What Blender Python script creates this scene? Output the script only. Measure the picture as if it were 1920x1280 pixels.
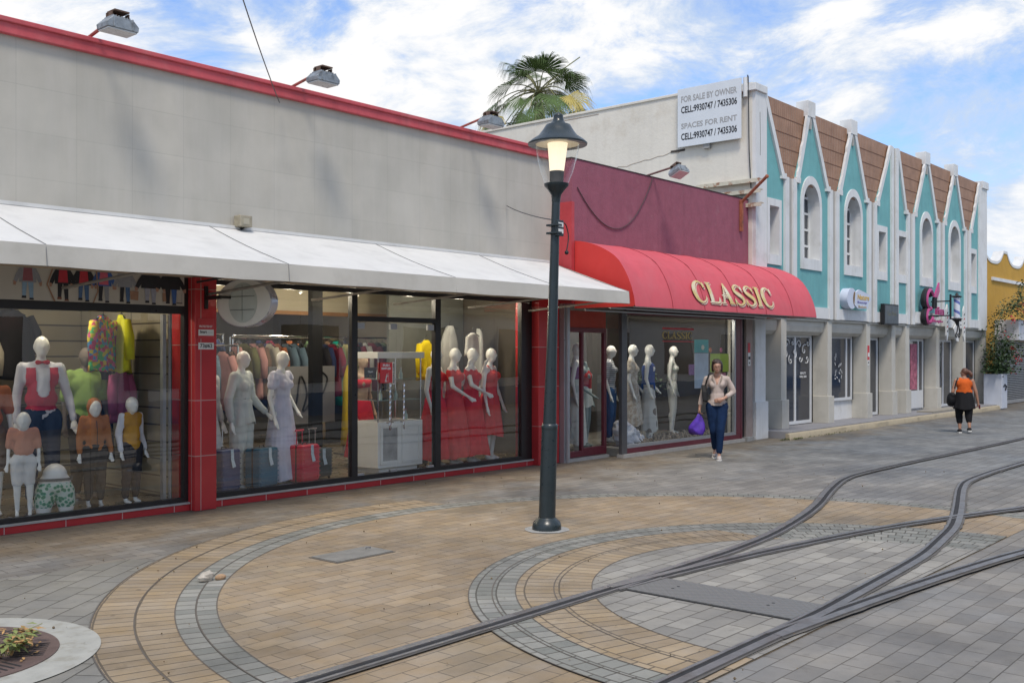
import bpy, bmesh, math, random
from mathutils import Vector, Matrix, noise
S = bpy.context.scene
for o in list(bpy.data.objects): bpy.data.objects.remove(o)
COL = S.collection
R = math.radians
# ---------------------------------------------------------------- camera
PHI = math.atan(1640/1902)
cam_d = bpy.data.cameras.new('camera'); cam = bpy.data.objects.new('camera', cam_d); COL.objects.link(cam)
cam.location = (0, 0, 1.8); cam.rotation_euler = (R(90), 0, PHI-R(90))
cam_d.sensor_width = 36; cam_d.lens = 36*1902/1920; cam_d.shift_y = 21/1920
cam_d.clip_start = .05; cam_d.clip_end = 3000
S.camera = cam
# ---------------------------------------------------------------- light and sky
SUN_AZ, SUN_EL = 222, 58      # azimuth counter-clockwise from +x of where the sun stands
S.view_settings.view_transform = 'Standard'; S.view_settings.look = 'None'
S.view_settings.gamma = 1; S.view_settings.exposure = 0.38
sd = bpy.data.lights.new('sun', 'SUN'); sd.energy = 2.2; sd.angle = R(14); sd.color = (1, .91, .79)
so = bpy.data.objects.new('sun', sd); COL.objects.link(so)
v = Vector((math.cos(R(SUN_AZ))*math.cos(R(SUN_EL)), math.sin(R(SUN_AZ))*math.cos(R(SUN_EL)), math.sin(R(SUN_EL))))
so.rotation_euler = v.to_track_quat('Z', 'Y').to_euler(); so.location = (-8, -12, 30)
W = bpy.data.worlds.new('World'); S.world = W; W.use_nodes = True
def build_sky():
    nt = W.node_tree; N = nt.nodes; L = nt.links; N.clear()
    def math_(op, a, b=None, c=None):
        n = N.new('ShaderNodeMath'); n.operation = op
        for i, x in enumerate((a, b, c)):
            if x is None: continue
            if isinstance(x, (int, float)): n.inputs[i].default_value = x
            else: L.new(x, n.inputs[i])
        return n.outputs[0]
    tc = N.new('ShaderNodeTexCoord').outputs['Generated']
    sky = N.new('ShaderNodeTexSky'); sky.sky_type = 'NISHITA'; sky.sun_disc = False
    sky.sun_elevation = R(SUN_EL); sky.sun_rotation = R(90-SUN_AZ); sky.air_density = 1.2; sky.dust_density = .3; sky.ozone_density = 2
    sc = N.new('ShaderNodeVectorMath'); sc.operation = 'MULTIPLY'; L.new(tc, sc.inputs[0]); sc.inputs[1].default_value = (1, 1, 2.2)
    def noi(scale, detail, rough, dist, w=0):
        n = N.new('ShaderNodeTexNoise'); n.noise_dimensions = '4D'; L.new(sc.outputs[0], n.inputs['Vector'])
        n.inputs['Scale'].default_value = scale; n.inputs['Detail'].default_value = detail
        n.inputs['Roughness'].default_value = rough; n.inputs['Distortion'].default_value = dist; n.inputs['W'].default_value = w
        return n.outputs['Fac']
    base = math_('MULTIPLY_ADD', noi(7.5, 10, .66, .5, 3.1), 1.7, -.33)
    # where cloud banks and clear gaps stand in the sky (direction, angular size in degrees, weight)
    blobs = BLOBS
    acc = base
    for d, r, w in blobs:
        dp = N.new('ShaderNodeVectorMath'); dp.operation = 'DOT_PRODUCT'; L.new(tc, dp.inputs[0]); dp.inputs[1].default_value = d
        mr = N.new('ShaderNodeMapRange'); mr.interpolation_type = 'SMOOTHSTEP'; L.new(dp.outputs['Value'], mr.inputs[0])
        mr.inputs[1].default_value = math.cos(R(r)); mr.inputs[2].default_value = 1; mr.inputs[3].default_value = 0; mr.inputs[4].default_value = w
        acc = math_('ADD', acc, mr.outputs[0])
    cov = N.new('ShaderNodeMapRange'); cov.interpolation_type = 'SMOOTHSTEP'; L.new(acc, cov.inputs[0])
    cov.inputs[1].default_value = .22; cov.inputs[2].default_value = .66
    lit = N.new('ShaderNodeMapRange'); lit.interpolation_type = 'SMOOTHSTEP'; L.new(math_('ADD', acc, math_('MULTIPLY', math_('SUBTRACT', noi(11, 8, .62, .5, 9.4), .5), .75)), lit.inputs[0])
    lit.inputs[1].default_value = .42; lit.inputs[2].default_value = .82
    cc = N.new('ShaderNodeMix'); cc.data_type = 'RGBA'; L.new(lit.outputs[0], cc.inputs[0])
    cc.inputs[6].default_value = (4.6, 5.5, 6.9, 1); cc.inputs[7].default_value = (7.9, 7.85, 7.8, 1)
    skm = N.new('ShaderNodeMix'); skm.data_type = 'RGBA'; skm.blend_type = 'MULTIPLY'; skm.inputs[0].default_value = 1
    L.new(sky.outputs[0], skm.inputs[6]); skm.inputs[7].default_value = SKYT
    mx = N.new('ShaderNodeMix'); mx.data_type = 'RGBA'; L.new(cov.outputs[0], mx.inputs[0])
    L.new(skm.outputs[2], mx.inputs[6]); L.new(cc.outputs[2], mx.inputs[7])
    bg = N.new('ShaderNodeBackground'); L.new(mx.outputs[2], bg.inputs[0]); bg.inputs[1].default_value = .1
    ou = N.new('ShaderNodeOutputWorld'); L.new(bg.outputs[0], ou.inputs[0])
SKYT = (1.05, 1.2, 1.55, 1)
BLOBS = [((.616, .735, .284), 7, .25), ((.717, .625, .31), 7, .2), ((.388, .875, .291), 7, .25), ((.874, .416, .251), 6, .16),
         ((.917, .316, .242), 6, .16), ((.793, .526, .308), 4, .1), ((.692, .685, .228), 4, .2), ((.96, .256, .113), 5, .15),
         ((.579, .751, .318), 3, -.35), ((.679, .693, .244), 3.5, -.2), ((.799, .543, .258), 5, -.12), ((.937, .294, .19), 5, -.2),
         ((.492, .822, .287), 6, -.1), ((.844, .455, .286), 5, -.1)]
build_sky()
try:
    S.cycles.transparent_max_bounces = 24; S.cycles.max_bounces = 8
except Exception: pass
# ---------------------------------------------------------------- helpers
WM = {}
def place(o, loc, rz=0, par=None):
    o.location = loc; o.rotation_euler = (0, 0, rz)
    m = Matrix.Translation(loc) @ Matrix.Rotation(rz, 4, 'Z')
    if par is not None: o.parent = par; m = WM[par.name] @ m
    WM[o.name] = m
def thing(name, label, cat, loc=(0, 0, 0), rz=0, group=None):
    o = bpy.data.objects.new(name, None); COL.objects.link(o); o.empty_display_size = .2
    place(o, loc, rz); tag(o, label, cat, group); return o
def tag(o, label=None, cat=None, group=None, kind=None):
    if label: o['label'] = label
    if cat: o['category'] = cat
    if group: o['group'] = group
    if kind: o['kind'] = kind
    return o
class MB:
    def __init__(s): s.bm = bmesh.new(); s.mi = 0; s.uv = None
    def _f(s, vs):
        try:
            f = s.bm.faces.new(vs); f.material_index = s.mi; return f
        except ValueError: return None
    def box(s, x0, x1, y0, y1, z0, z1, m=None):
        P = [(x0,y0,z0),(x1,y0,z0),(x1,y1,z0),(x0,y1,z0),(x0,y0,z1),(x1,y0,z1),(x1,y1,z1),(x0,y1,z1)]
        v = [s.bm.verts.new(m @ Vector(p) if m else p) for p in P]
        for q in ((0,3,2,1),(4,5,6,7),(0,1,5,4),(1,2,6,5),(2,3,7,6),(3,0,4,7)): s._f([v[i] for i in q])
        return s
    def prism(s, pts, a0, a1, fn):
        """pts outline (u,v); fn(u,v,a)->xyz"""
        A = [s.bm.verts.new(fn(u, v, a0)) for u, v in pts]; B = [s.bm.verts.new(fn(u, v, a1)) for u, v in pts]
        n = len(pts)
        for i in range(n): s._f([A[i], A[(i+1) % n], B[(i+1) % n], B[i]])
        s._f(A[::-1]); s._f(B); return s
    def tube(s, pts, r, seg=8, caps=True):
        pts = [Vector(p) for p in pts]; n = len(pts)
        if not isinstance(r, (list, tuple)): r = [r]*n
        rings = []; up = None
        for i, p in enumerate(pts):
            t = (pts[min(i+1, n-1)]-pts[max(i-1, 0)]).normalized()
            if up is None: up = Vector((0, 0, 1)) if abs(t.z) < .9 else Vector((1, 0, 0))
            a = t.cross(up).normalized(); b = a.cross(t).normalized(); up = b
            rings.append([s.bm.verts.new(p+(a*math.cos(k*2*math.pi/seg)+b*math.sin(k*2*math.pi/seg))*r[i]) for k in range(seg)])
        for i in range(n-1):
            for k in range(seg): s._f([rings[i][k], rings[i][(k+1) % seg], rings[i+1][(k+1) % seg], rings[i+1][k]])
        if caps: s._f(rings[0][::-1]); s._f(rings[-1])
        return s
    def lathe(s, prof, c=(0, 0, 0), seg=32, lean=(0, 0)):
        rings = []
        for r, z in prof:
            rings.append([s.bm.verts.new((c[0]+lean[0]*z+r*math.cos(k*2*math.pi/seg), c[1]+lean[1]*z+r*math.sin(k*2*math.pi/seg), c[2]+z)) for k in range(seg)])
        for i in range(len(rings)-1):
            for k in range(seg): s._f([rings[i][k], rings[i][(k+1) % seg], rings[i+1][(k+1) % seg], rings[i+1][k]])
        return s
    def sph(s, c, r, seg=12, rot=None):
        if not isinstance(r, (list, tuple)): r = (r, r, r)
        m = Matrix.Translation(c)
        if rot: m = m @ rot
        m = m @ Matrix.Diagonal((r[0], r[1], r[2], 1))
        g = bmesh.ops.create_uvsphere(s.bm, u_segments=seg, v_segments=max(6, seg*2//3), radius=1, matrix=m)
        for v in g['verts']:
            for f in v.link_faces: f.material_index = s.mi
        return s
    def cap(s, p0, r0, p1, r1, seg=10):
        """tapered limb with round ends"""
        s.tube([p0, p1], [r0, r1], seg); s.sph(p0, r0, seg); s.sph(p1, r1, seg); return s
    def strip(s, A, B):
        a = [s.bm.verts.new(p) for p in A]; b = [s.bm.verts.new(p) for p in B]
        for i in range(len(a)-1): s._f([a[i], a[i+1], b[i+1], b[i]])
        return s
    def poly(s, pts): s._f([s.bm.verts.new(p) for p in pts]); return s
    def loft(s, rings, close=True, caps=False):
        V = [[s.bm.verts.new(p) for p in r] for r in rings]; n = len(V[0])
        for i in range(len(V)-1):
            for k in range(n if close else n-1): s._f([V[i][k], V[i][(k+1) % n], V[i+1][(k+1) % n], V[i+1][k]])
        if caps: s._f(V[0][::-1]); s._f(V[-1])
        return s
    def mesh_in(s, me, m=None, fn=None):
        b2 = bmesh.new(); b2.from_mesh(me); mp = {}
        for v in b2.verts:
            p = fn(v.co) if fn else (m @ v.co if m else v.co.copy()); mp[v.index] = s.bm.verts.new(p)
        for f in b2.faces: s._f([mp[v.index] for v in f.verts])
        b2.free(); return s
    def plate(s, outer, holes, y0, y1, fn=None):
        """flat outline with holes in (x,z), from depth y0 to y1"""
        cu = bpy.data.curves.new('t', 'CURVE'); cu.dimensions = '2D'; cu.fill_mode = 'BOTH'; cu.extrude = abs(y1-y0)/2
        for pl in [outer]+list(holes):
            sp = cu.splines.new('POLY'); sp.points.add(len(pl)-1); sp.use_cyclic_u = True
            for i, (a, b) in enumerate(pl): sp.points[i].co = (a, b, 0, 1)
        me = curve_mesh(cu); ym = (y0+y1)/2
        s.mesh_in(me, fn=(lambda c: fn(c.x, c.y, c.z)) if fn else (lambda c: Vector((c.x, ym-c.z, c.y))))
        bpy.data.meshes.remove(me); return s
    def text(s, body, w, h, fn, bold=.0, ext=.004):
        """text fitted in a w x h box centred on the origin; fn(u,v,d)->xyz"""
        cu = bpy.data.curves.new('t', 'FONT'); cu.body = body; cu.align_x = 'CENTER'; cu.align_y = 'CENTER'; cu.size = 1
        cu.offset = bold; cu.extrude = .5; cu.resolution_u = 3
        me = curve_mesh(cu)
        if len(me.vertices):
            xs = [v.co.x for v in me.vertices]; ys = [v.co.y for v in me.vertices]
            cx, cy = (min(xs)+max(xs))/2, (min(ys)+max(ys))/2; kx = w/(max(xs)-min(xs)); ky = h/(max(ys)-min(ys))
            s.mesh_in(me, fn=lambda c: Vector(fn((c.x-cx)*kx, (c.y-cy)*ky, (c.z+.5)*ext)))
        bpy.data.meshes.remove(me); return s
def curve_mesh(cu):
    o = bpy.data.objects.new('t', cu); COL.objects.link(o)
    dg = bpy.context.evaluated_depsgraph_get(); dg.update()
    me = bpy.data.meshes.new_from_object(o.evaluated_get(dg)); bpy.data.objects.remove(o); bpy.data.curves.remove(cu); return me
def obj(name, mb, mats, parent=None, smooth=False, local=False, bev=0, label=None):
    bm = mb.bm
    bmesh.ops.recalc_face_normals(bm, faces=bm.faces)
    me = bpy.data.meshes.new(name)
    if parent is None and not local:
        xs = [v.co for v in bm.verts]
        o0 = Vector(((min(p.x for p in xs)+max(p.x for p in xs))/2, (min(p.y for p in xs)+max(p.y for p in xs))/2, min(p.z for p in xs)))
        bmesh.ops.translate(bm, verts=bm.verts, vec=-o0)
    elif parent is not None and not local:
        bmesh.ops.transform(bm, verts=bm.verts, matrix=WM[parent.name].inverted()); o0 = Vector((0, 0, 0))
    else: o0 = Vector((0, 0, 0))
    bm.to_mesh(me); bm.free()
    for m in (mats if isinstance(mats, (list, tuple)) else [mats]): me.materials.append(m)
    if smooth:
        for p in me.polygons: p.use_smooth = True
        me.set_sharp_from_angle(angle=R(smooth if smooth is not True else 40))
    o = bpy.data.objects.new(name, me); COL.objects.link(o); place(o, o0, 0, parent)
    if bev:
        b = o.modifiers.new('bevel', 'BEVEL'); b.width = bev; b.segments = 2; b.limit_method = 'ANGLE'; b.angle_limit = R(50)
    if label: o['label'] = label
    return o
def fuse(mb, vox=.014, it=4):
    """one continuous skin over overlapping shapes"""
    me = bpy.data.meshes.new('t'); mb.bm.to_mesh(me); mb.bm.free()
    o = bpy.data.objects.new('t', me); COL.objects.link(o)
    r = o.modifiers.new('r', 'REMESH'); r.mode = 'VOXEL'; r.voxel_size = vox
    sm = o.modifiers.new('s', 'SMOOTH'); sm.factor = .6; sm.iterations = it
    dg = bpy.context.evaluated_depsgraph_get(); dg.update()
    m2 = bpy.data.meshes.new_from_object(o.evaluated_get(dg)); bpy.data.objects.remove(o); bpy.data.meshes.remove(me)
    out = MB(); out.bm.from_mesh(m2); bpy.data.meshes.remove(m2); return out
def copy_thing(root, loc, rz=None, label=None, mats=None):
    c = root.copy(); COL.objects.link(c); c.location = loc
    if rz is not None: c.rotation_euler = (0, 0, rz)
    if label: c['label'] = label
    WM[c.name] = Matrix.Translation(loc) @ Matrix.Rotation(c.rotation_euler.z, 4, 'Z')
    for ch in list(root.children):
        d = ch.copy(); COL.objects.link(d); d.parent = c
        for g in list(ch.children):
            e = g.copy(); COL.objects.link(e); e.parent = d
    return c
# ---------------------------------------------------------------- materials
MATS = {}
def mat(name, col, rough=.6, var=.08, scale=4, metal=0, bump=0, bscale=60, dirt=None, streak=0, spec=.5, coat=0, emit=None, weave=0):
    if name in MATS: return MATS[name]
    m = bpy.data.materials.new(name); m.use_nodes = True; MATS[name] = m
    nt = m.node_tree; N = nt.nodes; L = nt.links; b = N['Principled BSDF']
    b.inputs['Roughness'].default_value = rough; b.inputs['Metallic'].default_value = metal
    b.inputs['Specular IOR Level'].default_value = spec; b.inputs['Coat Weight'].default_value = coat
    geo = N.new('ShaderNodeNewGeometry').outputs['Position']
    def noi(sc, det=5, vec=None, rough_=.6):
        n = N.new('ShaderNodeTexNoise'); L.new(vec if vec else geo, n.inputs['Vector']); n.inputs['Scale'].default_value = sc
        n.inputs['Detail'].default_value = det; n.inputs['Roughness'].default_value = rough_; return n.outputs['Fac']
    def ramp(fac, a, b_, c0, c1):
        r = N.new('ShaderNodeMapRange'); L.new(fac, r.inputs[0]); r.inputs[1].default_value = a; r.inputs[2].default_value = b_
        r.inputs[3].default_value = c0; r.inputs[4].default_value = c1; return r.outputs[0]
    cur = N.new('ShaderNodeRGB'); cur.outputs[0].default_value = (*col, 1); cur = cur.outputs[0]
    if var:
        hs = N.new('ShaderNodeHueSaturation'); L.new(cur, hs.inputs['Color'])
        L.new(ramp(noi(scale), .3, .7, 1-var, 1+var), hs.inputs['Value']); cur = hs.outputs[0]
    def over(cur, fac, c2):
        x = N.new('ShaderNodeMix'); x.data_type = 'RGBA'; L.new(fac, x.inputs[0]); L.new(cur, x.inputs[6]); x.inputs[7].default_value = (*c2, 1); return x.outputs[2]
    if dirt:
        c2, lo, hi, amt, dsc = dirt
        cur = over(cur, ramp(noi(dsc, 8, rough_=.65), lo, hi, 0, amt), c2)
    if streak:
        mp = N.new('ShaderNodeMapping'); L.new(geo, mp.inputs[0]); mp.inputs['Scale'].default_value = (5, 5, .35)
        cur = over(cur, ramp(noi(1.6, 7, mp.outputs[0]), .5, .78, 0, streak), tuple(c*.45 for c in col))
    L.new(cur, b.inputs['Base Color'])
    if bump:
        bp = N.new('ShaderNodeBump'); bp.inputs['Strength'].default_value = bump; bp.inputs['Distance'].default_value = .01
        L.new(noi(bscale, 4), bp.inputs['Height']); L.new(bp.outputs[0], b.inputs['Normal'])
    if rough < .9 and var:
        L.new(ramp(noi(scale*2.3), .3, .7, max(0, rough-.08), min(1, rough+.1)), b.inputs['Roughness'])
    if emit:
        b.inputs['Emission Color'].default_value = (*emit[0], 1); b.inputs['Emission Strength'].default_value = emit[1]
    return m
def glass_mat(name, tint=(.93, .96, .95), boost=2.3):
    m = bpy.data.materials.new(name); m.use_nodes = True; nt = m.node_tree; N = nt.nodes; L = nt.links; N.clear()
    o = N.new('ShaderNodeOutputMaterial'); mx = N.new('ShaderNodeMixShader'); t = N.new('ShaderNodeBsdfTransparent'); g = N.new('ShaderNodeBsdfGlossy')
    lw = N.new('ShaderNodeLayerWeight'); lw.inputs[0].default_value = .5; pw = N.new('ShaderNodeMath'); pw.operation = 'POWER'; L.new(lw.outputs['Facing'], pw.inputs[0]); pw.inputs[1].default_value = 5
    mu = N.new('ShaderNodeMath'); mu.operation = 'MULTIPLY_ADD'; mu.use_clamp = True
    L.new(pw.outputs[0], mu.inputs[0]); mu.inputs[1].default_value = .92; mu.inputs[2].default_value = .045*boost
    t.inputs[0].default_value = (*tint, 1); g.inputs[0].default_value = (1, 1, 1, 1); g.inputs['Roughness'].default_value = 0.004
    L.new(mu.outputs[0], mx.inputs[0]); L.new(t.outputs[0], mx.inputs[1]); L.new(g.outputs[0], mx.inputs[2]); L.new(mx.outputs[0], o.inputs[0])
    # slight waviness of the float glass
    n = N.new('ShaderNodeTexNoise'); n.inputs['Scale'].default_value = 1.1; n.inputs['Detail'].default_value = 1
    gp = N.new('ShaderNodeNewGeometry'); L.new(gp.outputs['Position'], n.inputs['Vector'])
    bp = N.new('ShaderNodeBump'); bp.inputs['Strength'].default_value = .12; bp.inputs['Distance'].default_value = .02
    L.new(n.outputs['Fac'], bp.inputs['Height']); L.new(bp.outputs[0], g.inputs['Normal'])
    MATS[name] = m; return m
def paver_mat(name, c1, c2, mortar, bw, bh, rot=0, uv=False, stain=None, msize=.006, tint=None, grime=.25):
    m = bpy.data.materials.new(name); m.use_nodes = True; nt = m.node_tree; N = nt.nodes; L = nt.links; b = N['Principled BSDF']
    geo = N.new('ShaderNodeNewGeometry').outputs['Position']
    src = N.new('ShaderNodeUVMap').outputs[0] if uv else geo
    # slight unevenness of the laid joints
    wn = N.new('ShaderNodeTexNoise'); L.new(geo, wn.inputs[0]); wn.inputs['Scale'].default_value = 2.5; wn.inputs['Detail'].default_value = 3
    ws = N.new('ShaderNodeVectorMath'); ws.operation = 'SCALE'; ws.inputs['Scale'].default_value = .016; L.new(wn.outputs['Color'], ws.inputs[0])
    wa = N.new('ShaderNodeVectorMath'); wa.operation = 'ADD'; L.new(src, wa.inputs[0]); L.new(ws.outputs[0], wa.inputs[1])
    mp = N.new('ShaderNodeMapping'); mp.vector_type = 'TEXTURE'; L.new(wa.outputs[0], mp.inputs[0]); mp.inputs['Rotation'].default_value = (0, 0, R(rot))
    br = N.new('ShaderNodeTexBrick'); L.new(mp.outputs[0], br.inputs[0]); br.inputs['Scale'].default_value = 1
    br.inputs['Brick Width'].default_value = bw; br.inputs['Row Height'].default_value = bh; br.inputs['Mortar Size'].default_value = msize
    br.inputs['Mortar Smooth'].default_value = .3; br.inputs['Bias'].default_value = 0
    br.inputs['Color1'].default_value = (*c1, 1); br.inputs['Color2'].default_value = (*c2, 1); br.inputs['Mortar'].default_value = (*mortar, 1)
    cur = br.outputs['Color']
    def noi(sc, det=6, rough_=.6):
        n = N.new('ShaderNodeTexNoise'); L.new(geo, n.inputs['Vector']); n.inputs['Scale'].default_value = sc
        n.inputs['Detail'].default_value = det; n.inputs['Roughness'].default_value = rough_; return n.outputs['Fac']
    def ramp(fac, a, b_, c0, c1_):
        r = N.new('ShaderNodeMapRange'); L.new(fac, r.inputs[0]); r.inputs[1].default_value = a; r.inputs[2].default_value = b_
        r.inputs[3].default_value = c0; r.inputs[4].default_value = c1_; return r.outputs[0]
    def over(cur, fac, c2_, bt='MIX'):
        x = N.new('ShaderNodeMix'); x.data_type = 'RGBA'; x.blend_type = bt; L.new(fac, x.inputs[0]); L.new(cur, x.inputs[6]); x.inputs[7].default_value = (*c2_, 1); return x.outputs[2]
    if stain:   # second stone colour in worn patches
        cur = over(cur, ramp(noi(stain[1], 4), .48, .60, 0, stain[2]), stain[0], 'MULTIPLY')
    if tint:    # a zone of other stones: (colour, axis, from, to, amount)
        for col_, ax, a, b_, amt in tint:
            sx = N.new('ShaderNodeSeparateXYZ'); L.new(geo, sx.inputs[0])
            ad = N.new('ShaderNodeMath'); ad.operation = 'ADD'; L.new(sx.outputs[ax], ad.inputs[0]); L.new(ramp(noi(1.3, 5), .3, .7, -1.0, 1.0), ad.inputs[1])
            cur = over(cur, ramp(ad.outputs[0], a, b_, 0, amt), col_, 'MULTIPLY')
    hs = N.new('ShaderNodeHueSaturation'); L.new(cur, hs.inputs['Color']); L.new(ramp(noi(.7, 8, .7), .25, .75, .97-grime*1.3, .97+grime*.8), hs.inputs['Value'])
    L.new(ramp(noi(3.1, 3), .3, .7, .8, 1.15), hs.inputs['Saturation']); cur = hs.outputs[0]
    cur = over(cur, ramp(noi(7, 10, .75), .55, .75, 0, .45), tuple(c*.35 for c in c1))
    vo = N.new('ShaderNodeTexVoronoi'); L.new(geo, vo.inputs['Vector']); vo.inputs['Scale'].default_value = 2.6
    cur = over(cur, ramp(vo.outputs['Distance'], .035, .06, .55, 0), tuple(c*.3 for c in c1))
    cur = over(cur, ramp(noi(.55, 7, .68), .47, .66, 0, .65), (.60, .61, .64), 'MULTIPLY')
    L.new(cur, b.inputs['Base Color'])
    L.new(ramp(noi(2, 5), .3, .7, .62, .9), b.inputs['Roughness']); b.inputs['Specular IOR Level'].default_value = .35
    mul = N.new('ShaderNodeMath'); mul.operation = 'MULTIPLY_ADD'; L.new(noi(90, 3), mul.inputs[0]); mul.inputs[1].default_value = .25
    inv = N.new('ShaderNodeMath'); inv.operation = 'SUBTRACT'; inv.inputs[0].default_value = 1; L.new(br.outputs['Fac'], inv.inputs[1]); bw_ = N.new('ShaderNodeRGBToBW'); L.new(br.outputs['Color'], bw_.inputs[0])
    m3 = N.new('ShaderNodeMath'); m3.operation = 'MULTIPLY_ADD'; L.new(bw_.outputs[0], m3.inputs[0]); m3.inputs[1].default_value = 3.5; L.new(inv.outputs[0], m3.inputs[2]); L.new(m3.outputs[0], mul.inputs[2])
    bp = N.new('ShaderNodeBump'); bp.inputs['Strength'].default_value = .5; bp.inputs['Distance'].default_value = .006
    L.new(mul.outputs[0], bp.inputs['Height']); L.new(bp.outputs[0], b.inputs['Normal'])
    MATS[name] = m; return m
# ---------------------------------------------------------------- ground
m_grey = paver_mat('grey_pavers', (.195, .185, .17), (.265, .25, .225), (.11, .10, .085), .30, .15, 0, msize=.0045, stain=((.80, .86, .95), .45, .6),
                   tint=[((.86, .70, .52), 1, 8.2, 9.6, .85), ((.72, .84, .98), 0, 13, 17, .55)])
m_slab = paver_mat('large_grey_pavers', (.20, .195, .175), (.26, .25, .22), (.09, .085, .07), .40, .20, 35, grime=.2)
m_tan = paver_mat('tan_pavers', (.27, .205, .135), (.345, .265, .175), (.15, .12, .085), .28, .14, 0, msize=.0045, stain=((.70, .78, .85), .4, .45), grime=.22)
m_tanr = paver_mat('tan_ring_pavers', (.28, .215, .14), (.36, .28, .185), (.13, .105, .075), .115, .26, 0, uv=True, grime=.2, msize=.007)
m_greyr = paver_mat('grey_ring_pavers', (.19, .195, .175), (.29, .285, .255), (.10, .095, .08), .125, .15, 0, uv=True, grime=.25, msize=.007)
m_greyi = paver_mat('grey_inner_pavers', (.225, .215, .195), (.33, .315, .28), (.12, .11, .095), .30, .15, 0, grime=.2)
m_joint = mat('dark_joint', (.11, .095, .08), .9)
def sheet(name, mb, m):
    o = obj(name, mb, m); o['kind'] = 'structure'; return o
g = MB(); g.poly([(-250, -250, 0), (350, -250, 0), (350, 350, 0), (-250, 350, 0)]); sheet('ground', g, m_grey)
def clip(b, y=2.80):
    bmesh.ops.bisect_plane(b.bm, geom=b.bm.verts[:]+b.bm.edges[:]+b.bm.faces[:], plane_co=(0, y, 0), plane_no=(0, -1, 0), clear_outer=True)
def disc(name, c, r, z, m, n=120):
    b = MB(); b.poly([(c[0]+r*math.cos(k*2*math.pi/n), c[1]+r*math.sin(k*2*math.pi/n), z) for k in range(n)]); clip(b); return sheet(name, b, m)
def ring(name, c, r0, r1, z, m, rows=1, n=180, cut=True, xmax=None):
    b = MB(); bm = b.bm; uv = bm.loops.layers.uv.new('UVMap'); rm = (r0+r1)/2
    lvl = [r0+(r1-r0)*k/4 for k in range(5)]
    vs = [[bm.verts.new((c[0]+r*math.cos(k*2*math.pi/n), c[1]+r*math.sin(k*2*math.pi/n), z)) for k in range(n)] for r in lvl]
    for j in range(4):
        for k in range(n):
            f = bm.faces.new([vs[j][k], vs[j][(k+1) % n], vs[j+1][(k+1) % n], vs[j+1][k]])
            for lp, (a, rr) in zip(f.loops, ((k, lvl[j]), (k+1, lvl[j]), (k+1, lvl[j+1]), (k, lvl[j+1]))):
                lp[uv].uv = (a*2*math.pi/n*rm, rr-r0)
    if cut: clip(b)
    if xmax: bmesh.ops.bisect_plane(b.bm, geom=b.bm.verts[:]+b.bm.edges[:]+b.bm.faces[:], plane_co=(xmax, 0, 0), plane_no=(1, 0, 0), clear_outer=True)
    return sheet(name, b, m)
CL = (7.71, 3.94); CR = (7.56, 2.88)
def joint(c, r, z, xmax=None): ring('paving_joint', c, r-.004, r+.004, z, m_joint, xmax=xmax)
ring('tan_paving_band', CL, 4.60, 5.13, .004, m_tanr, xmax=8.6); ring('grey_paving_band', CL, 4.32, 4.60, .004, m_greyr)
disc('tan_paving', CL, 4.32, .004, m_tan)
for r in (5.13, 4.86): joint(CL, r, .007, 8.6)
for r in (4.60, 4.32): joint(CL, r, .007)
joint(CL, 4.46, .007)
disc('inner_grey_paving', CR, 2.15, .012, m_greyi)
ring('inner_tan_paving_band', CR, 2.15, 2.73, .012, m_tanr, xmax=9.1); ring('inner_grey_paving_band', CR, 2.73, 3.08, .012, m_greyr)
for r in (2.15, 2.44, 2.73): joint(CR, r, .015, 9.1)
for r in (2.905, 3.08): joint(CR, r, .015)
ring('inner_light_paving_band', CR, 2.12, 2.735, .0095, m_greyr)
# patch of large slabs round the tree pit
b = MB()
pts = [(-3, 1.5), (2.2, 1.5)]
for k in range(40):
    a = R(205-k*2.0); p = (CL[0]+5.14*math.cos(a), CL[1]+5.14*math.sin(a))
    if p[1] > 8.3 or p[1] < 1.5: continue
    pts.append(p)
pts += [(pts[-1][0]-.1, 8.3), (-3, 8.3)]
b.poly([(x, y, .003) for x, y in pts]); sheet('slab_paving', b, m_slab)
# ---------------------------------------------------------------- rails
m_steel = mat('rail_steel', (.19, .188, .19), .45, .2, 8, metal=.5, dirt=((.10, .075, .06), .5, .7, .6, 3))
m_groove = mat('rail_groove', (.018, .018, .02), .8)
m_fill = mat('rail_filler', (.105, .10, .095), .9, .2, 6, bump=.12, dirt=((.13, .115, .095), .5, .7, .6, 4))
def spline(P, n=12):
    out = []
    for i in range(len(P)-1):
        p0, p1, p2, p3 = P[max(i-1, 0)], P[i], P[i+1], P[min(i+2, len(P)-1)]
        for k in range(n):
            t = k/n
            out.append(tuple(.5*((2*b_)+(-a+c)*t+(2*a-5*b_+4*c-d)*t*t+(-a+3*b_-3*c+d)*t**3) for a, b_, c, d in zip(p0, p1, p2, p3)))
    return out+[P[-1]]
def offs(P, d):
    o = []
    for i, p in enumerate(P):
        a = P[max(i-1, 0)]; b_ = P[min(i+1, len(P)-1)]; t = Vector((b_[0]-a[0], b_[1]-a[1])).normalized()
        o.append((p[0]-t.y*d, p[1]+t.x*d))
    return o
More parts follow.
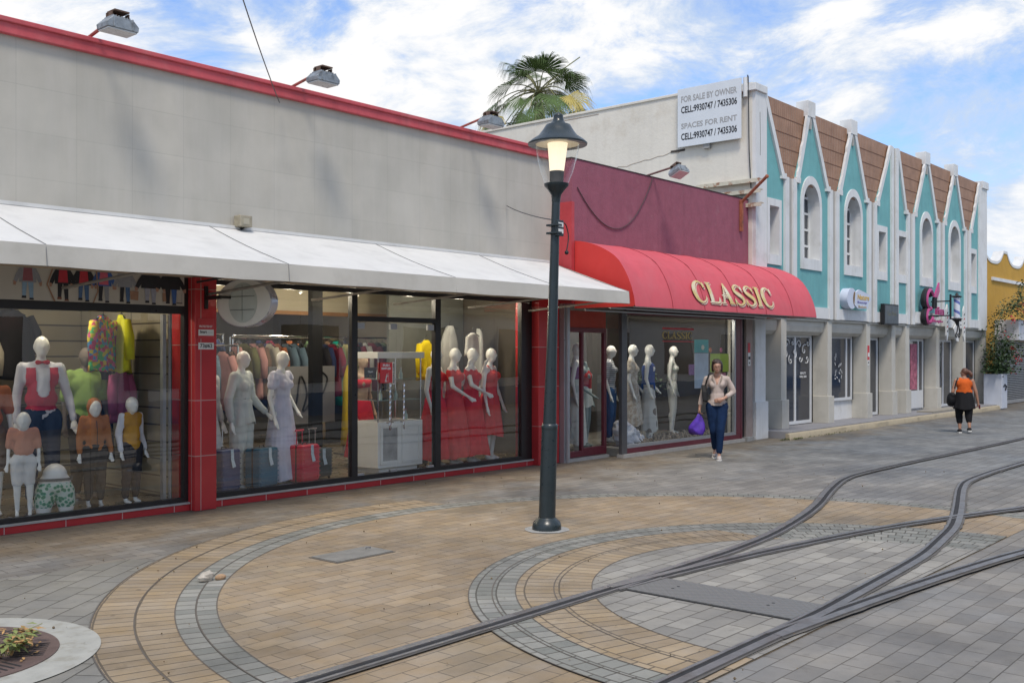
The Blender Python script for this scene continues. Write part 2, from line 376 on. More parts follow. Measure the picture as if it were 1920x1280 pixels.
def rail(P, label, side, zb=0):
    P = spline(P); t = thing('tram_rail', label, 'rail', (P[len(P)//2][0], P[len(P)//2][1], 0), group='rails of the tram track')
    def bar(name, d0, d1, z0, z1, m):
        b = MB(); A, B = offs(P, d0), offs(P, d1)
        b.loft([[(*A[i], z0), (*A[i], z1), (*B[i], z1), (*B[i], z0)] for i in range(len(P))], caps=True)
        obj(name, b, m, t)
    wob = [.012*noise.noise((i*.35, side, zb*50)) for i in range(len(P))]
    A = offs(P, -.118 if side > 0 else -.045); B = offs(P, .045 if side > 0 else .118)
    b = MB(); b.strip([(a[0], a[1]+w, .018+zb) for a, w in zip(A, wob)], [(a[0], a[1]-w, .018+zb) for a, w in zip(B, wob)]); obj('filler_strip', b, m_fill, t)
    bar('rail_head', -.035 if side > 0 else -.025, .025 if side > 0 else .035, .01, .030+zb, m_steel)
    g0, g1 = (-.080, -.035) if side > 0 else (.035, .080)
    bar('groove', g0, g1, .012, .021+zb, m_groove)
    h0, h1 = (-.105, -.080) if side > 0 else (.080, .105)
    bar('guard_lip', h0, h1, .010, .027+zb, m_steel)
rail([(-6, 4.49), (0, 4.49), (5, 4.48), (7.6, 4.49), (8.5, 4.53), (9.2, 4.61), (9.9, 4.74), (10.7, 4.92), (11.5, 5.14), (12.3, 5.40), (13.1, 5.64), (13.9, 5.84), (14.8, 5.93), (16.7, 5.92), (19.1, 5.86), (23, 5.80), (30, 5.8), (60, 5.8)],
     'far rail nearest the shops, curving away towards the turquoise building', 1)
rail([(6.3, 4.455), (7.37, 4.365), (8.14, 4.28), (8.92, 4.16), (9.87, 4.0), (10.75, 3.79), (11.59, 3.54), (12.79, 3.15), (14.5, 2.55), (17, 1.5), (22, -1)],
     'diverging rail that branches off the far rail and crosses the near rail', 1, .002)
rail([(-6, 2.89), (0, 2.89), (5.5, 2.89), (6.6, 2.90), (7.2, 2.93), (8.47, 3.0), (9.2, 3.06), (9.87, 3.16), (10.7, 3.30), (11.4, 3.47), (12.3, 3.72), (13.2, 3.98), (14.0, 4.2), (14.8, 4.36), (16.1, 4.43), (17.8, 4.43), (30, 4.43), (60, 4.43)],
     'near rail with an S-bend that starts beside the chequered plate', -1, .001)
rail([(5.9, 2.885), (6.84, 2.80), (7.63, 2.72), (8.65, 2.60), (9.82, 2.42), (11.2, 2.1), (13, 1.55), (16, .4), (22, -2.4)],
     'diverging rail nearest the camera at the right edge', -1, .003)
# chequered plate between the rails
m_plate = bpy.data.materials.new('chequer_plate')
def _pl():
    m_plate.use_nodes = True; nt = m_plate.node_tree; N = nt.nodes; L = nt.links; b = N['Principled BSDF']
    b.inputs['Base Color'].default_value = (.19, .188, .18, 1); b.inputs['Metallic'].default_value = .4; b.inputs['Roughness'].default_value = .5
    mp = N.new('ShaderNodeMapping'); g_ = N.new('ShaderNodeNewGeometry'); L.new(g_.outputs['Position'], mp.inputs[0]); mp.inputs['Rotation'].default_value = (0, 0, R(45)); mp.inputs['Scale'].default_value = (22, 22, 1)
    ck = N.new('ShaderNodeTexVoronoi'); ck.inputs['Scale'].default_value = 1; ck.inputs['Randomness'].default_value = 0; L.new(mp.outputs[0], ck.inputs['Vector'])
    bp = N.new('ShaderNodeBump'); bp.inputs['Strength'].default_value = 1; bp.inputs['Distance'].default_value = .012; bp.invert = True; L.new(ck.outputs['Distance'], bp.inputs['Height']); L.new(bp.outputs[0], b.inputs['Normal'])
_pl()
t = thing('chequer_plate', 'long dark chequered steel plate lying across the track between two rails', 'metal plate', (6.6, 3.65, 0))
b = MB(); b.box(6.36, 6.86, 3.01, 4.36, .012, .024); obj('plate', b, m_plate, t)
for yy in (3.3, 4.08):
    for dx in (-.03, .05): b = MB(); b.sph((6.62+dx, yy, .0235), (.014, .014, .003), 8); obj('lifting_hole', b, m_groove, t)
b = MB(); b.box(6.345, 6.36, 3.0, 4.36, .012, .018); obj('frame_gap', b, m_groove, t)
t = thing('hatch_cover', 'grey rectangular hatch cover set in the tan paving near the shop', 'hatch cover', (5.91, 6.96, 0))
m_conc = mat('old_concrete', (.30, .30, .29), .85, .12, 7, bump=.3, dirt=((.14, .12, .10), .5, .7, .6, 5))
b = MB(); b.box(5.59, 6.23, 6.79, 7.14, .004, .016); obj('cover', b, mat('worn_grey_cover', (.19, .185, .17), .85, .15, 7, bump=.3, dirt=((.11, .10, .085), .5, .7, .6, 5)), t)
b = MB(); b.box(5.572, 6.248, 6.772, 7.158, .003, .009); obj('frame', b, m_joint, t)
b = MB(); b.tube([(6.12, 7.03, .017), (6.12, 7.03, .03), (6.17, 7.03, .03), (6.17, 7.03, .017)], .005, 6); obj('handle', b, m_steel, t)
# concrete base round the lamp post
b = MB(); random.seed(4)
b.poly([(8.04+(.22+.03*random.random())*math.cos(k*math.pi/8), 6.467+(.22+.03*random.random())*math.sin(k*math.pi/8), .009) for k in range(16)]); sheet('mortar_patch', b, m_conc)
# tree pit
m_whitestone = mat('pale_worn_concrete', (.34, .34, .31), .9, .12, 6, bump=.5, bscale=25, dirt=((.26, .25, .21), .5, .62, .7, 7))
m_rust = mat('rusty_cast_iron', (.13, .09, .08), .7, .2, 9, metal=.2, bump=.2)
m_soil = mat('dark_soil', (.03, .025, .02), .95, .3, 12)
PC = (2.30, 6.45)
ring('tree_pit_surround', PC, .66, .90, .010, m_whitestone, cut=False)
t = thing('tree_grate', 'round rusty cast-iron tree grate with radial slots set in pale concrete', 'tree grate', (PC[0], PC[1], 0))
b = MB(); n = 72
b.loft([[(PC[0]+r*math.cos(k*2*math.pi/n), PC[1]+r*math.sin(k*2*math.pi/n), z) for k in range(n)] for r, z in ((.665, .008), (.665, .016), (.12, .016), (.12, .008))]); obj('grate_plate', b, m_rust, t)
b = MB(); random.seed(2)
for sec in range(8):
    for j in range(7):
        a = R(sec*45+12); q = -.13+j*.043; ca, sa = math.cos(a), math.sin(a)
        for r0, r1 in ((.2, .38), (.42, .60)):
            P4 = [(r0, q-.008), (r1, q-.008), (r1, q+.008), (r0, q+.008)]
            b.poly([(PC[0]+u*ca-w*sa, PC[1]+u*sa+w*ca, .0175) for u, w in P4])
obj('slots', b, m_groove, t)
b = MB(); b.lathe([(.0, .019), (.055, .019), (.055, .012)], (PC[0]+.38, PC[1]+.22, 0), 20); obj('valve_cap', b, m_conc, t)
m_leafdry = mat('dry_leaf', (.42, .25, .10), .8, .35, 9); m_leafy = mat('pale_green_leaf', (.20, .24, .07), .6, .3, 9); m_stem = mat('plant_stem', (.25, .26, .12), .7)
def leaf(b, p, d, up, L_, w_):
    d = Vector(d).normalized(); s_ = d.cross(Vector(up)).normalized(); p = Vector(p); m1 = p+d*L_*.45+Vector(up)*L_*.10; e = p+d*L_
    vs = [b.bm.verts.new(q) for q in (p, m1+s_*w_, e, m1-s_*w_)]; mid = b.bm.verts.new(m1-Vector(up)*L_*.04)
    for i, j in ((0, 1), (1, 2), (2, 3), (3, 0)): b._f([vs[i], vs[j], mid])
random.seed(9)
t = thing('weed_plant', 'small wilting green plant growing out of the tree grate', 'plant', (2.56, 6.26, .01))
b1, b2, b3 = MB(), MB(), MB()
for k in range(34):
    a = random.uniform(0, 6.28); ln = random.uniform(.10, .28); lean = random.uniform(.25, 1)
    base = Vector((2.56+.10*math.cos(a), 6.26+.10*math.sin(a), .015)); tip = base+Vector((math.cos(a)*ln*lean, math.sin(a)*ln*lean, ln*.55))
    b1.tube([base, (base+tip)/2+Vector((0, 0, .04)), tip], .003, 5)
    for j in range(7):
        q = base.lerp(tip, .35+.65*random.random())+Vector((0, 0, .02)); d = (random.uniform(-1, 1), random.uniform(-1, 1), random.uniform(-.6, .3))
        leaf(b2 if random.random() < .5 else b3, q, d, (0, 0, 1), random.uniform(.04, .085), random.uniform(.012, .026))
obj('stems', b1, m_stem, t); obj('green_leaves', b2, m_leafy, t); obj('dry_leaves', b3, m_leafdry, t)
b = MB()
for k in range(240):
    a = random.uniform(-1.2, 1.2); r = random.uniform(.1, .62); q = (PC[0]+r*math.cos(a), PC[1]+r*math.sin(a)*.9, .022)
    leaf(b, q, (random.uniform(-1, 1), random.uniform(-1, 1), random.uniform(0, .25)), (0, 0, 1), random.uniform(.015, .04), random.uniform(.005, .012))
tag(obj('fallen_leaves', b, m_leafdry), 'dry brown leaves scattered over the rusty tree grate', 'leaves', kind='stuff')
random.seed(21); b = MB()
for k in range(520):
    x = random.uniform(2.5, 16); y = random.uniform(2.2, 10)
    if random.random() < .75:
        leaf(b, (x, y, .02), (random.uniform(-1, 1), random.uniform(-1, 1), .1), (0, 0, 1), random.uniform(.006, .028), random.uniform(.002, .009))
    else: b.sph((x, y, .018), random.uniform(.003, .009), 6)
tag(obj('ground_litter', b, mat('litter', (.16, .12, .07), .9, .5, 14)), 'tiny dry leaf bits and grit scattered over the paving', 'litter', kind='stuff')
random.seed(3); t = None
b = MB(); b.sph((0, 0, .035), (.07, .045, .045), 10)
for v_ in b.bm.verts: v_.co += v_.co.normalized()*.02*noise.noise(v_.co*22)
st = obj('loose_stone', b, mat('pale_stone', (.46, .42, .36), .9, .2, 20, bump=.5), local=True); place(st, (4.47, 7.03, .004)); tag(st, 'loose pale stone lying on the tan paving band', 'stone')
b = MB(); b.sph((0, 0, .02), (.05, .03, .025), 9)
st = obj('brick_fragment', b, mat('brick_crumb', (.38, .25, .15), .9, .2, 20, bump=.5), local=True); place(st, (4.58, 7.0, .004)); tag(st, 'small tan brick crumb touching the loose pale stone', 'stone')
# ---------------------------------------------------------------- shared paints
m_red = mat('red_paint', (.45, .045, .055), .5, .1, 3, streak=.25)
m_redtrim = mat('red_trim_paint', (.50, .075, .09), .6, .15, 3, streak=.3, dirt=((.50, .16, .16), .5, .7, .5, 2.5))
m_redtile = None
def tile_mat(name, col, grout, bw, bh, off=(0, 0, 0), axes='xz', rough=.25, ms=.006, var=.12, bump=.3):
    m = bpy.data.materials.new(name); m.use_nodes = True; nt = m.node_tree; N = nt.nodes; L = nt.links; b = N['Principled BSDF']
    geo = N.new('ShaderNodeNewGeometry').outputs['Position']; sx = N.new('ShaderNodeSeparateXYZ'); L.new(geo, sx.inputs[0])
    ad = N.new('ShaderNodeMath'); L.new(sx.outputs[0], ad.inputs[0]); L.new(sx.outputs[1], ad.inputs[1])
    cx = N.new('ShaderNodeCombineXYZ'); L.new(ad.outputs[0], cx.inputs[0]); L.new(sx.outputs[2], cx.inputs[1])
    mp = N.new('ShaderNodeMapping'); L.new(cx.outputs[0], mp.inputs[0]); mp.inputs['Location'].default_value = off
    br = N.new('ShaderNodeTexBrick'); L.new(mp.outputs[0], br.inputs[0]); br.inputs['Scale'].default_value = 1; br.offset = 0
    br.inputs['Brick Width'].default_value = bw; br.inputs['Row Height'].default_value = bh; br.inputs['Mortar Size'].default_value = ms
    br.inputs['Color1'].default_value = (*[c*(1-var) for c in col], 1); br.inputs['Color2'].default_value = (*[c*(1+var) for c in col], 1); br.inputs['Mortar'].default_value = (*grout, 1)
    n = N.new('ShaderNodeTexNoise'); L.new(geo, n.inputs[0]); n.inputs['Scale'].default_value = 2; n.inputs['Detail'].default_value = 6
    r = N.new('ShaderNodeMapRange'); L.new(n.outputs['Fac'], r.inputs[0]); r.inputs[1].default_value = .3; r.inputs[2].default_value = .7; r.inputs[3].default_value = .9; r.inputs[4].default_value = 1.1
    hs = N.new('ShaderNodeHueSaturation'); L.new(br.outputs['Color'], hs.inputs['Color']); L.new(r.outputs[0], hs.inputs['Value']); L.new(hs.outputs[0], b.inputs['Base Color'])
    b.inputs['Roughness'].default_value = rough
    bp = N.new('ShaderNodeBump'); bp.inputs['Strength'].default_value = bump; bp.inputs['Distance'].default_value = .004; bp.invert = True
    L.new(br.outputs['Fac'], bp.inputs['Height']); L.new(bp.outputs[0], b.inputs['Normal']); MATS[name] = m; return m
m_redtile = tile_mat('red_glazed_tile', (.47, .035, .04), (.45, .28, .26), 1.2, .633, (.1, .01, 0), ms=.005)
m_redriser = tile_mat('red_riser_tile', (.45, .035, .04), (.5, .35, .33), .62, .3, (.2, .2, 0), ms=.005)
m_upper = tile_mat('beige_cladding', (.45, .425, .37), (.37, .35, .305), .62, .46, (.1, .12, 0), ms=.0035, rough=.7, var=.03, bump=.12)
def weather(m, c2, amt, sc=1.2, stretch=(1, 1, .45)):
    nt = m.node_tree; N = nt.nodes; L = nt.links; b = N['Principled BSDF']; src = b.inputs['Base Color'].links[0].from_socket
    g_ = N.new('ShaderNodeNewGeometry'); mp = N.new('ShaderNodeMapping'); L.new(g_.outputs['Position'], mp.inputs[0]); mp.inputs['Scale'].default_value = stretch
    n = N.new('ShaderNodeTexNoise'); L.new(mp.outputs[0], n.inputs[0]); n.inputs['Scale'].default_value = sc; n.inputs['Detail'].default_value = 5; n.inputs['Roughness'].default_value = .6
    r = N.new('ShaderNodeMapRange'); L.new(n.outputs['Fac'], r.inputs[0]); r.inputs[1].default_value = .42; r.inputs[2].default_value = .68; r.inputs[3].default_value = 0; r.inputs[4].default_value = amt
    x = N.new('ShaderNodeMix'); x.data_type = 'RGBA'; L.new(r.outputs[0], x.inputs[0]); L.new(src, x.inputs[6]); x.inputs[7].default_value = (*c2, 1); L.new(x.outputs[2], b.inputs['Base Color'])
weather(m_upper, (.36, .35, .31), .45)
weather(m_upper, (.50, .48, .44), .3, 2.2, (3, 1, .3))
m_black = mat('black_window_frame', (.018, .017, .018), .35, .1, 5)
m_alum = mat('grey_aluminium', (.42, .43, .45), .35, .06, 5, metal=.6)
m_sill = mat('grey_sill', (.38, .365, .34), .7, .12, 6, bump=.2)
m_glass = glass_mat('shop_glass')
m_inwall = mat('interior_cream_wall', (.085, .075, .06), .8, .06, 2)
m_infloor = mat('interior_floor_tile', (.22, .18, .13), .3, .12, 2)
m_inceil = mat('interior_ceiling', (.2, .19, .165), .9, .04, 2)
m_slat = tile_mat('slatwall_board', (.27, .24, .17), (.06, .05, .04), 6, .20, (0, .05, 0), ms=.010, rough=.6, bump=.6)
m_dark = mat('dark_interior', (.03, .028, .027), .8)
m_white = mat('white_paint', (.72, .72, .70), .55, .05, 4)
# ---------------------------------------------------------------- left shop
GY = 10.42        # glass plane
sh = thing('clothes_shop', 'long single-storey shop with beige cladding, red parapet trim and black framed show windows', 'shop building', (7.5, 12, 0))
b = MB(); b.box(1.0, 13.08, 10.35, 10.75, 2.66, 4.95); obj('upper_wall', b, m_upper, sh)
b = MB(); b.box(.9, 13.10, 10.29, 10.36, 4.945, 5.06); b.box(.9, 13.12, 10.265, 10.80, 5.055, 5.105); obj('parapet_trim', b, m_redtrim, sh, bev=.008)
b = MB(); b.box(1.0, 13.06, 10.75, 18.0, 4.70, 4.78); obj('roof_slab', b, m_conc, sh)
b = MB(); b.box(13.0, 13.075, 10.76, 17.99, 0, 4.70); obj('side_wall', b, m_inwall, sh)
for x0, x1 in ((6.375, 6.655), (12.54, 13.075)):
    b = MB(); b.box(x0, x1, 10.25, 10.74, 0, 2.66); obj('tiled_pillar', b, m_redtile, sh, bev=.006)
for x0, x1 in ((1.0, 6.372), (6.658, 12.537)):
    b = MB(); b.box(x0, x1, 10.36, 10.40, 0, .075); obj('tiled_riser', b, m_redriser, sh)
    b = MB(); b.box(x0, x1, 10.345, 10.56, .076, .096); obj('sill', b, m_sill, sh)
# frames
def frame(x0, x1, z0, z1, w, y0=GY-.03, y1=GY+.05, bars=()):
    b = MB()
    b.box(x0, x1, y0, y1, z0, z0+w); b.box(x0, x1, y0, y1, z1-w, z1); b.box(x0, x0+w, y0, y1, z0+w, z1-w); b.box(x1-w, x1, y0, y1, z0+w, z1-w)
    for (a0, a1, c0, c1) in bars: b.box(a0, a1, y0, y1, c0, c1)
    return b
obj('window_frame', frame(2.2, 6.372, .097, 2.655, .05, bars=[(2.26, 6.32, 2.24, 2.33)]), m_black, sh)
obj('window_frame', frame(6.658, 12.537, .097, 2.655, .06, bars=[(8.80, 8.90, .157, 2.59), (10.36, 10.47, .157, 2.59), (12.28, 12.48, .157, 2.59)]), m_black, sh)
b = MB(); b.box(8.90, 10.36, GY-.028, GY+.05, 2.22, 2.29); obj('door_transom', b, m_black, sh)
def pane(name, x0, x1, z0, z1, par, y=GY): b = MB(); b.poly([(x0, y, z0), (x1, y, z0), (x1, y, z1), (x0, y, z1)]); return obj(name, b, m_glass, par)
pane('glass_pane', 2.25, 5.23, .147, 2.24, sh); pane('glass_pane', 5.236, 6.322, .147, 2.24, sh)
pane('glass_pane', 6.718, 7.98, .157, 2.595, sh); pane('glass_pane', 7.986, 8.80, .157, 2.595, sh)
pane('glass_pane', 8.90, 10.36, 2.29, 2.595, sh); pane('glass_pane', 10.47, 11.66, .157, 2.595, sh); pane('glass_pane', 11.666, 12.28, .157, 2.595, sh)
b = MB(); b.box(6.18, 6.22, 10.60, 10.66, .11, 2.24); b.box(6.24, 6.26, 10.56, 10.59, .11, 2.24); obj('inner_door_stile', b, m_alum, sh)
# the glass double door, right leaf closed, left leaf closed
for x0, x1, hx in ((8.91, 9.62, 9.55), (9.626, 10.35, 9.70)):
    d = pane('glass_door_leaf', x0, x1, .11, 2.21, sh)
    for cx in (x0+.06, x1-.06) if hx < 9.6 else (x1-.07,):
        for z_ in (2.12, .105): b = MB(); b.box(cx-.06, cx+.06, GY-.02, GY+.02, z_, z_+.08); obj('corner_patch', b, m_alum, sh)
m_chrome = mat('polished_steel', (.6, .6, .62), .15, .05, 5, metal=1)
for hx in (9.44, 9.57, 9.70):
    b = MB(); yy = GY-.07 if hx < 9.5 or hx > 9.6 else GY+.06
    P_ = [(hx+.004*math.cos(k*1.7), yy+.004*math.sin(k*1.7), .76+k*.02) for k in range(32)]
    b.tube([(hx, yy, .74)]+P_+[(hx, yy, 1.39)], .013, 8)
    for z in (.84, 1.28): b.tube([(hx, yy, z), (hx, GY, z)], .008, 6)
    obj('twisted_handle', b, m_chrome, sh, smooth=True)
# interior
b = MB(); b.box(1.0, 13.0, GY+.051, 17.9, .0, .09); obj('floor', b, m_infloor, sh)
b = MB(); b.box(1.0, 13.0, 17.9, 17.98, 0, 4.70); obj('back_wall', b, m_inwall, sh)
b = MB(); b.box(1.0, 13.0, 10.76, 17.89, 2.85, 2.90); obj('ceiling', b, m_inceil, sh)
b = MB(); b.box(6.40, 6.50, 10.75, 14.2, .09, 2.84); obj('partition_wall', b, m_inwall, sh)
b = MB(); b.box(6.36, 6.398, 10.80, 13.6, .12, 2.5); b.box(5.55, 6.35, 12.9, 12.95, .12, 2.5); obj('slatwall_panel', b, m_slat, sh)
b = MB(); b.box(2.0, 5.5, 13.3, 13.36, .09, 2.84); obj('display_back_panel', b, mat('brown_backdrop', (.09, .075, .06), .85, .3, 1.5), sh)
b = MB(); b.box(11.2, 12.95, 12.3, 12.36, .09, 2.84); obj('display_back_panel', b, mat('grey_green_backdrop', (.11, .118, .108), .85, .25, 1.5), sh)
b = MB(); b.box(7.0, 12.9, 13.5, 13.62, 2.48, 2.84); obj('ceiling_bulkhead', b, mat('cream_bulkhead', (.62, .56, .42), .7, .04, 2), sh)
b = MB(); b.box(7.0, 12.9, 13.48, 13.64, 2.42, 2.478); obj('wooden_strip', b, mat('orange_wood', (.42, .2, .06), .5, .15, 8), sh)
b = MB(); b.box(9.02, 9.20, 11.5, 11.6, .09, 2.84); obj('interior_column', b, mat('matt_black', (.012, .012, .012), .9, .1, spec=.1), sh)
m_lamp = mat('lamp_glow', (.9, .85, .7), .4, 0, emit=((1, .86, .62), 14))
LL = [(x, y) for x in (3.4, 5.2) for y in (11.3, 12.6)]+[(x, y) for x in (7.3, 8.4, 9.5, 10.6, 11.7) for y in (11.2, 12.4, 14.6, 16.2)]
for i, (x, y) in enumerate(LL):
    t = thing('ceiling_spotlight', 'small white cone spotlight under the shop ceiling', 'spotlight', (x, y, 2.70), group='spotlights under the shop ceiling')
    b = MB(); b.lathe([(.0, .145), (.012, .145), (.014, .06), (.045, 0), (.040, 0), (.010, .05)], (x, y, 2.70), 12); obj('shade', b, m_white, t, smooth=True)
    b = MB(); b.sph((x, y, 2.715), .022, 8); obj('bulb', b, m_lamp, t)
    if i % 2 == 0:
        ld = bpy.data.lights.new('spot_glow', 'POINT'); ld.energy = 27; ld.color = (1, .86, .66); ld.shadow_soft_size = .1
        lo = bpy.data.objects.new('bulb_light', ld); COL.objects.link(lo); place(lo, (0, 0, -.08), 0, t)
# ---------------------------------------------------------------- white awning
m_awn = mat('white_awning_cloth', (.60, .60, .585), .8, .05, 2, dirt=((.42, .42, .41), .5, .72, .5, 2.5), bump=.6, bscale=2.2)
m_val = mat('cream_awning_valance', (.52, .50, .45), .8, .06, 2, dirt=((.42, .40, .35), .5, .7, .5, 3))
aw = thing('white_awning', 'long white sloping awning with a straight cream valance over the left shop', 'awning', (7, 9.6, 2.55))
AY, AZ = 8.82, 2.735
def awtop(x, t): return (x, 10.345+(AY-10.345)*t, 3.27+(AZ-3.27)*t-.02*math.sin(math.pi*t)-.006*math.sin(x*2.9)*math.sin(math.pi*t))
seams = [2.35, 4.03, 6.60, 9.15, 11.2, 12.98]
b = MB()
xs = [2.0+k*(12.98-2.0)/60 for k in range(61)]
for i in range(60):
    for j in range(6):
        b.poly([awtop(xs[i], j/6), awtop(xs[i+1], j/6), awtop(xs[i+1], (j+1)/6), awtop(xs[i], (j+1)/6)])
bmesh.ops.remove_doubles(b.bm, verts=b.bm.verts, dist=.001)
obj('top_cloth', b, m_awn, aw, smooth=True)
b = MB()
b.poly([awtop(2, 0), awtop(2, 1), (2, AY, AZ-.19), (2, 10.345, AZ-.19)])
b.loft([[(x, AY-.004+.006*math.sin(x*3.1), AZ+.004), (x, AY-.012+.010*math.sin(x*3.1+1), AZ-.185+.004*math.sin(x*5)), ] for x in xs], close=False)
obj('valance', b, m_val, aw, smooth=True)
b = MB(); b.poly([awtop(12.98, 0), awtop(12.98, 1), (12.98, AY, AZ-.19), (12.98, 10.345, 2.9)]); obj('end_cloth', b, m_val, aw)
b = MB()
for x in seams:
    b.tube([Vector(awtop(x, t/6))+Vector((0, 0, .006)) for t in range(7)]+[(x, AY-.018, AZ-.18)], .004, 5)
obj('seams', b, mat('seam_grey', (.22, .22, .22), .8), aw)
b = MB()
for x in (3.2, 4.9, 6.55, 8.1, 9.5, 11.0, 12.4):
    b.tube([(x, 10.34, 2.47), (x-.0, 10.2, 2.47)], .018, 6); b.tube([(x, 10.25, 2.47), (x+.12, AY+.03, AZ-.16)], .016, 6)
b.tube([(2.0, AY+.02, AZ-.17), (12.96, AY+.02, AZ-.17)], .018, 8)
obj('support_arm', b, mat('greyed_pipe', (.32, .30, .27), .55, .2, 8, metal=.3), aw)
b = MB(); b.box(2.0, 12.98, 10.31, 10.345, 3.262, 3.30); obj('wall_flashing', b, m_awn, aw)
b = MB(); b.box(6.66, 12.53, 10.30, 10.348, 2.66, 2.74); b.box(1.0, 6.37, 10.30, 10.348, 2.66, 2.74); obj('timber_lintel', b, mat('peach_timber', (.5, .39, .28), .8, .15, 6), sh)
# ---------------------------------------------------------------- poster strip over the left window
po = thing('poster_strip', 'wide pale poster of walking shoppers seen from the neck down, above the left show window', 'poster', (4.3, 10.38, 2.33))
cols = {'skin': (.42, .24, .17), 'denim': (.07, .14, .28), 'lightdenim': (.25, .38, .52), 'black': (.02, .02, .025), 'red': (.5, .03, .05), 'pink': (.6, .12, .18), 'grey': (.28, .29, .32), 'brown': (.2, .08, .05), 'bag': (.35, .2, .13), 'blue': (.05, .12, .35), 'plum': (.3, .1, .12), 'paledenim': (.33, .34, .42)}
PM = [mat('poster_'+k, v_, .5, .12, 25) for k, v_ in cols.items()]; KI = {k: i for i, k in enumerate(cols)}
b = MB(); b.box(2.25, 6.32, 10.385, 10.405, 2.33, 2.66); obj('sheet', b, mat('poster_paper', (.52, .49, .43), .5, .08, 1.2, dirt=((.38, .36, .33), .5, .7, .6, 1.6)), po)
b = MB(); YP = 10.3835; lay = [0]
def pq(c, pts):
    b.mi = KI[c]; lay[0] += 1; b.poly([(x, YP-.00008*lay[0], z) for x, z in pts])
def walker(x, top, coat, leg, leg2=None, sc=1, wide=False, bags=False, shoe='black'):
    s_ = sc; w = .075*s_*(1.25 if wide else 1); leg2 = leg2 or leg; zb = 2.345; zh = 2.53
    pq(leg, [(x-w*.75, zh), (x-.005, zh), (x-.02*s_, zb+.02), (x-.055*s_, zb+.02)]); pq(leg2, [(x, zh), (x+w*.75, zh), (x+.055*s_, zb), (x+.02*s_, zb)])
    pq(shoe, [(x-.058*s_, zb+.03), (x-.015*s_, zb+.03), (x-.015*s_, zb+.005), (x-.062*s_, zb+.005)]); pq(shoe, [(x+.018*s_, zb+.01), (x+.058*s_, zb+.01), (x+.062*s_, zb-.01), (x+.014*s_, zb-.01)])
    pq(coat, [(x-w*1.1, 2.655), (x+w*1.1, 2.655), (x+w*1.15, 2.51), (x-w*1.15, 2.51)])
    pq(top, [(x-w*.55, 2.655), (x+w*.55, 2.655), (x+w*.7, 2.525), (x-w*.7, 2.525)])
    for sg in (-1, 1):
        pq(coat, [(x+sg*w*1.05, 2.655), (x+sg*w*1.5, 2.60), (x+sg*w*1.9, 2.52), (x+sg*w*1.5, 2.50), (x+sg*w*.95, 2.58)])
        pq('skin', [(x+sg*w*1.9, 2.525), (x+sg*w*1.5, 2.51), (x+sg*w*1.6, 2.475), (x+sg*w*1.9, 2.48)])
        if bags: pq('bag', [(x+sg*w*1.45, 2.47), (x+sg*w*2.5, 2.475), (x+sg*w*2.4, 2.38), (x+sg*w*1.5, 2.37)])
walker(2.9, 'red', 'black', 'denim'); walker(3.5, 'grey', 'denim', 'black'); walker(3.95, 'pink', 'grey', 'denim')
for a in ((4.56, 'plum', 'grey', 'lightdenim'), (4.92, 'red', 'black', 'black', None, 1, False, False, 'brown'), (5.14, 'red', 'black', 'denim'), (5.36, 'pink', 'blue', 'black', 'grey'), (5.60, 'grey', 'grey', 'black', 'denim'),
          (5.90, 'black', 'black', 'paledenim', None, 1.05, True, True), (6.15, 'black', 'black', 'black', 'blue', 1.05, True)): walker(*a)
pq('grey', [(6.22, 2.47), (6.225, 2.47), (6.225, 2.36), (6.22, 2.36)]); pq('grey', [(6.28, 2.47), (6.285, 2.47), (6.285, 2.36), (6.28, 2.36)])
pq('black', [(6.215, 2.365), (6.29, 2.365), (6.29, 2.355), (6.215, 2.355)])
for q in ([(4.80, 2.66), (4.815, 2.66), (4.76, 2.50), (4.84, 2.33), (4.82, 2.33), (4.745, 2.50)], [(5.27, 2.66), (5.285, 2.66), (5.30, 2.45), (5.25, 2.33), (5.235, 2.33), (5.285, 2.45)]): pq('bag', q)
obj('printed_figures', b, PM, po)
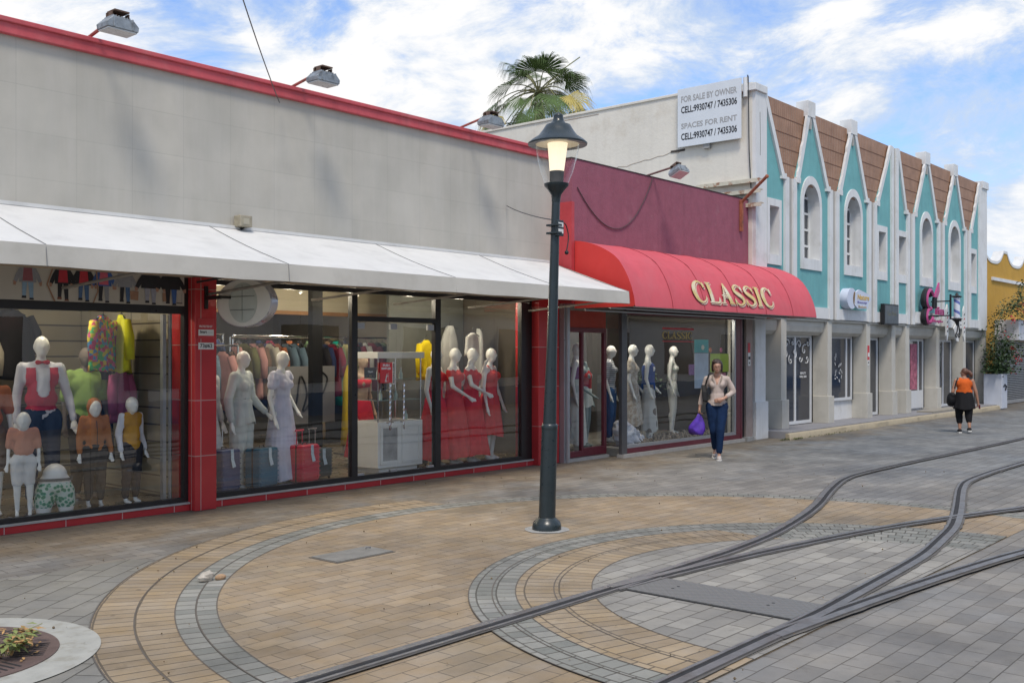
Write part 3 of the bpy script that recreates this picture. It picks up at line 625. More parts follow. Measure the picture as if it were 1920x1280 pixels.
# ---------------------------------------------------------------- small fittings on the left shop
def flood(x, y, z, label, sc=.82, armc=None, tilt=0, grp='floodlights on the parapets'):
    t = thing('floodlight', label, 'floodlight', (x, y, z), group=grp)
    arm = mat('red_rusty_pipe', (.35, .10, .08), .6, .25, 12, dirt=((.16, .07, .04), .5, .65, .8, 8)) if armc is None else armc
    m_al = mat('weathered_lamp_housing', (.30, .32, .33), .4, .25, 12, metal=.6, dirt=((.10, .10, .10), .5, .65, .7, 10)); m_rb = mat('rusty_bracket', (.12, .075, .055), .8, .3, 14)
    L_ = .62
    b = MB(); b.tube([(x, y+.35, z-.02), (x, y, z+.03), (x, y-L_, z+.13)], .022*sc, 8); obj('arm', b, arm, t, smooth=True)
    yy = y-L_-.02; m = Matrix.Translation((x, yy, z+.10)) @ Matrix.Rotation(R(tilt), 4, 'X')
    b = MB(); b.box(-.08, .08, -.08, .08, .05, .065, m)
    for sg in (-1, 1): b.box(sg*.09-.006, sg*.09+.006, -.05, .02, -.06, .05, m)
    b.box(-.09, .09, .07, .084, -.02, .05, m); obj('bracket', b, m_rb, t)
    b = MB(); pr = [(-.20, -.16), (.20, -.16), (.21, -.10), (.13, -.02), (-.13, -.02), (-.21, -.10)]
    b.prism([(u*sc, w*sc-.0) for u, w in pr], -.13*sc, .15*sc, lambda u, w, a: m @ Vector((u, a, w)))
    for k in range(7): b.box(-.10+k*.030, -.09+k*.030, -.085, .10, -.02, .003, m)
    for q in (-.10, .10): b.box(q-.008, q+.008, -.135*sc-.003, .155*sc, -.155*sc, -.012, m)
    obj('housing', b, m_al, t, bev=.008)
    b = MB(); b.box(-.19*sc, .19*sc, -.12*sc, .14*sc, -.178*sc, -.161*sc, m); obj('lens', b, mat('clouded_lens', (.55, .56, .56), .3, .1, 8), t, bev=.005)
    return t
flood(5.22, 10.45, 5.11, 'large grey floodlight on a red arm at the left end of the red parapet')
flood(7.86, 10.45, 5.11, 'grey floodlight on a red arm in the middle of the red parapet')
flood(10.92, 10.45, 5.11, 'grey floodlight on a red arm nearest the palm tree')
t = thing('wall_box', 'small square beige sensor box just above the white awning', 'box', (7.03, 10.3, 3.27))
b = MB(); b.box(6.94, 7.11, 10.20, 10.33, 3.285, 3.42); obj('case', b, mat('aged_plastic', (.30, .27, .2), .6, .2, 15), t, bev=.008)
b = MB(); b.box(6.985, 7.065, 10.196, 10.2, 3.315, 3.385); obj('front_disc', b, mat('aged_plastic_light', (.38, .35, .27), .6), t, bev=.001)
b = MB(); b.tube([(7.03, 10.33, 3.27), (7.03, 10.27, 3.285)], .02, 8); obj('foot', b, m_black, t)
# overhead cable
b = MB(); A = Vector((7.55, 10.27, 4.86)); B = Vector((2.6, 4.5, 4.85)); P_ = []
for k in range(25): q = A.lerp(B, k/24); q.z -= .10*4*(k/24)*(1-k/24); P_.append(q)
b.tube(P_, .006, 6); tag(obj('overhead_cable', b, m_black, smooth=True), 'black overhead cable slanting up from the red parapet to the sky', 'cable')
# round hanging sign
sg = thing('oval_sign', 'blank white oval double-faced sign hanging on a black bracket from the red pillar', 'sign', (6.7, 9.75, 2.1))
OC = (6.70, 9.72, 2.36); nrm = Vector((-1, -.12, 0)).normalized(); tang = Vector((.12, -1, 0)).normalized()
def ov(r0, r1, d0, n=48): return [Vector(OC)+tang*(r0*math.cos(k*2*math.pi/n))+Vector((0, 0, r1*math.sin(k*2*math.pi/n)))+nrm*d0 for k in range(n)]
b = MB(); b.loft([ov(.44, .265, .05), ov(.455, .275, .045), ov(.455, .275, -.045), ov(.44, .265, -.05)], caps=False); obj('rim', b, mat('silver_rim', (.55, .55, .6), .3, .05, 5, metal=.7), sg, smooth=True)
b = MB(); b.loft([ov(.44, .265, .05), ov(.0001, .0001, .062)]); b.loft([ov(.44, .265, -.05), ov(.0001, .0001, -.062)]); obj('panel', b, mat('sign_acrylic', (.84, .82, .74), .35, .05, 3), sg)
b = MB(); b.loft([ov(.235, .225, .0575), ov(.0001, .0001, .066)]); obj('faded_disc', b, mat('faded_grey_green', (.56, .60, .55), .4, .08, 4), sg)
b = MB()
for dz in (.07, -.08): b.tube([Vector(OC)+tang*u+nrm*.0685+Vector((0, 0, dz)) for u in (-.20, 0, .20)], .003, 4)
b.tube([Vector(OC)+nrm*.0685+Vector((0, 0, u)) for u in (-.2, 0, .2)], .002, 4); obj('frame_lines', b, mat('line_green', (.08, .11, .10), .6), sg)
b = MB(); b.box(6.49, 6.53, 10.225, 10.247, 2.30, 2.56); b.box(6.495, 6.525, 9.95, 10.225, 2.405, 2.445); b.tube([(6.51, 9.96, 2.425), (6.68, 9.9, 2.425)], .018, 6); b.tube([(6.40, 10.25, 2.60), (6.66, 9.5, 2.70)], .012, 6); obj('bracket', b, m_black, sg)
def plaque(name, label, cat, x0, x1, z0, z1, y, m, texts=(), extra=()):
    t = thing(name, label, cat, ((x0+x1)/2, y, z0))
    b = MB(); b.box(x0, x1, y-.006, y, z0, z1); obj('plate', b, m, t, bev=.001)
    for (s_, cx, cz, w, h, mm, bold) in texts:
        b = MB(); b.text(s_, w, h, lambda u, v_, d, cx=cx, cz=cz: (cx+u, y-.0065-d, cz+v_), bold, .001); obj('lettering', b, mm, t)
    for q in extra: q(t)
    return t
m_wp = mat('white_plastic', (.68, .68, .66), .4, .03, 4); m_ink = mat('black_ink', (.01, .01, .012), .5); m_wink = mat('white_ink', (.75, .75, .75), .5); m_redink = mat('red_ink', (.55, .03, .04), .5); m_greyink = mat('grey_ink', (.33, .33, .33), .5)
plaque('number_plate', 'small white house number plate reading 73 62 on the red pillar', 'number plate', 6.415, 6.615, 1.838, 1.915, 10.249, m_wp, [('73#62', 6.515, 1.877, .16, .05, m_ink, .02)])
plaque('alarm_sticker', 'red and white alarm company sticker above the house number', 'sticker', 6.405, 6.62, 1.96, 2.19, 10.249, mat('sticker_red', (.50, .04, .045), .4), [('PROTECTED BY', 6.51, 2.10, .17, .025, m_wink, .02)],
       [lambda t: obj('white_label', (lambda b: b.box(6.413, 6.61, 10.238, 10.2425, 1.995, 2.065))(MB()), m_wp, t), lambda t: obj('label_lettering', (lambda b: (b.text('Smart', .09, .03, lambda u, v_, d: (6.475+u, 10.2375-d, 2.038+v_), .03, .001), b)[1])(MB()), m_ink, t),
        lambda t: obj('small_print', (lambda b: (b.text('security', .07, .015, lambda u, v_, d: (6.56+u, 10.2375-d, 2.03+v_), .0, .001), b)[1])(MB()), m_greyink, t)])
# stickers on the glass door
def man_push(t):
    b = MB(); y = GY-.031
    for q in ([(9.39, 1.40), (9.405, 1.40), (9.42, 1.44), (9.41, 1.46)], [(9.41, 1.40), (9.44, 1.40), (9.435, 1.415), (9.42, 1.415), (9.425, 1.45), (9.41, 1.455)], [(9.405, 1.45), (9.43, 1.45), (9.435, 1.49), (9.42, 1.495)], [(9.425, 1.475), (9.455, 1.475), (9.455, 1.483), (9.43, 1.488)], [(9.425, 1.495), (9.44, 1.495), (9.44, 1.51), (9.425, 1.51)], [(9.458, 1.40), (9.461, 1.40), (9.461, 1.53), (9.458, 1.53)]): b.poly([(x-.01, y, z) for x, z in q])
    obj('push_symbol', b, m_wink, t)
plaque('push_sign', 'red sticker reading PUSH EMPUJE with a white figure on the glass door', 'sticker', 9.305, 9.525, 1.385, 1.665, GY-.022, mat('sign_red', (.62, .04, .05), .4),
       [('PUSH', 9.41, 1.627, .12, .035, m_wink, .05), ('EMPUJE', 9.41, 1.58, .17, .035, m_wink, .05)], [man_push])
plaque('door_strip_sign', 'narrow white sign strip with black letters beside the red push sticker', 'sticker', 9.53, 9.565, 1.36, 1.67, GY-.022, m_wp,
       [], [lambda t: obj('lettering', (lambda b: (b.text('SHALOM', .27, .022, lambda u, v_, d: (9.547-v_, GY-.0285-d, 1.515+u), .03, .001), b)[1])(MB()), m_ink, t)])
plaque('open_sign', 'small black card reading Open hanging behind the glass door', 'sign', 9.065, 9.275, 1.455, 1.60, GY+.03, m_ink, [('Open', 9.17, 1.54, .09, .035, m_wink, .02), ('- o -', 9.17, 1.485, .15, .015, mat('gold_ink', (.5, .35, .1), .4), 0)])
# ---------------------------------------------------------------- Classic shop
m_mauve = mat('mauve_stucco', (.27, .083, .12), .85, .09, 5, bump=.6, bscale=45, dirt=((.32, .17, .20), .60, .78, .55, 3), streak=.22)
m_maroon = mat('maroon_frame', (.13, .018, .03), .4, .12, 6)
cs = thing('classic_shop', 'single-storey shop with a mauve stucco parapet and maroon framed show window', 'shop building', (16.3, 12, 0))
b = MB(); b.box(13.12, 19.14, 10.03, 10.50, 2.60, 4.96); obj('stucco_wall', b, m_mauve, cs)
b = MB(); b.box(13.10, 19.14, 10.02, 10.52, 4.96, 4.975); obj('parapet_edge', b, m_dark, cs)
b = MB(); b.box(13.076, 13.15, 10.0, 10.29, 2.6, 4.25); obj('red_edge_strip', b, m_red, cs)
b = MB(); b.box(13.085, 13.115, 10.16, 10.30, 0, 2.6); b.box(13.12, 13.19, 10.12, 10.22, 0, 2.55); obj('aluminium_post', b, m_alum, cs)
b = MB(); b.box(14.36, 14.52, 9.90, 9.97, .02, 2.52); obj('corner_post', b, mat('dark_grey_post', (.12, .12, .125), .4, .1, 6, metal=.4), cs, bev=.004)
b = MB(); b.box(14.35, 19.0, 9.86, 10.0, 0, .06); b.box(13.19, 14.36, 10.16, 10.4, 0, .05); obj('stone_sill', b, m_sill, cs)
FY = 9.95
b = MB(); b.box(14.53, 18.60, FY-.03, FY+.04, .062, .15); b.box(18.42, 18.60, FY-.035, FY+.06, .152, 2.47); b.box(14.53, 18.60, FY-.03, FY+.04, 2.46, 2.56); b.box(18.60, 18.66, FY-.04, FY+.01, .06, 2.47); obj('window_frame', b, m_maroon, cs, bev=.004)
b = MB(); b.box(14.53, 18.42, FY-.028, FY+.03, .151, .205); b.box(18.36, 18.42, FY-.028, FY+.03, .206, 2.459); obj('inner_frame', b, m_alum, cs)
pane('glass_pane', 14.53, 18.36, .206, 2.459, cs, FY)
b = MB(); b.box(18.68, 18.85, 9.97, 10.19, .0, 2.56); obj('dark_recess', b, m_black, cs)
b = MB(); b.box(18.86, 19.14, 9.93, 10.19, 0, 2.58); obj('plaster_pier', b, mat('pinkish_plaster', (.36, .29, .26), .85, .12, 4, streak=.3, bump=.3), cs)
b = MB(); b.box(18.70, 19.0, 9.82, 9.93, 0, .08); obj('pier_block', b, m_conc, cs)
# recessed entrance with its maroon sliding door
DY = 10.25
b = MB()
for x0, x1 in ((13.19, 13.25), (13.64, 13.70), (14.28, 14.36)): b.box(x0, x1, DY-.03, DY+.03, .06, 2.14)
b.box(13.19, 14.36, DY-.03, DY+.03, 2.141, 2.22); b.box(13.25, 13.64, DY-.03, DY+.03, .06, .16); b.box(13.70, 14.28, DY-.03, DY+.03, .06, .20)
obj('door_frame', b, m_maroon, cs, bev=.004)
b = MB(); b.box(13.19, 14.36, DY-.01, DY+.01, 2.221, 2.50); obj('transom_panel', b, mat('orange_red_panel', (.42, .05, .03), .6, .1, 5), cs)
pane('door_glass', 13.25, 13.64, .16, 2.14, cs, DY); pane('door_glass', 13.70, 14.28, .20, 2.14, cs, DY)
b = MB(); b.poly([(14.37, 10.22, .15), (14.37, 9.98, .15), (14.37, 9.98, 2.45), (14.37, 10.22, 2.45)]); obj('side_glass', b, m_glass, cs)
b = MB(); b.box(13.19, 19.12, 10.52, 14.4, 0, .10); b.box(14.53, 18.6, 9.99, 10.52, 0, .14); obj('floor', b, mat('pale_display_floor', (.34, .32, .28), .5, .15, 4), cs)
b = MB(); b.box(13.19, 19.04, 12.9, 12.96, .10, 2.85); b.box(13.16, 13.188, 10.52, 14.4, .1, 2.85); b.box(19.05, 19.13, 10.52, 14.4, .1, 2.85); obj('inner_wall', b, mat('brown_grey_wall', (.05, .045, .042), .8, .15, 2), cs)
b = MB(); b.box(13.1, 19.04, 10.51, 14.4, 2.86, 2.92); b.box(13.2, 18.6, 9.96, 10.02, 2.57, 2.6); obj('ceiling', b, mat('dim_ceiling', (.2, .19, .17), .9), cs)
b = MB(); b.box(13.1, 19.13, 10.5, 16, 4.7, 4.78); obj('roof_slab', b, m_conc, cs)
b = MB(); b.box(15.6, 17.3, 12.3, 12.34, .6, 2.3); obj('display_screen', b, mat('pale_screen', (.10, .10, .10), .8, .06, 2), cs)
for x in (15.2, 17.2):
    t = thing('shop_lamp', 'small round ceiling lamp above the mannequins of the Classic shop', 'lamp', (x, 10.9, 2.80), group='ceiling lamps in the Classic shop')
    b = MB(); b.lathe([(0, .05), (.06, .05), (.07, 0), (.0, -.01)], (x, 10.9, 2.8), 16); obj('bulb', b, m_lamp, t)
    ld = bpy.data.lights.new('shop_glow', 'POINT'); ld.energy = 40; ld.color = (1, .93, .8); ld.shadow_soft_size = .1
    lo = bpy.data.objects.new('bulb_light', ld); COL.objects.link(lo); place(lo, (0, -.2, -.15), 0, t)
# red barrel awning
m_awr = mat('red_awning_cloth', (.56, .085, .11), .75, .05, 2, dirt=((.48, .12, .14), .5, .75, .5, 1.5), bump=.7, bscale=3, streak=.2)
ra = thing('red_awning', 'rounded red barrel awning lettered CLASSIC in gold over the mauve shop', 'awning', (16.5, 9.5, 2.52))
def arc(t):    # t in degrees from the front hem up to the wall
    k = 1-.02*abs(math.sin(R(t*4)))
    return 10.01-1.18*math.cos(R(t))*k, 2.52+1.10*math.sin(R(t))*k
X0, X1 = 13.17, 19.78
ribs = [13.17, 14.27, 15.30, 16.43, 17.57, 18.70, 19.78]
b = MB(); T = [0, 8, 16, 24, 32, 40, 41.5, 50, 58, 66, 74, 82, 90]
xs = []
for i in range(len(ribs)-1):
    for k in range(8): xs.append((ribs[i]+(ribs[i+1]-ribs[i])*k/8, math.sin(math.pi*k/8)))
xs.append((X1, 0))
def awp(x, t, sag=0, off=0):
    y, z = arc(t); s_ = .034*sag*math.sin(R(min(t, 90)*2))
    return Vector((x, y+s_*math.cos(R(t))-off*math.cos(R(t)), z-s_*math.sin(R(t))+off*math.sin(R(t))))
b.loft([[awp(x, t, sg_) for t in T] for x, sg_ in xs], close=False); obj('barrel_cloth', b, m_awr, ra, smooth=25)
for xe in (X0, X1):
    b = MB(); pts_ = [awp(xe, t) for t in range(0, 91, 6)]+[Vector((xe, 10.01, 2.52))]; b.poly(pts_); obj('end_cloth', b, mat('red_end_cloth', (.56, .035, .03), .7, .05, 2), ra)
for x in ribs[1:-1]: b = MB(); b.tube([awp(x, t, 0, .002) for t in range(0, 91, 5)], .006, 5); obj('rib_seam', b, mat('dark_red_seam', (.30, .03, .045), .8), ra)
b = MB(); b.box(X0+.02, X1-.02, 8.87, 10.0, 2.54, 2.56); b.box(X0, X1, 8.835, 8.86, 2.505, 2.535); obj('underside', b, mat('dark_grey_underside', (.16, .15, .14), .8, .3, 2), ra)  # underside panel and hem bar in mottled dark grey
b = MB(); b.tube([(13.3, 9.9, 2.50), (19.6, 9.9, 2.50)], .02, 6); b.tube([(13.3, 9.4, 2.52), (19.6, 9.4, 2.52)], .02, 6); obj('support_bar', b, m_alum, ra)
# hand-drawn serif letters C L A S S I C as strokes (u right, v up, stroke width)
def stroke(pts, w, n=7):
    """pts (u,v) spline; w widths -> left/right outlines"""
    P_ = spline([(p[0], p[1], ww) for p, ww in zip(pts, w)], n); L_, R_ = [], []
    for i, p in enumerate(P_):
        a, c_ = P_[max(i-1, 0)], P_[min(i+1, len(P_)-1)]; d = Vector((c_[0]-a[0], c_[1]-a[1]))
        d = d.normalized() if d.length else Vector((1, 0)); L_.append((p[0]-d.y*p[2]/2, p[1]+d.x*p[2]/2)); R_.append((p[0]+d.y*p[2]/2, p[1]-d.x*p[2]/2))
    return L_, R_
GL = {
 'C': [([(.62, .74), (.55, .93), (.36, 1.0), (.12, .82), (.04, .5), (.14, .16), (.38, 0), (.58, .09), (.66, .30)], [.05, .08, .09, .17, .21, .17, .09, .07, .04]), ([(.66, .98), (.62, .70)], [.03, .10])],
 'L': [([(.16, .97), (.18, .5), (.20, .04)], [.17, .17, .17]), ([(.02, .98), (.34, .98)], [.05, .05]), ([(.04, .03), (.40, .03), (.60, .05), (.66, .28)], [.06, .07, .10, .03])],
 'A': [([(.36, 1.02), (.48, .55), (.62, .03)], [.10, .18, .20]), ([(.36, .98), (.24, .5), (.12, .03)], [.05, .06, .06]), ([(-.02, .03), (.26, .03)], [.05, .05]), ([(.48, .03), (.80, .03)], [.05, .05]), ([(.10, .42), (.36, .36), (.62, .44)], [.05, .07, .05]), ([(.20, .55), (.36, .46), (.54, .57)], [.04, .06, .04])],
 'S': [([(.56, .76), (.46, .95), (.28, .99), (.10, .84), (.14, .64), (.34, .5), (.54, .34), (.56, .14), (.36, .0), (.16, .04), (.04, .24)], [.05, .07, .08, .13, .18, .20, .18, .13, .08, .07, .04]), ([(.58, .99), (.57, .72)], [.02, .08]), ([(.02, 0), (.04, .28)], [.03, .08])],
 'I': [([(.18, .97), (.18, .5), (.18, .04)], [.19, .19, .19]), ([(.02, .98), (.34, .98)], [.05, .05]), ([(.02, .02), (.34, .02)], [.05, .05])]}
ADV = {'C': .78, 'L': .74, 'A': .86, 'S': .72, 'I': .46}
def classic(fn, W_, H_, off=0):
    tot = sum(ADV[c] for c in 'CLASSIC'); b = MB(); u0 = 0
    for c in 'CLASSIC':
        for pts, w in GL[c]:
            L_, R_ = stroke(pts, w)
            b.strip([fn((u0+p[0])/tot*W_+off, p[1]*H_-off*.8) for p in L_], [fn((u0+p[0])/tot*W_+off, p[1]*H_-off*.8) for p in R_])
        u0 += ADV[c]
    return b
m_gold = mat('gold_letter', (.62, .47, .17), .5, .2, 6, dirt=((.70, .66, .50), .45, .6, .9, 2)); m_cream = mat('cream_letter_shade', (.68, .63, .48), .5)
f1 = lambda o: (lambda u, v_: awp(15.02+u, 7.5+v_/1.24*57.3*1.0, 0, o))
obj('letter_shadow', classic(f1(.010), 2.95, .43, .035), m_cream, ra); obj('letter_gap', classic(f1(.014), 2.95, .43, .016), mat('awning_red_gap', (.36, .04, .05), .7), ra); obj('gold_lettering', classic(f1(.018), 2.95, .43), m_gold, ra)
t = thing('window_lettering', 'faded gold CLASSIC lettering between two red lines on the shop glass', 'lettering', (16.2, FY-.01, 2.0))
obj('gold_letters', classic(lambda u, v_: Vector((15.72+u, FY-.004, 2.055+v_)), 1.05, .13), mat('dull_gold', (.45, .33, .10), .5), t)
b = MB(); b.box(15.72, 16.80, FY-.006, FY-.003, 2.225, 2.26); b.box(15.72, 16.80, FY-.006, FY-.003, 2.00, 2.015); obj('red_line', b, m_redink, t)
flood(15.5, 10.15, 4.97, 'dark floodlight on a rusty arm above the mauve wall', .85, mat('brown_rusty_arm', (.16, .09, .08), .7, .3, 10), -28)
# drooping cable on the mauve wall
b = MB(); A = Vector((13.25, 10.015, 4.5)); B = Vector((15.5, 10.015, 4.95)); P_ = []
for k in range(33): t_ = k/32; q = A.lerp(B, t_); q.z -= .80*4*t_*(1-t_)*(1+.25*(t_-.5)); P_.append(q)
b.tube(P_, .009, 6); tag(obj('slack_cable', b, mat('faded_mauve_cable', (.09, .05, .06), .7), smooth=True), 'slack dark cable drooping in a loop on the mauve wall', 'cable')
t = thing('rusty_bracket', 'orange rusty steel bracket sticking up from the corner of the mauve wall', 'bracket', (18.77, 9.98, 4.28)); mr = mat('orange_rust', (.30, .10, .05), .8, .3, 12, dirt=((.14, .06, .04), .5, .65, .8, 9))
b = MB(); b.box(18.74, 18.80, 9.96, 10.02, 4.28, 4.92); obj('plate_leg', b, mr, t)
b = MB(); b.tube([(18.77, 9.98, 4.88), (18.60, 9.35, 5.30)], .032, 8); b.sph((18.60, 9.34, 5.305), .04, 8); obj('strut', b, mr, t)
t = thing('pier_sticker', 'narrow red and white sticker with an arrow on the pinkish pier', 'sticker', (19.1, 9.92, 1.6))
b = MB(); b.box(18.92, 19.01, 9.918, 9.924, 1.80, 2.0); obj('red_part', b, m_redink, t)
b = MB(); b.box(18.92, 19.02, 9.918, 9.924, 1.53, 1.798); obj('white_part', b, m_wp, t)
b = MB(); b.box(18.93, 19.01, 9.914, 9.917, 1.66, 1.72); b.sph((18.97, 9.916, 1.59), (.02, .002, .025), 8); obj('marks', b, m_ink, t)
# ---------------------------------------------------------------- turquoise two-storey building
K = 1.03125
FY4 = 9.87
m_teal = mat('turquoise_paint', (.155, .40, .41), .75, .06, 2, dirt=((.12, .31, .33), .45, .7, .7, 1.6), bump=.3, streak=.3)
m_wht = mat('white_facade_paint', (.66, .67, .67), .7, .05, 2.5, dirt=((.42, .41, .37), .52, .74, .55, 1.9), streak=.26, bump=.15)
m_offw = mat('cream_plaster', (.50, .485, .435), .8, .06, 2, dirt=((.34, .33, .29), .5, .7, .5, 1.5), streak=.15, bump=.2)
m_greyst = mat('grey_groove_plaster', (.38, .37, .35), .85, .08, 2, streak=.3)
m_side = mat('stained_white_plaster', (.66, .63, .56), .9, .06, 1.2, dirt=((.42, .35, .26), .54, .78, .7, .9), streak=.12, bump=.5, bscale=14)
m_brown = bpy.data.materials.new('brown_corrugated_panels')
def _br():
    m_brown.use_nodes = True; nt = m_brown.node_tree; N = nt.nodes; L = nt.links; b = N['Principled BSDF']
    g_ = N.new('ShaderNodeNewGeometry'); sx = N.new('ShaderNodeSeparateXYZ'); L.new(g_.outputs['Position'], sx.inputs[0])
    cx = N.new('ShaderNodeCombineXYZ'); L.new(sx.outputs[0], cx.inputs[0]); L.new(sx.outputs[2], cx.inputs[1])
    n = N.new('ShaderNodeTexNoise'); L.new(g_.outputs['Position'], n.inputs[0]); n.inputs['Scale'].default_value = 3; n.inputs['Detail'].default_value = 6
    r = N.new('ShaderNodeValToRGB'); L.new(n.outputs['Fac'], r.inputs[0]); r.color_ramp.elements[0].color = (.27, .145, .085, 1); r.color_ramp.elements[1].color = (.38, .215, .135, 1); r.color_ramp.elements[0].position = .3; r.color_ramp.elements[1].position = .7
    w = N.new('ShaderNodeTexWave'); L.new(cx.outputs[0], w.inputs[0]); w.inputs['Scale'].default_value = 3.3; w.bands_direction = 'X'
    mx = N.new('ShaderNodeMix'); mx.data_type = 'RGBA'; mx.blend_type = 'MULTIPLY'; mx.inputs[0].default_value = .12; L.new(r.outputs[0], mx.inputs[6]); L.new(w.outputs['Color'], mx.inputs[7]); L.new(mx.outputs[2], b.inputs['Base Color'])
    bp = N.new('ShaderNodeBump'); bp.inputs['Strength'].default_value = .6; bp.inputs['Distance'].default_value = .02; L.new(w.outputs['Fac'], bp.inputs['Height']); L.new(bp.outputs[0], b.inputs['Normal']); b.inputs['Roughness'].default_value = .6
_br()
m_dglass = mat('dark_window_glass', (.025, .03, .045), .06, 0, spec=1)
tq = thing('turquoise_building', 'two-storey white building with turquoise pointed gables and brown mansard panels', 'building', (27, 14, 0))
def Z(z): return 1.8+(z-1.8)*K
def pl(name, outer, holes, y0, y1, m, par=tq, bev=0, **kw):
    b = MB(); b.plate([(x*K, Z(z)) for x, z in outer], [[(x*K, Z(z)) for x, z in h] for h in holes], y0, y1); return obj(name, b, m, par, bev=bev, **kw)
def bxk(b, x0, x1, y0, y1, z0, z1): b.box(x0*K, x1*K, y0, y1, Z(z0), Z(z1)); return b
VAL = [20.17, 22.40, 24.68, 27.35, 29.77, 32.20]
APX = [21.17, 23.52, 28.62, 31.02]
def archo(cx, hw, z0, zt, n=18):
    P_ = [(cx-hw, z0), (cx+hw, z0)]; zs = zt-hw*1.25
    for k in range(n+1): a = math.pi*k/n; P_.append((cx+hw*math.cos(a), zs+hw*1.25*math.sin(a)))
    return P_
arches = [(21.23, .43), (23.57, .43), (28.62, .40), (31.02, .43)]
rects = [(19.22, 19.66), (25.12, 25.60), (26.50, 27.03), (32.38, 33.0)]
# teal wall following the gables
out = [(18.7, 2.6), (34.0, 2.6), (34.0, 7.0), (33.55, 7.0)]
seq = [(33.4, 6.95)]
gab = [(18.95, 6.95), (19.87, 5.5)]
top = [(19.0, 6.95)]
pts_v = []
apx_between = {0: (18.98, None), 1: 21.17, 2: 23.52}
tops = [[(18.98, 6.9)], [(21.17, 7.08)], [(23.52, 7.08)], [(25.95, 6.9), (26.4, 6.9)], [(28.62, 7.08)], [(31.02, 7.08)], [(33.4, 6.9)]]
up = []
for i, tp in enumerate(tops):
    if i > 0: up.append((VAL[i-1]+.25, 5.5))
    up += tp
    if i < 6: up.append((VAL[i]-.25, 5.5))
outer = [(18.7, 2.6), (34.0, 2.6), (34.0, 6.9)]+up[::-1]+[(18.7, 6.9)]
holes = [archo(c_, w_, 3.82, 5.52) for c_, w_ in arches]+[[(a, 3.78), (b_, 3.78), (b_, 4.86), (a, 4.86)] for a, b_ in rects]
pl('turquoise_wall', outer, holes, 9.915, 10.28, m_teal)
# window surrounds, reveals, glazing
for c_, w_ in arches:
    wn = pl('arched_window', archo(c_, w_+.105, 3.62, 5.68), [archo(c_, w_-.01, 3.86, 5.50)], 9.885, 10.262, m_wht)
    b = MB(); b.box((c_-w_-.05)*K, (c_+w_+.05)*K, 10.17, 10.18, Z(3.80), Z(5.60)); obj('glazing', b, m_dglass, wn)
    b = MB()
    for z in (4.18, 4.54, 4.90, 5.25): b.box((c_-w_)*K, (c_+w_)*K, 10.145, 10.169, Z(z)-.025, Z(z)+.025)
    for x in (-w_+.03, -w_/3, w_/3, w_-.03): b.box((c_+x)*K-.02, (c_+x)*K+.02, 10.143, 10.168, Z(3.83), Z(5.12+.2))
    obj('mullion', b, m_wht, wn)
for a, b_ in rects:
    wn = pl('narrow_window', [(a-.10, 3.62), (b_+.10, 3.62), (b_+.10, 4.98), (a-.10, 4.98)], [[(a+.005, 3.83), (b_-.005, 3.83), (b_-.005, 4.83), (a+.005, 4.83)]], 9.885, 10.262, m_wht)
    b = MB(); b.box(a*K, b_*K, 10.262, 10.27, Z(3.7), Z(4.9)); obj('glazing', b, m_dglass, wn)
# brown mansard
b = MB(); b.prism([(19.0*K, Z(5.45)), (33.5*K, Z(5.45)), (33.5*K, Z(7.09)), (19.0*K, Z(7.09))], 0, 1, lambda u, v_, a: Vector((u, 9.93+.025*a+(v_-Z(5.4))*.02, v_)))
obj('mansard_panels', b, m_brown, tq)
b = MB()
for z in (5.8, 6.12, 6.44, 6.76):
    y = 9.93+(Z(z)-Z(5.4))*.02; b.box(19.0*K, 33.5*K, y-.005, y+.005, Z(z)-.012, Z(z)+.006)
obj('panel_laps', b, mat('dark_lap_shadow', (.15, .07, .04), .8), tq)
b = MB(); b.box(19.0*K, 33.6*K, 10.06, 10.30, Z(7.09), Z(7.13)); obj('roof_drip_edge', b, m_wht, tq)
# gable trims
random.seed(5)
def trim(x0, z0, x1, z1, w, jag):
    n = 14; L1, L2 = [], []
    for k in range(n+1):
        t_ = k/n; cx = x0+(x1-x0)*t_; cz = z0+(z1-z0)*t_; j = (.012*math.sin(k*2.4)+random.uniform(-.018, .018)) if jag else 0
        L1.append((cx-w/2+(j if jag else 0), cz)); L2.append((cx+w/2, cz))
    return L1+L2[::-1]
gt = []
for i, tp in enumerate(tops):
    if i > 0: gt.append(trim(VAL[i-1]+.33, 5.45, tp[0][0]-(.07 if i not in (3, 6) else -.0), 7.08, .145, True))
    if i < 6: gt.append(trim(VAL[i]-.33, 5.45, tp[-1][0]+(.07 if i not in (0, 3) else .02), 7.08, .145, False))
for k_, o in enumerate(gt):
    pl('gable_trim', o, [], 9.865+.003*(k_ % 2), 9.925, m_wht)
for i in range(6):
    for sx_ in (-.43, .25): 
        b = MB(); bxk(b, VAL[i]+sx_, VAL[i]+sx_+.19, 9.85, 9.92, 5.44, 5.56); obj('trim_foot', b, m_wht, tq)
for a in APX:
    b = MB(); bxk(b, a-.19, a+.19, 9.855, 10.15, 6.96, 7.31); obj('gable_cap', b, m_wht, tq, bev=.01)
    pl('gable_slot', [(a-.035, 6.7), (a+.035, 6.7), (a+.03, 6.955), (a-.03, 6.955)], [], 9.875, 9.92, m_greyst)
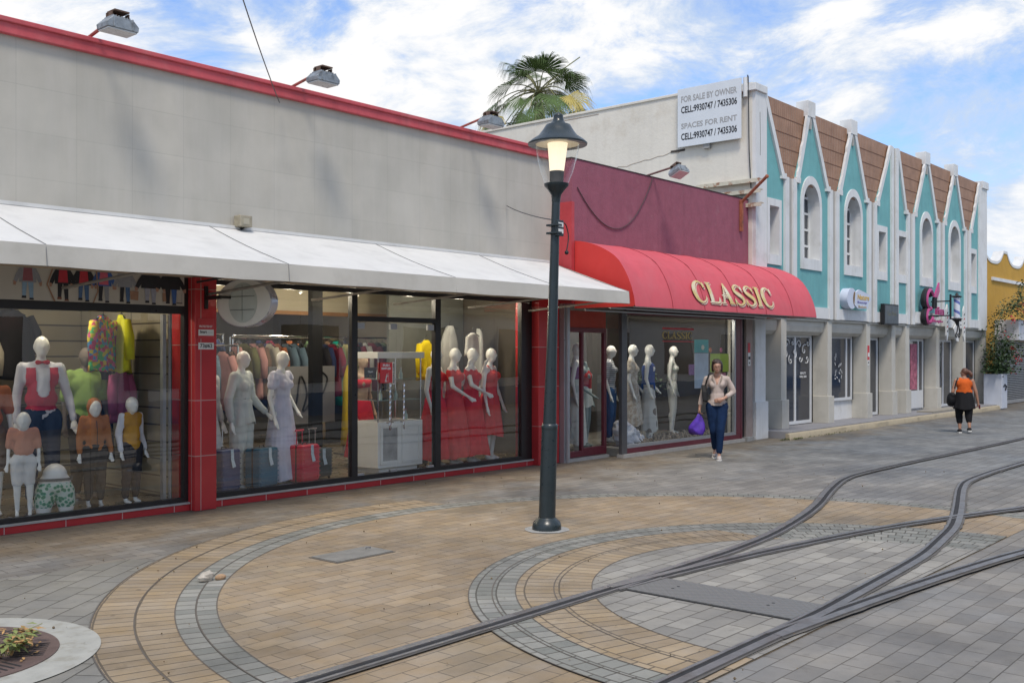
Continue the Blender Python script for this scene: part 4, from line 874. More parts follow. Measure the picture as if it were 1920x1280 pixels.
# piers
b = MB(); bxk(b, 18.58, 19.06, FY4, 10.3, 2.83, 7.08); obj('corner_pier', b, m_wht, tq)
b = MB(); bxk(b, 18.50, 19.02, 9.83, 10.3, 7.05, 7.20); obj('pier_cap', b, m_wht, tq, bev=.01)
b = MB(); bxk(b, 33.30, 34.1, FY4, 10.3, 2.83, 6.93); obj('corner_pier', b, m_wht, tq)
b = MB(); bxk(b, 33.55, 34.16, 9.83, 10.3, 6.93, 7.16); obj('pier_cap', b, m_wht, tq, bev=.01)
b = MB(); bxk(b, 25.95, 26.08, 9.86, 10.3, 2.55, 7.06); bxk(b, 26.24, 26.42, 9.86, 10.3, 2.55, 7.06); obj('middle_pier', b, m_wht, tq)
b = MB(); bxk(b, 26.08, 26.24, 9.90, 10.29, 2.58, 7.05); obj('middle_groove', b, m_greyst, tq)
for v_ in VAL:
    b = MB(); bxk(b, v_-.28, v_-.10, 9.86, 10.0, 2.55, 5.50); bxk(b, v_+.09, v_+.27, 9.86, 10.0, 2.55, 5.50); obj('pilaster', b, m_wht, tq)
    b = MB(); bxk(b, v_-.10, v_+.09, 9.90, 10.0, 2.56, 5.50); obj('pilaster_groove', b, m_greyst, tq)
edges = [19.06]+sum([[v_-.28, v_+.27] for v_ in VAL[:3]], [])+[25.95, 26.42]+sum([[v_-.28, v_+.27] for v_ in VAL[3:]], [])+[33.3]
for i in range(0, len(edges), 2):
    b = MB(); bxk(b, edges[i], edges[i+1], 9.88, 9.968, 2.56, 2.81); obj('ledge', b, m_wht, tq)
b = MB(); bxk(b, 18.6, 34.0, 9.93, 10.26, 2.50, 2.55); obj('soffit', b, m_offw, tq)
for q0, q1 in ((18.58, 19.06), (33.3, 34.1)): b = MB(); bxk(b, q0, q1, 9.872, 10.3, 2.5, 2.83); obj('pier_band', b, m_wht, tq)
# ground-floor fins
BY = 10.27
for i, (x0, x1) in enumerate([(18.62, 19.07), (19.77, 20.02), (22.10, 22.33), (24.37, 24.61), (26.03, 26.30), (27.02, 27.30), (29.43, 29.71), (31.83, 32.07), (34.0, 34.12)]):
    z0 = .0 if i == 0 else .15
    b = MB(); b.box(x0*K, x1*K, 9.905, BY if i < 8 else 10.6, z0, 2.53); obj('fin_wall', b, m_offw if i else m_wht, tq)
    b = MB(); b.box(x0*K-.03, x1*K+.05, 9.865, BY-.002 if i < 8 else 10.6, z0, .78); obj('fin_plinth', b, m_offw if i else m_wht, tq, bev=.006)
b = MB(); b.box(18.62*K, 35.2, BY, 10.45, .0, 2.6); obj('recess_wall', b, m_wht, tq)
def box_oct(b, x0, x1):
    pr = [(10.26, 2.54), (10.26, 2.22), (10.12, 2.20), (10.02, 2.28), (9.99, 2.40), (9.99, 2.54)]
    b.prism(pr, x0, x1, lambda u, v_, a: Vector((a, u, v_)))
bays = [(19.07, 19.77), (20.02, 22.10), (22.33, 24.37), (24.61, 26.03), (26.30, 27.02), (27.30, 29.43), (29.71, 31.83), (32.07, 34.0)]
for x0, x1 in bays:
    b = MB(); box_oct(b, x0*K+.005, x1*K-.005); obj('shutter_box', b, m_offw, tq)
m_whf = mat('white_door_frame', (.62, .64, .66), .4, .03, 5)
def unit(name, x0, x1, z0, z1, posts, panel=None):
    w = .07; yy = BY-.05
    b = MB(); b.box(x0, x1, yy, BY, z0, z0+w); b.box(x0, x1, yy, BY, z1-w, z1)
    for p in [x0]+posts+[x1-w]: b.box(p, p+w, yy-.001, BY, z0+w, z1-w)
    o = obj(name, b, m_whf, tq)
    b = MB(); b.box(x0+w, x1-w, yy+.02, yy+.03, z0+w, z1-w); obj('glass', b, m_dglass, o)
    b = MB(); b.box(x1, x1+.05, yy-.01, BY, z0, z1); obj('dark_seal', b, m_black, o)
    return o
d1 = unit('shop_door', 21.0, 22.62, .17, 2.22, [21.72])
b = MB(); random.seed(8); yy = BY-.055
def scroll(cx, cz, r, s_=1, a0=0):
    P_ = [(cx+s_*r*math.exp(-.13*k)*math.cos(a0+k*.45), yy, cz+r*math.exp(-.13*k)*math.sin(a0+k*.45)) for k in range(17)]; b.tube(P_, .011, 5)
for cx, cz, r, s_, a0 in ((21.3, 2.0, .15, 1, 0), (21.25, 1.75, .13, -1, 1), (21.5, 1.62, .13, 1, 2), (21.95, 1.98, .15, -1, 0), (22.2, 1.85, .16, 1, 1), (22.4, 2.02, .13, -1, 2), (22.35, 1.66, .12, 1, 4), (22.0, 1.66, .11, -1, 3), (21.7, 1.8, .13, 1, 5), (21.6, 2.03, .1, -1, 2)): scroll(cx, cz, r, s_, a0)
obj('white_scroll_decal', b, m_wht, d1)
b = MB(); b.text('BEAUTY', .30, .05, lambda u, v_, d: (22.15+u, yy-d, 1.33+v_), .02, .003); b.text('NAIL BAR', .36, .05, lambda u, v_, d: (22.15+u, yy-d, 1.25+v_), .02, .003); obj('door_lettering', b, m_wht, d1)
w1 = unit('shop_window', 23.05, 25.0, .62, 2.22, [24.62])
b = MB(); random.seed(14)
for k in range(16):
    x = 24.0+random.uniform(-.1, .35); z = random.uniform(1.0, 1.75); a = random.uniform(0, 3.1); b.poly([(x+.035*math.cos(a+q), BY-.056, z+.05*math.sin(a+q)) for q in (0, .6, 3.14, 3.7)])
obj('flower_decal', b, m_wht, w1)
unit('shop_door', 25.5, 26.7, .17, 2.2, []); unit('shop_door', 27.2, 27.74, .17, 2.2, [])
w2 = unit('shop_window', 28.5, 30.2, .2, 2.2, [29.0, 29.75])
m_pink = mat('pink_curtain', (.38, .12, .17), .8, .5, 8)
b = MB(); b.box(29.15, 29.70, BY-.045, BY-.04, .75, 2.05); obj('pink_poster', b, m_pink, w2)
b = MB(); b.box(28.56, 30.13, BY-.06, BY-.052, .22, .72); obj('lower_panel', b, m_whf, w2)
unit('shop_door', 31.0, 32.7, .17, 2.2, [31.9]); unit('shop_door', 33.3, 35.0, .17, 2.2, [])
# step in front
b = MB(); b.box(19.75, 35.0, 9.40, BY, 0, .15); obj('entrance_step', b, mat('grey_step_top', (.22, .22, .235), .8, .1, 3), tq)
b = MB(); random.seed(6)
P_ = [(19.55+k*(34.9-19.55)/60) for k in range(61)]
b.loft([[(x, 9.30+.012*noise.noise((x*1.5, 0, 0)), 0), (x, 9.315+.012*noise.noise((x*1.5, 0, 0)), .105+.01*noise.noise((x*2, 3, 0))), (x, 9.345, .125), (x, 9.402, .13), (x, 9.402, 0)] for x in P_], caps=True)
obj('worn_kerb', b, mat('worn_beige_kerb', (.36, .31, .22), .9, .15, 4, bump=.6, bscale=20, dirt=((.20, .18, .14), .5, .65, .6, 4)), tq, smooth=50)
b = MB(); b.box(28.6, 31.3, 9.41, 9.86, .151, .19); obj('upper_step', b, mat('beige_step', (.27, .25, .21), .85, .1, 3), tq)
# side wall seen over the mauve shop
b = MB(); b.box(19.15, 19.45, 10.3, 19.5, 0, 7.40); b.box(19.15, 19.45, 9.95, 10.3, 2.5, 7.40); obj('side_wall', b, m_side, tq)
b = MB(); b.box(19.12, 19.5, 10.3, 19.5, 7.40, 7.46); obj('side_coping', b, m_side, tq, bev=.01)
b = MB(); b.box(19.45, 35.2, 19.3, 19.5, 0, 7.3); b.box(35.0, 35.18, 10.3, 19.3, 0, 7.3); b.box(19.45, 35.0, 10.30, 19.3, 7.15, 7.25); obj('rear_walls', b, m_side, tq)
b = MB(); P_ = [(19.145, 11.62+k*.12, 6.20+.09*noise.noise((k*1.3, 1, 0))-k*.013) for k in range(26)]; b.tube(P_, [.010]+[.004]*24+[.001], 5)
P2 = [(19.145, 14.9-k*.15, 7.33+.02*noise.noise((k, 7, 0))) for k in range(8)]; b.tube(P2, .005, 5)
obj('wall_crack', b, mat('rusty_crack', (.34, .25, .17), .9, .3, 8), tq)
b = MB(); b.box(19.135, 19.15, 11.55, 11.9, 6.18, 6.225); obj('broken_plaster', b, mat('dark_hole', (.06, .05, .045), .9), tq)
b = MB(); b.tube([(19.12, 10.03, 7.42), (19.11, 10.03, 7.55), (19.08, 10.0, 7.5), (19.1, 9.99, 6.0), (19.12, 9.96, 5.2)], .012, 6); obj('wall_cable', b, m_black, tq)
b = MB(); b.tube([(19.10, 10.07, 7.1), (19.10, 10.07, 7.5)], .05, 10); obj('vent_pipe', b, m_wht, tq, smooth=True)
b = MB(); b.tube([(18.58*K+.18, 9.868, 6.8), (18.58*K+.2, 9.868, 6.2), (18.58*K+.19, 9.868, 5.9)], .006, 5); obj('pier_crack', b, mat('hairline', (.15, .15, .15), .9), tq)
for i, (z, y1, y0) in enumerate(((5.36, 11.2, 9.72), (5.14, 10.9, 9.70), (4.86, 10.4, 9.68))):
    t = thing('rusty_beam', ['rusty white angle beam on the side wall, topmost of three', 'rusty white angle beam on the side wall, middle of three', 'rusty white angle beam on the side wall, lowest of three'][i], 'beam', (19.05, y0, z), group='rusty beams on the white side wall')
    m_rb = mat('flaking_white_rust', (.55, .52, .42), .8, .1, 6, dirt=((.28, .12, .06), .52, .6, .9, 5))
    b = MB(); b.box(19.02, 19.148, y0, y1, z, z+.02); obj('flange', b, m_rb, t)
    b = MB(); b.box(19.02, 19.04, y0, y1, z-.06, z-.001); obj('web', b, m_rb, t)
# FOR SALE sign
t = thing('sale_sign', 'white board with grey and black letters offering the building for sale and rent', 'sign', (19.0, 10.88, 6.25))
SX, SY, SZ = 19.02, 10.90, 6.87
b = MB(); b.box(19.03, 19.06, 10.14, 11.66, 6.245, 7.50); obj('board', b, mat('sign_board_white', (.62, .66, .70), .5, .04, 3), t, bev=.002)
for s_, z, h, w, m_ in (('FOR SALE BY OWNER', 7.27, .135, 1.34, m_greyink), ('CELL:9930747 / 7435306', 7.04, .15, 1.34, m_ink), ('SPACES FOR RENT', 6.69, .12, 1.34, m_greyink), ('CELL:9930747 / 7435306', 6.46, .15, 1.34, m_ink)):
    b = MB(); b.text(s_, w, h, lambda u, v_, d: (19.029-d, SY-u, z+v_), .022, .002); obj('lettering', b, m_, t)
b = MB(); b.box(19.06, 19.15, 10.9, 11.05, 6.15, 6.5); obj('mount', b, m_conc, t)
# signs on the turquoise front
t = thing('round_shop_sign', 'white round light box with gold and violet lettering on the turquoise wall', 'sign', (24.2, 9.7, 2.95))
CX, CZ = 23.78, 3.10
def disc3(b, r, y0, y1, cx=CX, cz=CZ, rx=1.0, n=36): b.loft([[(cx+rr*rx*math.cos(k*2*math.pi/n), y, cz+rr*math.sin(k*2*math.pi/n)) for k in range(n)] for rr, y in ((.001, y0), (r, y0), (r, y1), (.001, y1))])
b = MB(); disc3(b, .25, 9.72, 9.965, rx=1.15); obj('light_box', b, mat('pale_blue_white', (.55, .60, .72), .5, .03, 4), t, smooth=True)
b = MB(); b.plate([(23.95, 3.25), (24.15, 3.33), (24.5, 3.28), (24.85, 3.22), (24.9, 3.10), (24.75, 3.0), (24.7, 2.88), (24.1, 2.86), (23.9, 2.95)], [], 9.70, 9.74); obj('letter_backing', b, mat('pale_blue_white', (.55, .60, .72)), t)
b = MB(); disc3(b, .17, 9.712, 9.719, rx=.6, cx=CX+.16); obj('brown_emblem', b, mat('brown_ink', (.18, .11, .04), .6, .4, 30), t)
for s_, cx, cz, w, h, m_ in (('Nature', 24.42, 3.15, .72, .13, mat('gold_ink2', (.6, .38, .08), .4)), ('Beauty', 24.35, 3.02, .6, .06, mat('violet_ink', (.18, .15, .4), .4)), ('Salon', 24.35, 2.92, .5, .06, mat('tan_ink', (.45, .33, .2), .4))):
    b = MB(); b.text(s_, w, h, lambda u, v_, d: (cx+u, 9.698-d, cz+v_), .02, .006); obj('lettering', b, m_, t)
t = thing('square_shop_sign', 'dark slate square sign with faint lettering beneath the middle pier', 'sign', (26.6, 9.8, 2.5))
b = MB(); b.box(25.95, 26.95, 9.76, 9.86, 2.52, 3.06); obj('frame', b, m_ink, t, bev=.003)
b = MB(); b.box(25.99, 26.91, 9.752, 9.76, 2.56, 3.02); obj('panel', b, mat('slate', (.06, .075, .09), .4, .1, 4), t)
b = MB(); b.text('Casa Moda', .62, .12, lambda u, v_, d: (26.45+u, 9.7515-d, 2.82+v_), .0, .002); obj('lettering', b, mat('faint_gold', (.14, .14, .10), .5), t)
t = thing('pink_shop_sign', 'pink and black script shop sign with a pointed lipstick-like blade on the turquoise front', 'sign', (29.3, 9.75, 2.6))
m_pk = mat('magenta_sign', (.42, .06, .20), .4, .06, 5)
b = MB(); b.box(28.55, 30.1, 9.83, 9.89, 2.62, 2.93); obj('white_backing', b, m_wht, t)
for m_, y, dx, w in ((m_ink, 9.76, -.05, .085), (m_pk, 9.70, 0, .06)):
    b = MB(); P_ = [(29.42, 3.42), (29.2, 3.55), (28.95, 3.42), (28.90, 3.2), (29.1, 3.05), (29.25, 3.03), (29.0, 2.98), (28.88, 2.8), (28.98, 2.66), (29.2, 2.66), (29.4, 2.78)]
    Q = spline(P_, 6); b.tube([(x+dx, y, z) for x, z in Q], w, 6); obj('letter_e', b, m_, t, smooth=True)
b = MB(); b.text('rien', .62, .22, lambda u, v_, d: (29.74+u, 9.64-d, 2.98+v_), .03, .06); obj('lettering', b, m_pk, t)
b = MB(); b.text('Lifestyles', .85, .10, lambda u, v_, d: (29.55+u, 9.62-d, 2.68+v_), .02, .03); obj('lettering', b, m_pk, t)
b = MB(); b.plate([(29.55, 3.38), (29.95, 3.8), (29.97, 3.55), (29.75, 3.32)], [], 9.68, 9.73); obj('pink_blade', b, m_pk, t)
b = MB(); b.tube([(29.45, 9.69, 3.05), (29.5, 9.69, 3.35), (29.62, 9.69, 3.36), (29.6, 9.69, 3.05)], .05, 6); b.box(29.42, 30.0, 9.72, 9.78, 2.82, 2.86); obj('black_strokes', b, m_ink, t)
# barber pole on a bracket plus flat barber signs
def spiral_mat(name, cols, rate, thick):
    m = bpy.data.materials.new(name); m.use_nodes = True; nt = m.node_tree; N = nt.nodes; L = nt.links; b = N['Principled BSDF']; b.inputs['Roughness'].default_value = .3
    tc = N.new('ShaderNodeTexCoord'); sx = N.new('ShaderNodeSeparateXYZ'); L.new(tc.outputs['Object'], sx.inputs[0])
    at = N.new('ShaderNodeMath'); at.operation = 'ARCTAN2'; L.new(sx.outputs[1], at.inputs[0]); L.new(sx.outputs[0], at.inputs[1])
    ma = N.new('ShaderNodeMath'); ma.operation = 'MULTIPLY_ADD'; L.new(sx.outputs[2], ma.inputs[0]); ma.inputs[1].default_value = rate; L.new(at.outputs[0], ma.inputs[2])
    dv = N.new('ShaderNodeMath'); dv.operation = 'DIVIDE'; L.new(ma.outputs[0], dv.inputs[0]); dv.inputs[1].default_value = 2*math.pi
    fr = N.new('ShaderNodeMath'); fr.operation = 'FRACT'; L.new(dv.outputs[0], fr.inputs[0])
    cr = N.new('ShaderNodeValToRGB'); cr.color_ramp.interpolation = 'CONSTANT'; L.new(fr.outputs[0], cr.inputs[0])
    e = cr.color_ramp.elements; e[0].color = (*cols[0], 1); e[0].position = 0; e[1].color = (*cols[1], 1); e[1].position = thick
    L.new(cr.outputs[0], b.inputs['Base Color']); return m
BX, BY_ = 30.25, 9.30
t = thing('barber_pole', 'blue and white striped barber pole hanging on a black bracket', 'barber pole', (BX, BY_, 2.66))
b = MB(); b.lathe([(.085, -.30), (.085, .30)], (0, 0, 0), 20); o = obj('striped_tube', b, spiral_mat('barber_stripe', ((.12, .16, .42), (.62, .66, .74)), 22, .3), t, local=True, smooth=True); place(o, (0, 0, .42), 0, t)
b = MB(); b.lathe([(.0, .86), (.03, .84), (.05, .78), (.15, .74), (.10, .71)], (BX, BY_, 2.66), 16); b.lathe([(.10, .13), (.15, .10), (.06, .02), (.02, -.08), (0, -.10)], (BX, BY_, 2.66), 16); obj('end_cap', b, m_ink, t, smooth=True)
b = MB(); b.tube([(29.85, 9.35, 2.74), (29.85, 9.35, 3.45)], .03, 6); b.tube([(29.85, 9.35, 3.40), (30.2, 9.3, 3.40)], .02, 6); b.tube([(29.85, 9.35, 2.76), (30.2, 9.3, 2.76)], .02, 6); b.tube([(29.85, 9.35, 3.26), (29.85, 9.89, 3.26)], .02, 6); b.tube([(29.85, 9.35, 2.85), (29.85, 9.89, 2.85)], .02, 6); obj('bracket', b, m_ink, t)
t = thing('barber_shop_sign', 'white cut-out barber sign with striped poles and scissors under the barber pole', 'sign', (31, 9.6, 2.2))
yb = 9.62
b = MB(); b.box(30.55, 31.75, yb, yb+.03, 2.53, 2.86); obj('panel', b, m_wp, t)
for x in (30.38, 31.92):
    b = MB(); b.prism([(x-.09, 2.30), (x, 2.14), (x+.09, 2.30), (x+.09, 3.05), (x, 3.2), (x-.09, 3.05)], yb-.02, yb+.015, lambda u, v_, a: Vector((u, a, v_))); p_ = obj('pole_shape', b, m_wp, t)
    b = MB()
    for k in range(5): z = 2.38+k*.13; b.mi = k % 2; b.poly([(x-.05, yb-.024, z), (x+.05, yb-.024, z+.04), (x+.05, yb-.024, z+.085), (x-.05, yb-.024, z+.045)])
    obj('stripes', b, [m_ink, m_redink], p_)
b = MB(); b.prism([(30.85, 2.5), (31.1, 2.15), (31.3, 2.12), (31.35, 2.4), (31.45, 2.65), (31.35, 3.25), (31.2, 3.1), (31.15, 2.7)], yb-.05, yb-.021, lambda u, v_, a: Vector((u, a, v_))); obj('scissor_backing', b, m_wp, t)
b = MB(); b.tube([(31.25, yb-.06, 3.1), (31.22, yb-.06, 2.7), (31.1, yb-.06, 2.4)], .02, 5); b.tube([(31.32, yb-.06, 3.1), (31.25, yb-.06, 2.7), (31.33, yb-.06, 2.4)], .02, 5)
for cx in (31.05, 31.3): b.tube([(cx+.07*math.cos(k*.7), yb-.06, 2.32+.07*math.sin(k*.7)) for k in range(10)], .016, 5)
obj('scissors', b, m_ink, t)
b = MB(); b.text('Barber', .3, .07, lambda u, v_, d: (31.58+u, yb-.001-d, 2.76+v_), .02, .003); b.text('Shop', .26, .07, lambda u, v_, d: (31.58+u, yb-.001-d, 2.63+v_), .02, .003); obj('lettering', b, m_ink, t)
t = thing('pier_sticker', 'red and white sticker on the white fin beside the glazed window', 'sticker', (24.9*1.0, 9.86, 1.5))
b = MB(); b.box(24.45*K-.02, 24.45*K+.10, 9.898, 9.904, 1.62, 1.98); obj('red_part', b, m_redink, t)
b = MB(); b.box(24.45*K-.01, 24.45*K+.09, 9.893, 9.897, 1.70, 1.80); b.box(24.45*K-.01, 24.45*K+.09, 9.898, 9.904, 1.48, 1.615); obj('white_part', b, m_wp, t)
b = MB(); b.sph((24.45*K+.04, 9.896, 1.55), (.03, .003, .03), 8); obj('mark', b, m_ink, t)
# ---------------------------------------------------------------- yellow building
m_yel = mat('ochre_paint', (.50, .28, .035), .8, .08, 2, streak=.2, bump=.2)
yb_ = thing('yellow_building', 'ochre yellow shop building with a scalloped white-edged parapet and roller grille', 'building', (42, 13, 0))
YF = 10.0
P_ = [(35.20, 4.0), (35.20, 5.22)]
def sc(x0, x1, z, dz):
    return [(x0+(x1-x0)*k/12, z-dz*(1-abs(2*k/12-1)**3)) for k in range(13)]
top_ = [(35.20, 5.22)]
x = 35.25; segs = []
while x < 52:
    segs += sc(x, x+2.25, 5.25, .42); x += 2.25; segs += [(x+.42, 5.25)]; x += .42
outl = [(35.20, 2.2)]+segs[:1]+segs[1:]+[(segs[-1][0], 2.2)]
b = MB(); b.plate(outl, [], YF, YF+.3); obj('front_wall', b, m_yel, yb_)
b = MB(); 
b.loft([[(x_, YF-.02, z_-.04), (x_, YF-.02, z_+.05), (x_, YF+.32, z_+.05), (x_, YF+.32, z_-.04)] for x_, z_ in segs], caps=True); obj('scalloped_coping', b, m_wht, yb_)
b = MB(); b.box(36.1, 52, YF-.06, YF, 4.22, 4.33); obj('moulding', b, m_wht, yb_)
b = MB(); b.box(36.5, 52, YF-.75, YF-.001, 2.22, 2.90); obj('canopy', b, mat('pale_canopy', (.55, .57, .62), .6, .05, 2), yb_)
b = MB(); b.box(35.2, 36.5, YF, YF+.3, 0, 2.2); obj('corner_wall', b, m_yel, yb_)
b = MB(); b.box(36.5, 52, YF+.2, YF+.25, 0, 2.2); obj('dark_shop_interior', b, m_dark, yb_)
b = MB()
for k in range(34): b.box(36.5, 44, YF+.05, YF+.07, .12+k*.062, .12+k*.062+.024)
for k in range(50): b.box(36.5+k*.15, 36.52+k*.15, YF+.055, YF+.065, .1, 2.2)
b.box(36.5, 44, YF+.03, YF+.08, .02, .14); obj('roller_grille', b, m_alum, yb_)
b = MB(); b.box(35.2, 52, 18.0, 18.3, 0, 5.2); b.box(35.4, 52, 10.3, 18, 4.3, 4.4); obj('rear_part', b, m_yel, yb_)
t = thing('purple_building', 'purple-mauve building with white pilasters rising behind the yellow parapet', 'building', (47, 13, 0))
b = MB(); b.box(35.9, 60, 12.2, 13.0, 0, 5.50); obj('wall', b, mat('dusty_purple', (.25, .16, .23), .85, .1, 2), t)
b = MB(); b.box(35.9, 60, 12.15, 13.05, 5.50, 5.56); obj('coping', b, mat('dark_purple', (.12, .07, .11), .8), t)
for xx in (37.1, 39.9, 42.7): b = MB(); b.box(xx, xx+.55, 12.1, 12.199, 4, 5.54); obj('pilaster', b, m_wht, t)
# planter and bougainvillea
t = thing('planter', 'tall white square planter box at the corner of the white and yellow buildings', 'planter', (34.1, 9.4, 0))
b = MB(); b.box(34.55, 35.15, 9.25, 9.80, .02, 1.12); obj('box', b, mat('pale_blue_planter', (.52, .56, .64), .6, .05, 3), t, bev=.01)
b = MB(); b.tube([(34.7, 9.245, .72), (34.85, 9.24, .78), (34.98, 9.24, .72), (34.88, 9.24, .60)], .03, 6); b.box(34.6, 34.72, 9.243, 9.248, 1.02, 1.06); obj('black_mark', b, m_ink, t)
t = thing('bougainvillea', 'climbing bougainvillea with red flowers growing from the white planter', 'plant', (34.85, 9.5, 1.1))
random.seed(31); b1, b2, b3 = MB(), MB(), MB()
m_gr = mat('bougainvillea_leaf', (.035, .07, .025), .5, .4, 9); m_fl = mat('bougainvillea_flower', (.55, .05, .06), .6, .35, 9)
stems = [[(34.8, 9.5, 1.1), (34.85, 9.6, 2.0), (35.2, 9.55, 2.9), (35.6, 9.3, 3.3), (36.4, 9.15, 3.4), (37.4, 9.1, 3.2)], [(34.9, 9.5, 1.1), (35.1, 9.4, 1.6), (35.5, 9.35, 1.9), (35.9, 9.3, 1.9)], [(34.75, 9.5, 1.1), (34.9, 9.55, 1.7), (35.0, 9.5, 2.6), (35.1, 9.35, 3.2)], [(34.95, 9.5, 1.1), (35.2, 9.45, 1.4), (35.3, 9.4, 1.8)], [(35.9, 9.3, 3.3), (36.6, 9.2, 3.0), (37.6, 9.15, 2.95), (38.6, 9.1, 3.1)], [(36.0, 9.3, 3.3), (36.9, 9.3, 3.7), (37.2, 9.3, 4.1)]]
for si, st_ in enumerate(stems):
    Q = spline(st_, 8); b1.tube(Q, .012, 5)
    for q in Q:
        low = q[2] < 2.2
        for k in range(46 if low else 16):
            sp = .30 if low else .14; c_ = Vector(q)+Vector((random.gauss(0, sp), random.gauss(0, sp*.7), random.gauss(0, sp)))
            if c_.y > 9.88: c_.y = 9.8
            if c_.z < 1.14: c_.z = 1.14+random.random()*.2
            leaf(b2, c_, (random.uniform(-1, 1), random.uniform(-1, 1), random.uniform(-.6, .6)), Vector((random.uniform(-.4, .4), random.uniform(-.4, .4), 1)).normalized(), random.uniform(.06, .11), random.uniform(.02, .04))
for c_, n_, r_ in (((35.45, 9.15, 1.95), 50, .12), ((35.95, 9.2, 1.55), 60, .14), ((36.2, 9.15, 1.62), 40, .12), ((35.7, 9.2, 1.2), 30, .1), ((36.3, 9.1, 3.35), 60, .16), ((37.0, 9.1, 3.1), 60, .2), ((37.8, 9.1, 3.1), 80, .25), ((35.4, 9.2, 2.9), 40, .15), ((35.15, 9.3, 2.4), 20, .12), ((38.4, 9.1, 2.98), 60, .2)):
    for k in range(n_//2):
        q = Vector(c_)+Vector((random.gauss(0, r_*.7), random.gauss(0, r_*.6), random.gauss(0, r_*.6)))
        leaf(b3, q, (random.uniform(-1, 1), random.uniform(-1, 1), random.uniform(-1, 1)), Vector((random.uniform(-1, 1), random.uniform(-1, 1), .6)).normalized(), random.uniform(.05, .08), random.uniform(.02, .035))
obj('stems', b1, m_stem, t); obj('leaves', b2, m_gr, t); obj('flowers', b3, m_fl, t)
random.seed(41); b2 = MB()
for k in range(260):
    x = random.uniform(19.2, 19.95) if k < 170 else random.uniform(20, 23)
    leaf(b2, (x, 9.28-random.random()*.08+(.1 if x < 19.6 else 0), .01), (random.uniform(-1, 1), random.uniform(-1, 1), random.uniform(.2, 1.2)), (0, -.3, 1), random.uniform(.02, .06), .007)
tag(obj('kerb_weeds', b2, mat('dull_moss', (.08, .095, .03), .8, .4, 10)), 'low dull green weeds along the foot of the worn kerb', 'weeds', kind='stuff')
# ---------------------------------------------------------------- street lamp
m_lp = mat('dark_green_black_enamel', (.018, .028, .033), .32, .1, 6, dirt=((.05, .05, .045), .6, .75, .4, 9), bump=.05)
t = thing('street_lamp', 'dark green cast lamp post with a conical hat and a lit warm diffuser', 'street lamp', (8.04, 6.467, 0))
LN = (.0185, -.0215)
C0 = (8.04, 6.467, 0)
b = MB(); b.lathe([(0, .0), (.148, .0), (.148, .045), (.135, .085), (.10, .115), (.088, .13)], C0, 36, LN); obj('base_flange', b, m_lp, t, smooth=True)
b = MB(); b.lathe([(.086, .125), (.080, 1.02)], C0, 32, LN); obj('lower_shaft', b, m_lp, t, smooth=True)
b = MB(); b.lathe([(.080, 1.02), (.083, 1.03), (.083, 1.06), (.076, 1.075), (.070, 1.08)], C0, 32, LN); obj('collar', b, m_lp, t, smooth=True)
b = MB(); b.lathe([(.068, 1.08), (.054, 1.8), (.046, 2.8), (.042, 3.34)], C0, 32, LN); obj('upper_shaft', b, m_lp, t, smooth=True)
b = MB(); b.lathe([(.042, 3.32), (.046, 3.36), (.05, 3.40), (.085, 3.45), (.122, 3.49), (.126, 3.515), (.0, 3.52)], C0, 36, LN); obj('lantern_bowl', b, m_lp, t, smooth=True)
b = MB(); b.lathe([(.122, 3.517), (.165, 3.63), (.20, 3.76), (.222, 3.90), (.226, 3.915)], C0, 40, LN)
lg = glass_mat('lantern_glass', (.97, .98, .975), 1.0); obj('lantern_glass', b, lg, t, smooth=True)
b = MB(); b.lathe([(.070, 3.521), (.072, 3.6), (.074, 3.64), (.0, 3.641)], C0, 24, LN); obj('lamp_holder', b, mat('grey_holder', (.09, .085, .08), .6), t, smooth=True)
b = MB(); b.lathe([(.0, 3.642), (.073, 3.642), (.103, 3.925), (.0, 3.928)], C0, 32, LN); obj('diffuser', b, mat('lit_diffuser', (.85, .8, .68), .5, 0, emit=((1, .80, .55), .75)), t, smooth=True)
b = MB(); b.lathe([(.0, 3.93), (.225, 3.915), (.228, 3.93)], C0, 40, LN); obj('reflector_plate', b, mat('cream_reflector', (.55, .5, .4), .5, emit=((1, .8, .5), .12)), t, smooth=True)
b = MB(); b.lathe([(.228, 3.912), (.300, 3.908), (.303, 3.925), (.27, 3.955), (.20, 4.0), (.155, 4.06), (.125, 4.11), (.120, 4.113), (.085, 4.12), (.06, 4.15), (.048, 4.195), (.050, 4.20), (.045, 4.215), (.02, 4.235), (0, 4.238)], C0, 44, LN); obj('hat', b, m_lp, t, smooth=50)
L3 = (8.04+LN[0]*3.05, 6.467+LN[1]*3.05)
b = MB(); b.box(L3[0]-.06, L3[0]+.045, L3[1]-.075, L3[1]-.045, 2.98, 3.14); b.box(L3[0]-.075, L3[0]+.0, L3[1]-.09, L3[1]+.06, 3.0, 3.02); b.box(L3[0]-.075, L3[0]+.0, L3[1]-.09, L3[1]+.06, 3.08, 3.10); obj('clamp_box', b, m_lp, t, bev=.003)
for z in (3.07, 3.005): b = MB(); b.box(L3[0]-.045, L3[0]+.03, L3[1]-.082, L3[1]-.076, z, z+.045); obj('label_plate', b, m_wp, t)
b = MB(); Q = spline([(L3[0]+.03, L3[1]-.05, 3.13), (L3[0]+.10, L3[1]-.06, 3.10), (L3[0]+.13, L3[1]-.07, 2.98), (L3[0]+.10, L3[1]-.07, 2.84)], 6); b.tube(Q, .006, 6); obj('loose_cable', b, m_ink, t); b = MB(); b.sph((L3[0]+.10, L3[1]-.07, 2.82), .022, 10); obj('cable_plug', b, m_ink, t)
